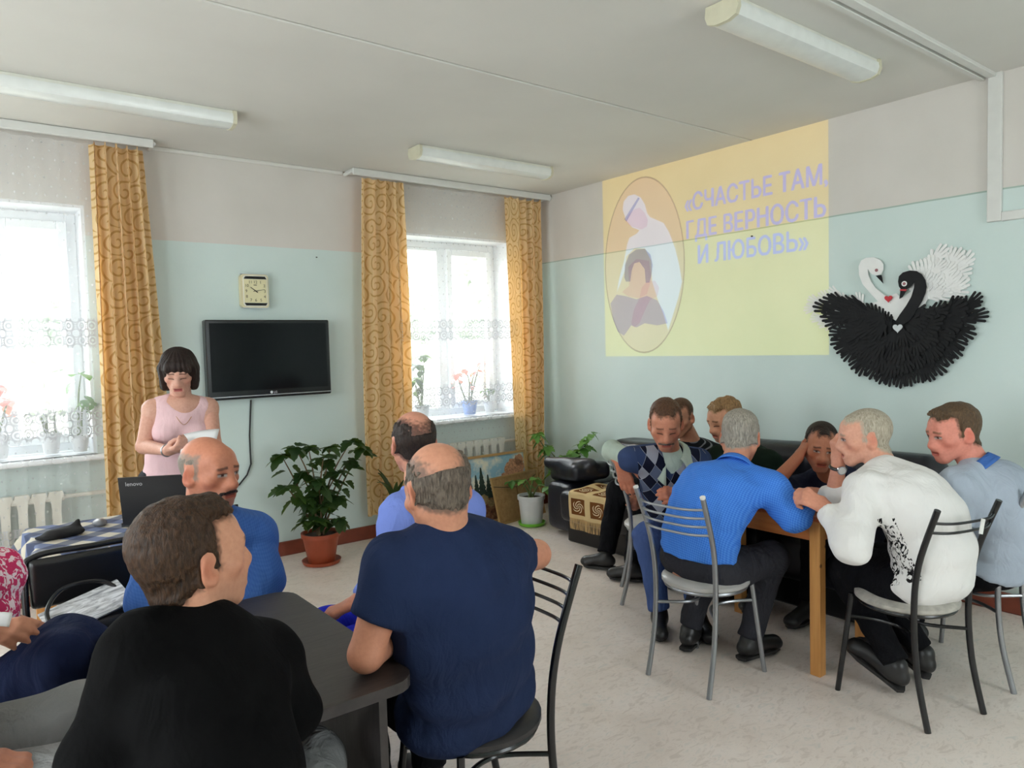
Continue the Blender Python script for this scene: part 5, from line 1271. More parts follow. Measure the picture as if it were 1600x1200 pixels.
nn = lu.cross(lw).normalized(); text_mesh('lettering', 'lenovo', 0.028, lo+Vector((0, 0, 0.012))+nn*0.0088-lu*0.150+lw*0.196, lu, lw, M_SILVER, lid, 0.0008)
m = MB(); m.ball((0.56, 4.06, 0.757), (0.032, 0.052, 0.020), 14, 8); o = m.build('computer_mouse', plain('grey_mouse_plastic', (120, 120, 124), 0.3), None, True); tag(o, 'grey computer mouse on the plaid cloth', 'computer mouse')
V, Q = surf([ell((0.40, 3.93, 0.762), (0.085, 0.05, 0.022)), ell((0.33, 3.91, 0.757), (0.05, 0.04, 0.014)), cone((0.44, 3.95, 0.765), (0.46, 3.97, 0.80), 0.025, 0.012)], 0.007, 120, wr=lambda X, Y, Z: 0.006*vnoise(X, Y, Z, 30)); o = link_mesh('cloth_pouch', np_mesh('cloth_pouch', V, Q), C_POUCH if 'C_POUCH' in globals() else plain('black_felt', (22, 20, 22), 0.9)); tag(o, 'small crumpled black cloth pouch on the plaid cloth', 'pouch')

# ================================================================ sofas, pillow, throw
M_LEATHER = NT('black_sofa_leather'); t = M_LEATHER; co = t.coord('Object'); n_ = t.noise(co, 5, 4); t.base(t.ramp(n_, [(0.3, lin((24, 25, 31))), (0.7, lin((36, 37, 46)))]), 0.32, 0, 0.5); t.bump(t.math('ADD', n_, t.math('MULTIPLY', t.noise(co, 90, 2), 0.06)), 0.35, 0.03); M_LEATHER = t.m
def soft(name, prims, mat, parent, h=0.02, k=70.0, amp=0.006, f=7):
    V, Q = surf(prims, h, k, wr=lambda X, Y, Z: amp*vnoise(X, Y, Z, f, 3)); o = link_mesh(name, np_mesh(name, V, Q), mat, parent)
    if parent is not None: o.matrix_parent_inverse = pinv(parent)
    return o
def sofa(y0, y1, label, arm=None, rounded=False):
    t = empty('sofa', (4.2, (y0+y1)/2, 0)); c = (y0+y1)/2; h = (y1-y0)/2
    m = MB(); m.box((4.22, c, 0.09), (0.70, 2*h-0.08, 0.18), ch=0.01); m.build('plinth', M_VINYL, t)
    n = 2
    for i in range(n):
        cc = y0+(i+0.5)*(y1-y0)/n; soft('seat_cushion', [rbox((4.13, cc, 0.29), (0.33, h/n-0.004, 0.125), 0.055)], M_LEATHER, t)
        if not rounded: soft('back_cushion', [rbox((4.45, cc-(0.0 if i == 0 else 0.04), 0.565), (0.15, h/n-(0.004 if i == 0 else 0.05), 0.215), 0.07)], M_LEATHER, t)
        else: soft('back_cushion', [rbox((4.48, cc, 0.57), (0.13, h/n-0.004, 0.31), 0.12)], M_LEATHER, t)
    if arm: soft('arm_block', [rbox((4.26, arm, 0.235), (0.33, 0.16, 0.20), 0.06)], M_LEATHER, t)
    tag(t, label, 'sofa', 'black leather sofas'); return t
sofa(3.24, 4.36, 'black leather sofa with a fringed throw over its edge', arm=4.50); sofa(1.74, 3.20, 'black leather sofa against the wall behind the pine table', rounded=True)
o = soft('pillow', [rbox((4.14, 4.46, 0.515), (0.17, 0.25, 0.075), 0.06, np.array(Matrix.Rotation(-0.25, 3, 'Z') @ Matrix.Rotation(-0.12, 3, 'X'))), cone((4.02, 4.70, 0.57), (4.06, 4.25, 0.60), 0.05, 0.05)], M_LEATHER, None, 0.012, 60, 0.010, 11); tag(o, 'folded black leather pillow at the end of the sofa', 'pillow')
t = NT('rose_square_throw'); uv = t.new('ShaderNodeUVMap', uv_map='uv').outputs[0]; s = t.sep(uv)
a = t.math('SUBTRACT', t.math('FRACT', t.math('DIVIDE', s[0], 0.21)), 0.5); b = t.math('SUBTRACT', t.math('FRACT', t.math('DIVIDE', s[1], 0.19)), 0.5)
sq = t.math('MULTIPLY', t.math('LESS_THAN', t.math('ABSOLUTE', a), 0.34), t.math('LESS_THAN', t.math('ABSOLUTE', b), 0.33)); rr = t.math('SQRT', t.math('ADD', t.math('MULTIPLY', a, a), t.math('MULTIPLY', b, b)))
pet = t.math('FRACT', t.math('ADD', t.math('MULTIPLY', t.math('ARCTAN2', b, a), 0.80), t.math('MULTIPLY', rr, 9.0))); rose = t.math('MULTIPLY', t.math('LESS_THAN', pet, 0.34), t.math('LESS_THAN', rr, 0.25))
c = t.mix(sq, lin((208, 182, 136)), lin((112, 70, 38))); c = t.mix(rose, c, lin((226, 208, 172))); t.base(c, 0.95, 0, 0.05); t.bump(t.noise(uv, 220, 2), 0.3, 0.004)
th = empty('throw', (3.82, 3.85, 0.4)); tag(th, 'tan fringed throw with brown rose squares over the sofa edge', 'throw')
def throw_fn(u, v):
    y = 4.20-0.42*u; L = v*0.66                                            # v runs from the hanging edge back over the seat
    if L < 0.19: x, z = 3.790-0.006*math.sin(u*14), 0.225+L
    elif L < 0.26: k = (L-0.19)/0.07*math.pi/2; x, z = 3.790+0.045*(1-math.cos(k)), 0.415+0.022*math.sin(k)
    else: x, z = 3.835+(L-0.26), 0.437+0.030*abs(math.sin(u*6+L*11))*min(1, (L-0.26)*5)
    return (x, y-0.05*v+0.02*math.sin(L*9), z)
o = sheet('throw_cloth', throw_fn, 50, 60, t.m, th, (0.42, 0.66), thick=0.006)
m = MB()
for i in range(90):
    u = (i+0.5)/90; x, y, z = throw_fn(u, 0.0); j = random.uniform(-.006, .006); m.tube([(x, y, z+0.004), (x-0.004, y+j, z-0.04), (x-0.002, y+j*2, z-0.085)], 0.0022, 4)
o = m.build('fringe', plain('tan_yarn', (196, 164, 116), 0.9), th); o['kind'] = 'stuff'


# ================================================================ plants and pots
def leaf_mesh(name, mat, shape='ovate', L=0.12, W=0.08):
    prof = {'ovate': [(0, .0), (.12, .30), (.32, .50), (.55, .46), (.78, .26), (1, 0)], 'lobed': [(0, .02), (.04, .36), (.20, .56), (.30, .42), (.48, .50), (.58, .30), (.78, .26), (1, 0)], 'strap': [(0, .35), (.2, .5), (.5, .5), (.8, .35), (1, 0)]}[shape]
    m = MB(); vs, fs = [], []
    for i, (t_, w) in enumerate(prof):
        z = -0.22*t_*t_*L*(1.6 if shape == 'strap' else 1); vs += [(-w*W, t_*L, z+0.16*w*W), (0, t_*L, z), (w*W, t_*L, z+0.16*w*W)]
        if i: a = 3*(i-1); b = 3*i; fs += [(a, a+1, b+1, b), (a+1, a+2, b+2, b+1)]
    m.add(vs, fs); me = m.mesh(name, 'full'); me.materials.append(mat); return me
def mat_leaf(name, a, b):
    t = NT(name); n = t.noise(t.coord('Object'), 18, 3); oi = t.new('ShaderNodeObjectInfo').outputs['Random']
    c = t.mix(oi, lin(a), lin(b)); c = t.mix(t.math('MULTIPLY', n, 0.3), c, lin(a))
    df = t.b; t.base(c, 0.4, 0, 0.4); tl = t.new('ShaderNodeBsdfTranslucent'); t.put(tl.inputs[0], t.mix(0.5, c, lin((150, 190, 60)))); mx = t.new('ShaderNodeMixShader'); mx.inputs[0].default_value = 0.25
    t.t.links.new(df.outputs[0], mx.inputs[1]); t.t.links.new(tl.outputs[0], mx.inputs[2]); t.shader(mx.outputs[0]); return t.m
def put_leaf(me, parent, p, yaw, pitch, roll, sc):
    o = bpy.data.objects.new('leaf', me); COL.objects.link(o); o.parent = parent; o.matrix_parent_inverse = pinv(parent)
    o.matrix_basis = Matrix.Translation(p) @ Matrix.Rotation(yaw, 4, 'Z') @ Matrix.Rotation(pitch, 4, 'X') @ Matrix.Rotation(roll, 4, 'Y') @ Matrix.Scale(sc, 4)
M_SOIL = plain('potting_soil', (58, 44, 34), 0.95, var=0.2); M_STEM = plain('green_stem', (96, 112, 62), 0.7); M_WOODY = plain('woody_stem', (112, 92, 64), 0.8)
def pot(parent, c, r, h, mat, saucer=None, rim=0.012, n=28, ratio=0.72):
    m = MB(); m.lathe([(r*ratio*0.96, 0.012), (r*ratio, 0.02), (r*0.97, h*0.86), (r*1.05, h*0.87), (r*1.06, h), (r*0.96, h), (r*0.93, h*0.9)], c, n); o = m.build('pot', mat, parent, True)
    m = MB(); m.lathe([(0.01, h*0.88), (r*0.92, h*0.88), (r*0.9, h*0.905), (0.01, h*0.92)], c, n); m.build('soil', M_SOIL, parent)
    if saucer is not None:
        m = MB(); m.lathe([(r*0.8, 0.0), (r*0.98, 0.006), (r*1.06, 0.030), (r*1.02, 0.032), (r*0.86, 0.014), (0.01, 0.013)], c, n); m.build('saucer', saucer, parent, True)
def bushy(name, c, r, h, potm, saucer, label, stems, leafm, lsize, seed, shape='lobed', per=6, tips=4, woody=M_STEM, grp='potted plants on the floor', ratio=0.72, down=0.5):
    """stems: end points; leaves hang along each stem and cluster at its tip"""
    rnd = random.Random(seed); t = empty(name, c); tag(t, label, 'potted plant', grp); pot(t, c, r, h, potm, saucer, ratio=ratio)
    me = leaf_mesh('leaf', leafm, shape, lsize, lsize*0.72)
    for e in stems:
        b = Vector((c[0]+rnd.uniform(-.03, .03), c[1]+rnd.uniform(-.03, .03), c[2]+h*0.88)); e = Vector(e); mid = b.lerp(e, 0.5)+Vector((rnd.uniform(-.03, .03), rnd.uniform(-.03, .03), 0.06))
        P = bez([b, mid, e], 8); m = MB(); m.tube(P, [0.007*(1-i/len(P))+0.0025 for i in range(len(P))], 6); m.build('stem', woody, t, True)
        for k in range(per):
            f = 0.35+0.6*(k+rnd.random())/per; p = P[min(int(f*len(P)), len(P)-1)]; a = rnd.uniform(0, 6.28); q = p+Vector((-math.sin(a), math.cos(a), 0.15))*0.035
            put_leaf(me, t, q, a, rnd.uniform(-1.0, 0.1)*down*1.6, rnd.uniform(-.4, .4), rnd.uniform(0.7, 1.1))
        for k in range(tips): a = k*6.28/tips+rnd.uniform(-.5, .5); put_leaf(me, t, e+Vector((0, 0, 0.004*k)), a, rnd.uniform(-0.9, 0.15)*down*1.6, rnd.uniform(-.3, .3), rnd.uniform(0.8, 1.2))
    return t
M_TERRA = plain('terracotta_plastic', (150, 66, 38), 0.45, var=0.08); M_WPOT = plain('white_plastic_pot', (222, 224, 226), 0.4, var=0.03); M_LIME = plain('lime_green_plastic', (120, 196, 60), 0.4)
LEAF_D = mat_leaf('deep_green_leaf', (30, 56, 30), (58, 88, 44)); LEAF_L = mat_leaf('fresh_green_leaf', (70, 122, 52), (126, 170, 84)); LEAF_X = mat_leaf('dark_strap_leaf', (24, 42, 26), (44, 66, 36))
def ty(px): return px
st_ = [(1.877, 5.15, 0.826), (1.945, 5.05, 0.884), (2.1, 5.2, 0.853), (2.127, 5, 0.794), (2.227, 5.1, 0.849), (2.393, 5.1, 0.88), (2.535, 5.2, 0.807), (1.849, 5, 0.619), (1.994, 5.1, 0.678), (2.063, 4.98, 0.638), (2.258, 5.05, 0.669), (2.418, 5.2, 0.71), (2.005, 5.05, 0.506), (2.091, 4.95, 0.462), (2.283, 5.1, 0.466), (1.989, 4.98, 0.357), (2.244, 5.05, 0.316), (2.168, 5.12, 0.543)]
bushy('potted_hibiscus', (2.13, 5.11, 0), 0.135, 0.235, M_TERRA, M_TERRA, 'bushy dark green plant in a terracotta pot below the television', st_, LEAF_D, 0.125, 3, per=5, tips=5, woody=M_WOODY)
st_ = [(4.2, 5.083, 0.756), (4.25, 4.985, 0.644), (4.2, 4.828, 0.505), (4.3, 4.837, 0.566), (4.35, 4.755, 0.621), (4.35, 4.622, 0.701), (4.38, 4.539, 0.783), (4.2, 4.8, 0.35)]
bushy('potted_abutilon', (4.36, 4.86, 0), 0.11, 0.22, M_TERRA, None, 'tall fresh green plant with arching branches behind the sofa end', st_, LEAF_L, 0.105, 5, per=7, tips=5)
st_ = [(3.95, 5.138, 0.362), (4, 5.035, 0.38), (4.05, 4.916, 0.4), (3.98, 4.681, 0.363)]
bushy('potted_seedling', (3.99, 4.92, 0), 0.115, 0.265, M_WPOT, M_LIME, 'small green plant in a white pot on a lime saucer', st_, LEAF_L, 0.09, 6, 'ovate', per=2, tips=3, ratio=0.8)
def strap_plant(c, r, h, label, n, L, seed, grp='potted plants on the floor'):
    rnd = random.Random(seed); t = empty('strap_leaf_plant', c); tag(t, label, 'potted plant', grp); pot(t, c, r, h, M_WPOT, None)
    for k in range(n):
        a = k*6.28/n+rnd.uniform(-.3, .3); l = L*rnd.uniform(0.7, 1.1); d = Vector((math.cos(a), math.sin(a), 0)); rch = rnd.uniform(.25, .55); P = [Vector((c[0], c[1], c[2]+h*0.9))+d*(rch*l*s*s)+Vector((0, 0, l*(1.1*s-0.75*rch*s*s*1.3))) for s in [i/7 for i in range(8)]]
        m = MB(); w = [0.010, 0.018, 0.022, 0.024, 0.022, 0.018, 0.011, 0.002]; sd = d.cross(Vector((0, 0, 1))); vs = []; fs = []
        for i, p in enumerate(P):
            vs += [p-sd*w[i]+Vector((0, 0, .005)), p, p+sd*w[i]+Vector((0, 0, .005))]
            if i: b = 3*(i-1); fs += [(b, b+1, b+4, b+3), (b+1, b+2, b+5, b+4)]
        m.add(vs, fs); m.build('leaf', LEAF_X, t, 'full')
strap_plant((2.76, 5.12, 0), 0.10, 0.24, 'dark strap-leaved plant in a white pot beneath the gold curtain', 9, 0.55, 4)

# on the window sills, seen through the lace
ZP = ZS+0.036; M_BLUEPOT = plain('blue_glazed_pot', (96, 128, 190), 0.3); PINKL = mat_leaf('pink_petal', (214, 96, 104), (236, 150, 150)); WHTL = mat_leaf('white_petal', (230, 232, 230), (248, 248, 246))
G = 'potted plants on the sills'
bushy('sill_plant', (3.83, YW+0.09, ZP), 0.075, 0.14, M_BLUEPOT, None, 'pink-flowered plant in a blue pot on the corner window sill', [(3.70, YW+.08, 1.32), (3.78, YW+.1, 1.36), (3.90, YW+.06, 1.34), (3.98, YW+.1, 1.42)], PINKL, 0.07, 8, 'ovate', per=4, tips=4, grp=G)
bushy('sill_plant', (4.06, YW+0.09, ZP), 0.06, 0.12, M_WPOT, None, 'low plant in a white pot on the corner window sill', [(4.02, YW+.08, 1.14), (4.10, YW+.1, 1.16)], LEAF_D, 0.06, 9, 'ovate', per=2, tips=4, grp=G)
bushy('sill_plant', (3.32, YW+0.09, ZP), 0.07, 0.13, M_WPOT, None, 'tall leafy plant in a white pot beside the gold curtain, on the sill', [(3.28, YW+.08, 1.42), (3.36, YW+.1, 1.5), (3.24, YW+.06, 1.3)], LEAF_D, 0.10, 12, 'ovate', per=4, tips=4, grp=G)
bushy('sill_plant', (0.52, YW+0.09, ZP), 0.06, 0.15, M_WPOT, None, 'white-flowered plant in a white pot on the sill', [(0.42, YW+.08, 1.22), (0.50, YW+.1, 1.28), (0.58, YW+.06, 1.22), (0.46, YW+.02, 1.2)], WHTL, 0.06, 14, 'ovate', per=4, tips=5, grp=G)
bushy('sill_plant', (0.22, YW+0.09, ZP), 0.09, 0.16, M_WPOT, None, 'pink-flowered plant in a wide white pot at the picture edge', [(0.20, YW+.08, 1.36), (0.26, YW+.06, 1.40), (0.30, YW+.1, 1.3)], PINKL, 0.08, 15, 'ovate', per=3, tips=4, grp=G)
bushy('sill_plant', (0.68, YW+0.05, ZP), 0.055, 0.12, M_WPOT, None, 'tall green orchid on the sill beside the gold curtain', [(0.70, YW-.01, 1.46), (0.74, YW+.03, 1.28)], LEAF_L, 0.13, 16, 'ovate', per=2, tips=2, grp=G)

# ================================================================ pictures leaning under the corner window
ld = empty('landscape_painting', (3.7, 5.3, 0)); tag(ld, 'framed landscape painting with spruces and an orange tree, leaning under the window', 'painting')
PX0, PX1, PH = 3.12, 4.24, 0.605; ux, uy = Vector((1, 0, 0)), Vector((0, 0.13, 0.9915)); po = Vector((0, 5.245, 0.0))
M_GILT = plain('light_wood_frame', (176, 140, 88), 0.5, var=0.1)
m = MB()
for a, b, c_, d in ((PX0, PX1, PH-0.022, PH), (PX0, PX1, 0.0, 0.022), (PX0, PX0+0.022, 0.022, PH-0.022), (PX1-0.022, PX1, 0.022, PH-0.022)): m.prism([(a, c_), (b, c_), (b, d), (a, d)], po, ux, uy, 0.028)
m.build('picture_frame', M_GILT, ld)
t = NT('painted_sky_and_ground'); q = t.sep(t.coord('Object')); co = t.coord('Object'); n1 = t.noise(co, 6, 4, 0.6); n2 = t.noise(co, 26, 4, 0.7)
f = t.math('ADD', t.math('DIVIDE', q[2], 0.6), t.math('MULTIPLY', t.math('SUBTRACT', n1, 0.5), 0.25))
sky = t.mix(t.ramp(n1, [(0.45, (0, 0, 0)), (0.6, (1, 1, 1))]), lin((138, 178, 196)), lin((222, 218, 200)))
gr = t.ramp(n2, [(0.3, lin((64, 34, 24))), (0.5, lin((112, 70, 46))), (0.7, lin((150, 124, 88)))])
t.base(t.mix(t.ramp(f, [(0.42, (0, 0, 0)), (0.5, (1, 1, 1))]), gr, sky), 0.6); t.bump(n2, 0.2, 0.002)
m = MB(); m.prism([(PX0+.02, .02), (PX1-.02, .02), (PX1-.02, PH-.02), (PX0+.02, PH-.02)], po+Vector((0, -.004, 0)), ux, uy, 0.008); m.build('canvas', t.m, ld)
M_SPR = plain('painted_spruce', (40, 58, 48), 0.7, var=0.3, scale=40); M_ORT = plain('painted_orange_foliage', (176, 128, 96), 0.7, var=0.45, scale=60); M_BUSH = plain('painted_pale_bush', (142, 124, 84), 0.7, var=0.3, scale=50)
def spruce(x, z0, h, w):
    L, Rr = [], []
    for i in range(6): zz = z0+h*i/6; ww = w*(1-i/6.3); L += [(x-ww, zz), (x-ww*0.55, zz+h/7)]; Rr += [(x+ww, zz), (x+ww*0.55, zz+h/7)]
    return L+[(x, z0+h)]+Rr[::-1]
for x, z0, h, w in ((3.66, .24, .20, .045), (3.72, .22, .28, .06), (3.79, .22, .21, .05), (3.60, .24, .15, .04), (3.85, .22, .16, .04)): m = MB(); m.prism(spruce(x, z0, h, w), po+Vector((0, -.0125, 0)), ux, uy, 0.0015); m.build('painted_spruce', M_SPR, ld)
rnd = random.Random(5)
for cx_, cz_, r_, mt in ((4.10, .44, .12, M_ORT), (4.16, .52, .06, M_ORT), (3.98, .38, .05, M_ORT), (3.73, .21, .05, M_BUSH), (3.80, .17, .04, M_BUSH)):
    m = MB(); m.prism([(min(PX1-.023, cx_+r_*rnd.uniform(.75, 1.05)*math.cos(a)), min(PH-.023, cz_+r_*rnd.uniform(.75, 1.05)*math.sin(a))) for a in np.linspace(0, 6.28, 22, endpoint=False)], po+Vector((0, -.0125, 0)), ux, uy, 0.0018); m.build('painted_tree', mt, ld)
bb = empty('picture_back', (4.0, 5.15, 0)); tag(bb, 'back of a hardboard picture with a hanging string, leaning below the curtain', 'picture')
t = NT('brown_hardboard'); n1 = t.noise(t.coord('Object'), 30, 4, 0.6); t.base(t.ramp(n1, [(0.3, lin((150, 116, 74))), (0.7, lin((174, 140, 94)))]), 0.8); M_HARD = t.m
bo, bu, bv = Vector((3.76, 5.09, 0.0)), Vector((0.985, 0.17, 0.0)).normalized(), Vector((-0.06, 0.22, 0.97)).normalized()
m = MB(); m.prism([(0, 0), (0.62, 0), (0.62, 0.42), (0, 0.42)], bo, bu, bv, 0.006); m.build('board', M_HARD, bb)
m = MB()
for a, b, c_, d in ((0, .62, 0, .014), (0, .62, .406, .42), (0, .014, .014, .406), (.606, .62, .014, .406)): m.prism([(a, c_), (b, c_), (b, d), (a, d)], bo+bu.cross(bv)*0.006, bu, bv, 0.010)
m.build('edge_strip', M_GILT, bb)
bn = bu.cross(bv)*0.012; m = MB(); m.tube(bez([bo+bu*.02+bv*.34+bn, bo+bu*.16+bv*.315+bn, bo+bu*.30+bv*.30+bn, bo+bu*.46+bv*.33+bn, bo+bu*.60+bv*.37+bn], 6), 0.003, 6); m.build('string', M_INK, bb, True)
m = MB(); m.prism([(.285, .16), (.335, .16), (.318, .235), (.315, .30), (.305, .30), (.302, .235)], bo+bu.cross(bv)*0.0062, bu, bv, 0.003); m.build('hanging_tab', plain('dark_tan_card', (128, 92, 54), 0.8), bb)

# the speaker's paper, and the paper held at the picture's edge
M_SHEET = plain('white_writing_paper', (226, 226, 228), 0.7, var=0.02)
pa, pb, pc, pd = [Vector(v) for v in ((0.906, 3.901, 1.065), (1.044, 3.796, 1.099), (1.11, 3.927, 1.18), (0.956, 4.045, 1.155))]
def paper_fn(u, v): p = (pa*(1-u)+pb*u)*(1-v)+(pd*(1-u)+pc*u)*v; return (p.x, p.y, p.z+0.006*math.sin(u*3.1))
o = sheet('paper_sheet', paper_fn, 8, 6, M_SHEET, None, (0.2, 0.2), 0.0008); tag(o, "white sheet of paper in the standing woman's hands", 'paper')
pa, pb, pc, pd = [Vector(v) for v in ((0.043, 2.277, 0.883), (0.093, 2.214, 0.897), (0.106, 2.281, 0.911), (0.053, 2.346, 0.899))]
o = sheet('paper_sheet', paper_fn, 6, 4, M_SHEET, None, (0.1, 0.1), 0.0008); tag(o, 'corner of white paper held beside the pink floral blouse', 'paper')


# ================================================================ the people
AWY, RGT, ZUP = A(0.612, 0.790, 0), A(0.790, -0.612, 0), A(0, 0, 1)     # along the room's diagonal, and across it
def dr(r, a, z=0.0): return nrm(RGT*r+AWY*a+ZUP*z)

def mat_fine_check(name, rgb, rgb2, sc=190):
    t = NT(name); v = t.attr('tl'); s = t.sep(v)
    a = t.math('SINE', t.math('MULTIPLY', s[0], sc*2)); b = t.math('SINE', t.math('MULTIPLY', s[2], sc*2))
    f = t.math('MULTIPLY', t.math('ADD', t.math('ADD', a, b), 2.0), 0.25, clamp=True)
    t.base(t.mix(f, lin(rgb), lin(rgb2)), 0.8, 0, 0.15)
    t.bump(t.noise(t.coord('Object', (7, 7, 3.2), (0.4, 0.5, 0)), 1.6, 3, 0.55, dist=0.8), 0.4, 0.05); return t.m
def mat_argyle(name):
    t = NT(name); s = t.sep(t.attr('tl')); W, Hh = 0.072, 0.112
    u = t.math('DIVIDE', s[0], W); v = t.math('DIVIDE', s[2], Hh)
    p = t.math('FLOOR', t.math('ADD', u, v)); q = t.math('FLOOR', t.math('SUBTRACT', u, v))
    par = t.math('FLOORED_MODULO', p, 3.0); odd = t.math('FLOORED_MODULO', t.math('ADD', q, p), 2.0)
    c = t.mix(t.math('LESS_THAN', par, 0.5), lin((52, 66, 100)), lin((150, 153, 165)))
    c = t.mix(t.math('GREATER_THAN', par, 1.5), c, lin((88, 98, 122)))
    c = t.mix(odd, c, lin((24, 27, 44)))
    fu = t.math('ABSOLUTE', t.math('SUBTRACT', t.math('FRACT', t.math('ADD', t.math('ADD', u, v), 0.5)), 0.5))
    fv = t.math('ABSOLUTE', t.math('SUBTRACT', t.math('FRACT', t.math('ADD', t.math('SUBTRACT', u, v), 0.5)), 0.5))
    c = t.mix(t.math('LESS_THAN', t.math('MINIMUM', fu, fv), 0.012), c, lin((165, 170, 180)))
    fr = t.math('GREATER_THAN', s[1], 0.0); side = t.math('LESS_THAN', t.math('ABSOLUTE', s[0]), 0.2)
    c = t.mix(t.math('MULTIPLY', fr, side), lin((56, 70, 104)), c)
    t.base(c, 0.9, 0, 0.1); t.bump(t.noise(t.coord('Object'), 220, 2), 0.25, 0.004); return t.m
def mat_floral(name, a, b, sc=26):
    t = NT(name); n = t.noise(t.coord('Object'), sc, 2, 0.5, dist=1.2)
    t.base(t.mix(t.ramp(n, [(0.50, (0, 0, 0)), (0.54, (1, 1, 1))]), lin(a), lin(b)), 0.85, 0, 0.1); return t.m
def mat_side_print(name):
    """white knit with a black scrawled print down its left side"""
    t = NT(name); s = t.sep(t.attr('tl')); o = t.coord('Object', (30, 30, 22)); n = t.noise(o, 1.0, 4, 0.6, dist=2.0)
    ink = t.math('GREATER_THAN', n, 0.525); nl = t.math('MULTIPLY', t.noise(t.coord('Object'), 20, 2), 0.02)
    x_ = t.math('ADD', s[0], nl); reg = t.math('MULTIPLY', t.math('MULTIPLY', t.math('LESS_THAN', x_, -0.135), t.math('GREATER_THAN', x_, -0.250)), t.math('MULTIPLY', t.math('GREATER_THAN', s[2], 0.03), t.math('LESS_THAN', s[2], 0.30)))
    reg = t.math('MULTIPLY', reg, t.math('GREATER_THAN', s[1], -0.085))
    c = t.mix(t.math('MULTIPLY', ink, reg), lin((226, 224, 222)), lin((26, 25, 26)))
    t.base(c, 0.9, 0, 0.1)
    t.bump(t.noise(t.coord('Object', (7, 7, 3.2), (0.4, 0.5, 0)), 1.6, 3, 0.55, dist=0.8), 0.3, 0.05); return t.m
def mat_stripe(name, a, b, sc=0.018):
    t = NT(name); s = t.sep(t.attr('tl')); f = t.math('LESS_THAN', t.math('FRACT', t.math('DIVIDE', s[2], sc)), 0.25)
    t.base(t.mix(f, lin(a), lin(b)), 0.85, 0, 0.1); return t.m

C_BLACK = mat_cloth('black_knit', (10, 10, 11), 0.12, fold=0.2)
C_NAVY = mat_cloth('navy_jersey', (36, 47, 77), 0.08, fold=0.3)
C_SKY = mat_cloth('light_blue_shirting', (122, 142, 216), 0.05, fold=0.3)
C_BLUE = mat_fine_check('blue_shirting', (58, 98, 168), (70, 110, 178), 380)
C_BLUECHECK = mat_fine_check('bright_blue_check_shirting', (48, 108, 206), (84, 142, 226), 330)
C_PINK = mat_cloth('pale_pink_crepe', (226, 190, 194), 0.04, fold=0.2)
C_GREEN = mat_cloth('dark_green_jersey', (24, 36, 28), 0.15, fold=0.2)
C_DARKSHIRT = mat_cloth('midnight_blue_shirt', (34, 38, 58), 0.35, fold=0.4)
C_WHITE = mat_side_print('white_knit_with_side_print')
C_GREY = mat_cloth('light_grey_sweatshirt', (166, 176, 190), 0.05, fold=0.35)
C_SAGE = mat_cloth('pale_sage_shirt', (176, 190, 178), 0.05, fold=0.3)
C_ARGYLE = mat_argyle('argyle_knit')
C_STRIPE = mat_stripe('dark_striped_jersey', (26, 27, 32), (120, 122, 128))
C_FLORAL = mat_floral('pink_floral_print', (214, 62, 108), (250, 226, 230), 42)
C_TROUS_DK = mat_cloth('charcoal_trousers', (52, 52, 58), 0.1, fold=0.5)
C_TROUS_BK = mat_cloth('black_trousers', (20, 20, 23), 0.12, fold=0.5)
C_TROUS_GR = mat_cloth('grey_trousers', (140, 141, 142), 0.06, fold=0.55)
C_JEANS = mat_cloth('blue_trousers', (72, 92, 142), 0.1, fold=0.5)
C_COBALT = mat_cloth('cobalt_blue_trousers', (42, 50, 190), 0.06, fold=0.4)
C_NAVYSKIRT = mat_cloth('navy_skirt', (30, 38, 66), 0.12, fold=0.4)
L_BLACK = plain('black_shoe_leather', (30, 29, 30), 0.4, var=0.1)
H_BROWN = mat_hair('brown_hair', (30, 19, 12), (84, 57, 36)); H_DARK = mat_hair('dark_brown_hair', (26, 19, 16), (62, 46, 38))
H_GREYBR = mat_hair('greying_brown_hair', (52, 44, 38), (136, 122, 108)); H_GREY = mat_hair('silver_grey_hair', (112, 106, 98), (190, 182, 168))
H_SILVER = mat_hair('pale_silver_hair', (140, 130, 112), (206, 196, 178)); H_BLOND = mat_hair('dark_blond_hair', (104, 74, 44), (178, 142, 98))
H_BOB = mat_hair('dark_bob_hair', (20, 13, 11), (52, 33, 25)); H_CHEST = mat_hair('chestnut_hair', (58, 38, 26), (110, 76, 52))
H_STUB = mat_hair('grey_stubble_hair', (108, 96, 86), (160, 148, 134))

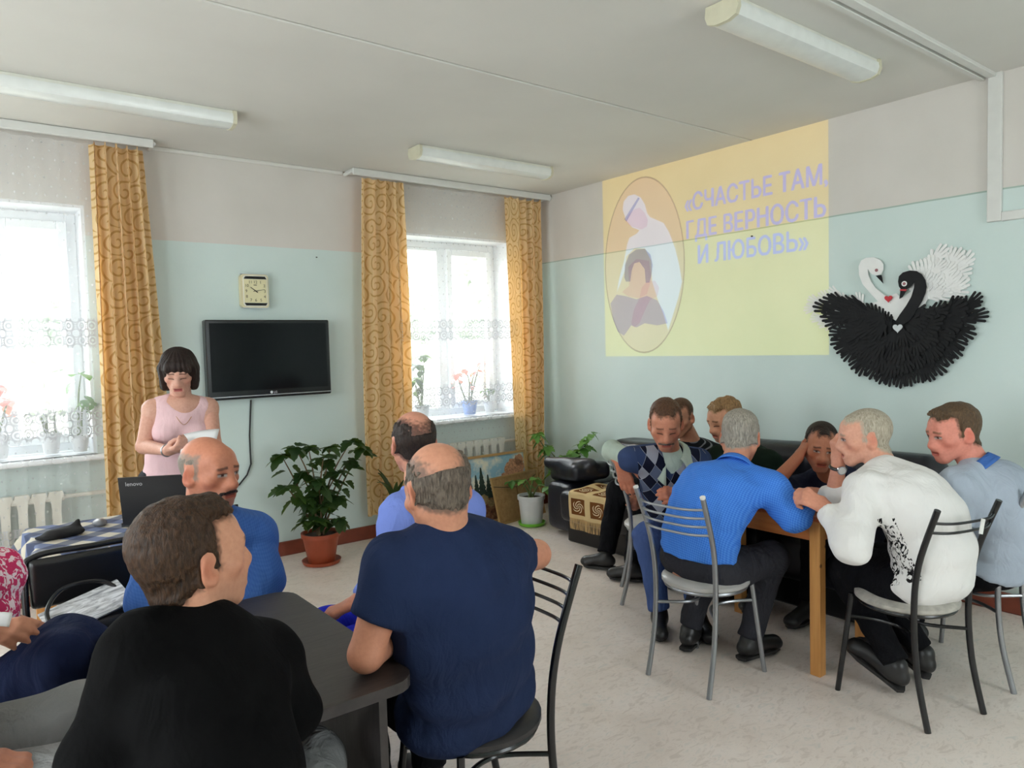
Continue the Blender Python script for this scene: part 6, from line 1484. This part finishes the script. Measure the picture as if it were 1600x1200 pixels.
# --- woman standing by the laptop, reading aloud from a sheet of paper
J = dict(H=(1.008, 4.279, 1.477), hf=dr(0.30, -0.88, -0.36), N=(1.026, 4.317, 1.305), P=(0.986, 4.407, 0.858), SR=(0.879, 4.34, 1.272), SL=(1.167, 4.319, 1.262),
         ER=(0.823, 4.308, 1.084), WR=(0.885, 4.044, 1.079), EL=(1.154, 4.203, 1.07), WL=(1.055, 4.038, 1.054))
p = np.array(J['P'])
for s, sd in ((1, 'R'), (-1, 'L')):
    q = p+np.array(dr(-0.85, -0.3))*0.09*s; J['H'+sd] = q; J['K'+sd] = A(q[0], q[1], 0.48)+dr(0.3, -0.9)*0.02; J['A'+sd] = A(q[0], q[1], 0.10); J['T'+sd] = A(*q[:2], 0.06)+dr(0.3, -0.9)*0.15
W_ROOT, W_INFO = person('woman with a dark bob in a sleeveless pink top, reading from a paper', J, skin=(208, 160, 140), female=True, hs=1.0, sleeve='none',
    hair=dict(style='bob', mat=H_BOB), face=dict(eyes='down', brow=(60, 40, 32), lip=(168, 84, 80)),
    top=dict(mat=C_PINK, name='top', sleeve=0, reach=0.66, scoop=(0.058, 0.085, 0.055), inf=0.008, hem=-0.22, wr=0.004), legs=dict(mat=C_TROUS_DK, inf=0.012),
    shoes=dict(mat=L_BLACK), hands=dict(R=dict(d=dr(0.75, -0.5, 0.1), n=dr(0.1, 0.3, 0.9), curls=(0.7, 0.8, 0.9, 1.0), thumb=0.75),
    L=dict(d=dr(-0.6, -0.6, 0.2), n=dr(-0.2, 0.3, 0.9), curl=0.8, thumb=0.75)))

# her thin necklace and the bracelet on her wrist
M_GOLD = plain('thin_gold_chain', (196, 150, 96), 0.3, 0.9)
N_, f_, r_, u_ = A(*J['N']), W_INFO['fwd'], W_INFO['right'], W_INFO['up']
m = MB(); m.tube(bez([N_+r_*0.055+u_*0.012+f_*0.01, N_+r_*0.05+f_*0.075-u_*0.035, N_+f_*0.118-u_*0.095, N_-r_*0.05+f_*0.075-u_*0.035, N_-r_*0.055+u_*0.012+f_*0.01], 7), 0.0014, 6); m.build('necklace', M_GOLD, W_ROOT, True)
wd = nrm(A(*J['WR'])-A(*J['ER'])); wu = nrm(np.cross(wd, ZUP)); wv = np.cross(wd, wu); wc = A(*J['WR'])-wd*0.012
m = MB(); m.tube([wc+(wu*math.cos(a)+wv*math.sin(a))*0.031 for a in np.linspace(0, 6.283, 20, endpoint=False)], 0.004, 6, closed=True); m.build('bracelet', M_SILVER, W_ROOT, True)

# --- man with a moustache behind the dark table
J = dict(H=(0.741, 2.766, 1.142), hf=dr(0.86, -0.42, -0.06), N=(0.715, 2.777, 0.989), SR=(0.563, 2.764, 0.928), SL=(0.897, 2.781, 0.878), P=(0.745, 2.974, 0.491),
         ER=(0.508, 2.718, 0.741), EL=(0.889, 2.676, 0.734), WR=(0.597, 2.539, 0.605), WL=(0.744, 2.527, 0.612))
J.update(HR=np.array(J['P'])+A(-0.09, -0.05, -0.03), HL=np.array(J['P'])+A(0.09, -0.05, -0.03))
J.update(KR=J['HR']+A(-0.05, -0.40, 0.02), KL=J['HL']+A(0.05, -0.40, 0.02)); J.update(AR=A(J['KR'][0], J['KR'][1]+0.05, 0.10), AL=A(J['KL'][0], J['KL'][1]+0.05, 0.10))
J.update(TR=J['AR']+A(0, -0.15, -0.03), TL=J['AL']+A(0, -0.15, -0.03))
person('bald man with a dark moustache in a blue shirt behind the dark table', J, skin=(200, 132, 104), hs=1.08, bulk=1.1,
    hair=dict(style='sides', mat=H_STUB, t=0.003, edge=0.02), face=dict(eyes='open', brow=(58, 42, 34), stubble=0.25, mustache=H_DARK, nose=1.1),
    top=dict(mat=C_BLUE, inf=0.020, sinf=0.020, cinf=0.024), legs=dict(mat=C_TROUS_BK), shoes=dict(mat=L_BLACK), collar=dict(mat=C_BLUE, r=0.072, open=0.9))

# --- man in a black sweater in front, seen from behind
J = dict(H=(0.383, 1.576, 1.153), hf=dr(0.65, 0.76, 0.06), N=(0.378, 1.532, 1.009), SL=(0.263, 1.494, 1.012), SR=(0.518, 1.568, 0.901), P=(0.344, 1.517, 0.579),
         EL=(0.175, 1.463, 0.852), ER=(0.556, 1.544, 0.784), WR=(0.587, 1.769, 0.729), WL=(0.283, 1.693, 0.792))
J['P'] = A(0.36, 1.30, 0.53); J['M'] = (J['P']+np.array(J['N']))/2-A(0, 0.05, 0)
J.update(HR=J['P']+A(0.09, 0.05, -0.03), HL=J['P']+A(-0.09, 0.05, -0.03), KR=A(0.70, 1.80, 0.50), KL=A(0.30, 1.74, 0.50), AR=A(0.66, 1.70, 0.10), AL=A(0.34, 1.66, 0.10), TR=A(0.69, 1.88, 0.06), TL=A(0.34, 1.82, 0.06))
person('brown-haired man in a black sweater and grey trousers, seen from behind', J, skin=(206, 150, 122), hs=1.03, bulk=1.04, h_head=0.0028,
    hair=dict(style='full', mat=H_BROWN, t=0.012, tuft=0.0028, front=0.012), face=dict(eyes='open', stubble=0.15), sleeve='long',
    top=dict(mat=C_BLACK, name='sweater', inf=0.014, sinf=0.014, cinf=0.014, sleeve=1.93, wr=0.006), legs=dict(mat=C_TROUS_GR, inf=0.022), shoes=dict(mat=L_BLACK))

# --- man in a navy T-shirt, arm over the chair back
J = dict(H=(1.034, 1.682, 1.186), hf=dr(-0.54, 0.78, -0.34), N=(1.044, 1.666, 1.06), SL=(0.89, 1.68, 1.006), SR=(1.264, 1.691, 0.958), P=(1.17, 1.77, 0.53),
         EL=(0.805, 1.673, 0.8), WL=(1.028, 1.836, 0.764), ER=(1.451, 1.771, 0.908), WR=(1.387, 1.94, 0.801))
J['M'] = (A(*J['P'])+A(*J['N']))/2-A(0.0, 0.05, 0)
J.update(HL=A(1.11, 1.83, 0.50), HR=A(1.29, 1.83, 0.50), KL=A(1.03, 2.19, 0.50), KR=A(1.24, 2.24, 0.50), AL=A(1.03, 2.10, 0.10), AR=A(1.26, 2.14, 0.10), TL=A(1.01, 2.27, 0.06), TR=A(1.27, 2.30, 0.06))
person('balding man in a navy T-shirt, elbow on the dark table', J, skin=(206, 146, 118), hs=1.06, bulk=1.3, h_head=0.003, sleeve='short',
    hair=dict(style='thin_top', mat=H_GREYBR, t=0.008, tuft=0.004, edge=0.02), face=dict(eyes='open'),
    top=dict(mat=C_NAVY, name='tshirt', inf=0.018, sinf=0.016, cinf=0.026, sleeve=0.62, sleeveR=0.45, hem=-0.12, wr=0.008), legs=dict(mat=C_TROUS_BK, inf=0.02), shoes=dict(mat=L_BLACK),
    hands=dict(L=dict(d=dr(0.7, 0.6, 0), n=(0, 0, -1), curl=0.4), R=dict(d=dr(-0.8, 0.3, -0.3), n=dr(0, -0.3, -0.9), curl=0.5)))

# --- bald man in a light blue shirt and cobalt trousers, turned to the speaker
J = dict(H=(1.43, 2.49, 1.204), hf=dr(-0.46, 0.88, -0.02), N=(1.458, 2.457, 1.018), SL=(1.316, 2.41, 0.945), SR=(1.647, 2.455, 0.912), P=(1.50, 2.42, 0.53),
         EL=(1.243, 2.378, 0.763), WL=(1.126, 2.387, 0.67), ER=(1.682, 2.439, 0.684), WR=(1.457, 2.356, 0.624))
J.update(HL=A(1.46, 2.33, 0.50), HR=A(1.46, 2.51, 0.50), KL=A(1.06, 2.30, 0.53), KR=A(1.08, 2.56, 0.53), AL=A(1.06, 2.36, 0.10), AR=A(1.06, 2.58, 0.10), TL=A(0.92, 2.36, 0.06), TR=A(0.92, 2.58, 0.06))
person('man with a bald crown in a light blue shirt, beyond the navy T-shirt', J, skin=(212, 150, 126), hs=1.05,
    hair=dict(style='crown_bald', mat=H_DARK, t=0.006, edge=0.016), face=dict(eyes='open'),
    top=dict(mat=C_SKY, inf=0.014, sinf=0.016, cinf=0.018), legs=dict(mat=C_COBALT, inf=0.018), shoes=dict(mat=L_BLACK), collar=dict(mat=C_SKY, r=0.074, open=0.8),
    hands=dict(L=dict(d=dr(-0.9, -0.2, -0.3), n=(0, 0, -1), curl=0.5)))

# --- man in an argyle vest, arm resting on his chair's back
J = dict(H=(3.114, 2.65, 1.121), hf=dr(-0.16, -0.88, -0.40), N=(3.214, 2.712, 0.926), SR=(3.027, 2.831, 0.913), SL=(3.376, 2.634, 0.879), P=(3.378, 2.809, 0.477),
         ER=(3.104, 3.051, 0.934), WR=(3.038, 2.921, 0.88), EL=(3.389, 2.584, 0.67), WL=(3.138, 2.554, 0.706))
J.update(HR=np.array(J['P'])+dr(-1, 0)*0.09+A(0, 0, -0.03), HL=np.array(J['P'])+dr(1, 0)*0.09+A(0, 0, -0.03), KR=(2.988, 2.682, 0.51), KL=(3.106, 2.489, 0.498), AR=(3.02, 2.634, 0.159), AL=(3.144, 2.473, 0.13))
J['AR'] = A(*J['AR'][:2], 0.10); J['AL'] = A(*J['AL'][:2], 0.10); J.update(TR=J['AR']+dr(-0.2, -1)*0.15-A(0, 0, .03), TL=J['AL']+dr(0.1, -1)*0.15-A(0, 0, .03))
person('grey-moustached man in an argyle vest over a sage shirt', J, skin=(198, 132, 104), hs=1.12,
    hair=dict(style='full', mat=H_CHEST, t=0.006, tuft=0.002, edge=0.014), face=dict(eyes='down', brow=(96, 66, 50), stubble=0.2, mustache=H_GREYBR, nose=1.1),
    top=dict(mat=C_ARGYLE, name='vest', sleeve=0, reach=0.99, scoop=(0.040, 0.08, 0.070), inf=0.022, under=dict(mat=C_SAGE, sleeveR=1.05, sleeveL=1.5, sinf=0.002, cinf=0.010)),
    legs=dict(mat=C_JEANS, inf=0.018), shoes=dict(mat=L_BLACK), collar=dict(mat=C_SAGE, r=0.078, open=1.0, out=0.018, z=0.016),
    hands=dict(R=dict(d=dr(0.25, -0.15, -1), n=dr(0.2, 0.9, 0), curls=(0.25, 0.3, 0.35, 0.4), thumb=0.1), L=dict(d=dr(-0.5, -0.5, 0.3), n=dr(-0.5, 0.5, -0.3), curl=0.7)))

# --- man behind him on the sofa, mostly hidden
J = dict(H=(3.841, 3.148, 1.067), hf=dr(-0.55, -0.78, -0.2), N=(4.007, 3.156, 0.852), SR=(3.784, 3.225, 0.809), SL=(4.138, 3.076, 0.784), P=(4.10, 3.32, 0.55),
         ER=(3.587, 3.114, 0.644), EL=(3.977, 2.935, 0.592), WR=(3.369, 3.028, 0.626), WL=(3.649, 2.934, 0.578),
         KR=(3.755, 3.641, 0.52), KL=(3.771, 3.449, 0.5), AR=(3.553, 3.579, 0.1), AL=(3.501, 3.268, 0.1), TR=(3.505, 3.683, 0.06), TL=(3.453, 3.356, 0.06))
J.update(HR=A(3.98, 3.44, 0.52), HL=A(3.95, 3.22, 0.52))
person('man in a dark striped jersey on the sofa, hidden behind the argyle vest', J, skin=(196, 140, 112), hs=1.05,
    hair=dict(style='full', mat=H_CHEST, t=0.004, edge=0.014), face=dict(eyes='down'), top=dict(mat=C_STRIPE, name='jersey', inf=0.014), legs=dict(mat=C_TROUS_BK, inf=0.02, cuff=0.026), shoes=dict(mat=L_BLACK, sc=0.8))

# --- fair-haired man in dark green on the sofa
J = dict(H=(3.731, 2.715, 1.091), hf=dr(-0.86, -0.40, -0.32), N=(3.946, 2.749, 0.864), P=(4.22, 2.78, 0.55), EL=(3.933, 2.465, 0.626), ER=(3.795, 2.824, 0.614), WL=(3.565, 2.436, 0.666), WR=(3.546, 2.64, 0.657))
n = A(*J['N']); J.update(SR=n+A(0.0, 0.17, -0.06), SL=n+A(0.02, -0.19, -0.06), HR=A(4.12, 2.88, 0.52), HL=A(4.12, 2.70, 0.52), KR=A(3.72, 2.98, 0.52), KL=A(3.74, 2.66, 0.52), AR=A(3.74, 3.0, 0.10), AL=A(3.78, 2.66, 0.10), TR=A(3.6, 3.0, 0.06), TL=A(3.63, 2.66, 0.06))
person('fair-haired man in a dark green jersey, looking down on the sofa', J, skin=(204, 148, 116), hs=1.06,
    hair=dict(style='full', mat=H_BLOND, t=0.009, tuft=0.006, front=0.010, edge=0.012), face=dict(eyes='down', stubble=0.5, brow=(96, 70, 46)),
    top=dict(mat=C_GREEN, name='jersey', inf=0.02, sinf=0.018, cinf=0.02), legs=dict(mat=C_TROUS_BK), shoes=dict(mat=L_BLACK))

# --- grey-haired man in bright blue, back to the room, at the pine table
J = dict(H=(3.093, 2.157, 1.087), hf=dr(0.42, 0.80, -0.42), N=(2.956, 2.103, 0.944), P=(2.74, 2.15, 0.53), ER=(2.991, 1.811, 0.771), WR=(3.36, 1.93, 0.80), EL=(3.12, 2.44, 0.80), WL=(3.36, 2.22, 0.79))
n = A(*J['N']); J.update(SL=n+A(-0.03, 0.18, -0.06), SR=n+A(0.03, -0.19, -0.07), HL=A(2.80, 2.24, 0.50), HR=A(2.80, 2.06, 0.50), KL=A(3.10, 2.34, 0.50), KR=A(3.16, 2.03, 0.50), AL=A(2.93, 2.36, 0.10), AR=A(3.05, 2.09, 0.10), TL=A(3.05, 2.40, 0.06), TR=A(3.20, 2.07, 0.06))
J['M'] = (J['P']+n)/2+A(-0.07, 0, 0.03)
person('grey-haired man in a bright blue shirt, back to the room, on a silver chair', J, skin=(200, 140, 114), hs=1.10, bulk=1.14,
    hair=dict(style='full', mat=H_GREY, t=0.009, tuft=0.002, edge=0.012), face=dict(eyes='down'),
    top=dict(mat=C_BLUECHECK, inf=0.022, sinf=0.022, cinf=0.026, hem=0.10, sleeve=1.7, wr=0.010), legs=dict(mat=C_TROUS_DK, inf=0.018), shoes=dict(mat=L_BLACK), collar=dict(mat=C_BLUECHECK, r=0.070, open=0.7),
    hands=dict(R=dict(d=dr(0.4, 0.8, 0), n=(0, 0, -1), curl=0.6), L=dict(d=dr(0.8, -0.3, 0), n=(0, 0, -1), curl=0.6)))

# --- dark-haired man leaning on the table, hand at his temple
J = dict(H=(3.726, 2.091, 0.985), hf=dr(-0.28, -0.90, -0.22), hu=dr(0.10, 0, 1), N=(3.921, 2.128, 0.761), SR=(3.826, 2.3, 0.707), SL=(4.08, 2.026, 0.702), P=(4.24, 2.32, 0.55),
         ER=(3.516, 2.265, 0.763), WR=(3.64, 2.179, 0.919), EL=(3.887, 1.93, 0.624), WL=(3.663, 1.996, 0.725))
J.update(HR=A(4.14, 2.42, 0.52), HL=A(4.14, 2.24, 0.52), KR=A(3.80, 2.46, 0.50), KL=A(3.78, 2.16, 0.50), AR=A(3.74, 2.46, 0.10), AL=A(3.72, 2.16, 0.10), TR=A(3.6, 2.46, 0.06), TL=A(3.58, 2.16, 0.06))
person('dark-haired man in a midnight blue shirt, hand against his temple', J, skin=(186, 122, 92), hs=1.07, sleeve='short',
    hair=dict(style='receding', mat=H_DARK, t=0.005, edge=0.014), face=dict(eyes='open', brow=(70, 50, 40), stubble=0.3, nose=1.08),
    top=dict(mat=C_DARKSHIRT, inf=0.018, sinf=0.018, cinf=0.024, sleeve=0.7), legs=dict(mat=C_TROUS_BK), shoes=dict(mat=L_BLACK), collar=dict(mat=C_DARKSHIRT, r=0.072, open=1.2),
    hands=dict(R=dict(d=dr(0.55, 0.1, 0.8), n=dr(0.8, 0, -0.5), curls=(0.8, 0.8, 0.9, 0.9), thumb=0.3), L=dict(d=dr(-0.9, -0.2, 0), n=(0, 0, -1), curl=0.6)))

# --- silver-haired man in a white sweater, watch on his wrist
J = dict(H=(3.28, 1.635, 1.115), hf=dr(-0.96, 0.18, -0.12), N=(3.249, 1.523, 0.971), P=(3.24, 1.34, 0.53), EL=(2.88, 1.488, 0.723), WL=(2.979, 1.646, 0.832), ER=(3.274, 1.771, 0.816), WR=(3.258, 1.744, 0.976))
n = A(*J['N']); J.update(SL=n+A(-0.18, 0.0, -0.06), SR=n+A(0.18, -0.02, -0.07), HL=A(3.15, 1.42, 0.50), HR=A(3.33, 1.40, 0.50), KL=A(3.27, 1.72, 0.48), KR=A(3.45, 1.74, 0.48), AL=A(3.22, 1.46, 0.13), AR=A(3.44, 1.44, 0.13), TL=A(3.22, 1.60, 0.05), TR=A(3.46, 1.58, 0.05))
J['M'] = (J['P']+n)/2-A(0.02, 0.09, -0.03)
J['FL'] = A(0, -0.45, 0.9); J['FR'] = A(0, -0.45, 0.9)
W11, I11 = person('silver-haired man in a white sweater, chin on his hand, watch on wrist', J, skin=(212, 156, 132), hs=1.06, bulk=1.18,
    hair=dict(style='full', mat=H_SILVER, t=0.005, edge=0.014), face=dict(eyes='open', brow=(150, 130, 110)),
    top=dict(mat=C_WHITE, name='sweater', inf=0.026, sinf=0.026, cinf=0.026, hem=-0.10, sleeveL=1.92, sleeveR=1.15, wr=0.008), legs=dict(mat=C_TROUS_BK, inf=0.02), shoes=dict(mat=L_BLACK),
    hands=dict(L=dict(d=dr(-0.7, 0.3, 0.45), n=dr(0.3, 0.6, -0.8), curls=(1.2, 1.2, 1.2, 1.2), thumb=0.9), R=dict(d=dr(-0.1, -0.05, 1), n=dr(0.9, 0.1, 0.2), curls=(1.1, 1.1, 1.1, 1.1), thumb=0.6)))
wr_, er_ = A(*J['WR']), A(*J['ER']); wd = nrm(wr_-er_); wc = er_+(wr_-er_)*0.93
M_WATCH = plain('black_watch_rubber', (26, 26, 27), 0.4); M_CHROME = plain('watch_steel', (200, 202, 205), 0.25, 1.0); M_DIAL = plain('watch_dial', (214, 216, 212), 0.3)
wu = nrm(np.cross(wd, AWY)); wv = np.cross(wd, wu)
m = MB(); m.tube([wc+(wu*math.cos(a)+wv*math.sin(a))*0.033 for a in np.linspace(0, 2*math.pi, 24, endpoint=False)], 0.0085, 8, closed=True); wa = m.build('wristwatch', M_WATCH, W11, True)
side = -nrm(wv*np.dot(wv, -AWY)+wu*np.dot(wu, -AWY)); side = -side
m = MB(); m.tube([wc+side*0.032, wc+side*0.043], 0.021, 20); m.build('watch_case', M_CHROME, wa, True)
m = MB(); m.tube([wc+side*0.043, wc+side*0.0445], 0.0165, 20); m.build('watch_dial', M_DIAL, wa, True)

# --- man in a light grey sweatshirt at the end of the table
J = dict(H=(3.6, 1.387, 1.125), hf=dr(-0.95, -0.10, -0.20), N=(3.634, 1.287, 0.957), P=(3.74, 1.26, 0.53), EL=(3.42, 1.34, 0.70), WL=(3.40, 1.60, 0.76), ER=(3.86, 1.42, 0.70), WR=(3.62, 1.66, 0.77))
n = A(*J['N']); J.update(SL=n+A(-0.19, 0.03, -0.06), SR=n+A(0.18, -0.02, -0.07), HL=A(3.65, 1.34, 0.50), HR=A(3.83, 1.34, 0.50), KL=A(3.58, 1.70, 0.48), KR=A(3.84, 1.72, 0.48), AL=A(3.56, 1.60, 0.10), AR=A(3.84, 1.66, 0.10), TL=A(3.56, 1.75, 0.06), TR=A(3.84, 1.81, 0.06))
J['M'] = (J['P']+n)/2-A(-0.02, 0.06, 0)
person('short-haired man in a light grey sweatshirt, in profile beside the wall', J, skin=(216, 140, 122), hs=1.08, bulk=1.12,
    hair=dict(style='full', mat=mat_hair('cropped_brown_hair', (62, 46, 32), (116, 92, 66)), t=0.009, tuft=0.002, front=0.012), face=dict(eyes='open', brow=(120, 90, 66)),
    top=dict(mat=C_GREY, name='sweatshirt', inf=0.024, sinf=0.024, cinf=0.024, hem=-0.05, wr=0.009), legs=dict(mat=C_TROUS_BK), shoes=dict(mat=L_BLACK), collar=dict(mat=C_BLUE, r=0.070, open=0.6))

# --- woman at the picture's left edge, only her sleeve, hand and skirt in view
J = dict(H=(-0.02, 2.708, 1.115), hf=dr(0.95, 0.3, -0.2), N=(-0.002, 2.683, 0.941), P=(-0.054, 2.783, 0.491), ER=(-0.1, 2.534, 0.8), WR=(-0, 2.409, 0.839), EL=(0.049, 2.897, 0.75), WL=(0.201, 2.887, 0.66))
n = A(*J['N']); p = A(*J['P']); J.update(SL=n+AWY*0.16-ZUP*0.05, SR=n-AWY*0.16-ZUP*0.05, HL=p+AWY*0.08-ZUP*0.02, HR=p-AWY*0.08-ZUP*0.02, KL=(0.268, 2.645, 0.643), KR=(0.221, 2.407, 0.714))
k = (A(*J['KL'])+A(*J['KR']))/2; J.update(AL=A(*(A(*J['KL'])+RGT*0.02)[:2], 0.30), AR=A(*(A(*J['KR'])+RGT*0.02)[:2], 0.30)); J.update(AL=A(J['AL'][0], J['AL'][1], 0.10), AR=A(J['AR'][0], J['AR'][1], 0.10)); J.update(TL=J['AL']+RGT*0.14, TR=J['AR']+RGT*0.14)
person('woman in a pink floral blouse and navy skirt, mostly out of view', J, skin=(204, 146, 118), female=True, hs=1.0, hair=dict(style='bob', mat=H_CHEST),
    face=dict(eyes='open'), top=dict(mat=C_FLORAL, name='blouse', inf=0.012, sinf=0.02, cinf=0.02, sleeve=0.75), sleeve='short', legs=dict(mat=C_NAVYSKIRT, name='skirt', skirt=True, inf=0.012), shoes=dict(mat=L_BLACK),
    hands=dict(R=dict(d=dr(0.9, 0.1, 0.1), n=dr(0.1, 0.5, -0.8), curls=(0.3, 0.4, 0.5, 0.6), thumb=0.6), L=dict(none=True)))

# --- man in grey trousers at the lower left corner, only knees and a hand in view
J = dict(H=(-0.147, 1.996, 1.305), hf=dr(0.9, 0.4, 0), N=(-0.15, 1.988, 1.147), P=(-0.166, 2.118, 0.617), ER=(-0.08, 1.814, 0.869), WR=(-0.052, 1.886, 0.747), EL=(-0.173, 2.331, 0.709), WL=(-0.137, 2.445, 0.55))
n = A(*J['N']); p = A(*J['P']); J.update(SL=n+AWY*0.18-ZUP*0.05, SR=n-AWY*0.18-ZUP*0.05, HL=p+AWY*0.09, HR=p-AWY*0.09, KL=(0.229, 2.119, 0.66), KR=(0.171, 1.832, 0.638))
J.update(AL=A(*(A(*J['KL'])+RGT*0.03)[:2], 0.10), AR=A(*(A(*J['KR'])-RGT*0.03)[:2], 0.10)); J.update(TL=J['AL']+RGT*0.15, TR=J['AR']+RGT*0.15)
person('man in grey trousers, a hand on his thigh, mostly out of view', J, skin=(206, 146, 122), hair=dict(style='full', mat=H_DARK, t=0.008), top=dict(mat=C_DARKSHIRT, sleeve=0.6), sleeve='short',
    legs=dict(mat=C_TROUS_GR, inf=0.02), shoes=dict(mat=L_BLACK), hands=dict(R=dict(d=dr(0.9, 0.2, -0.15), n=(0, 0, -1), curls=(0.22, 0.25, 0.28, 0.32), thumb=0.3)))
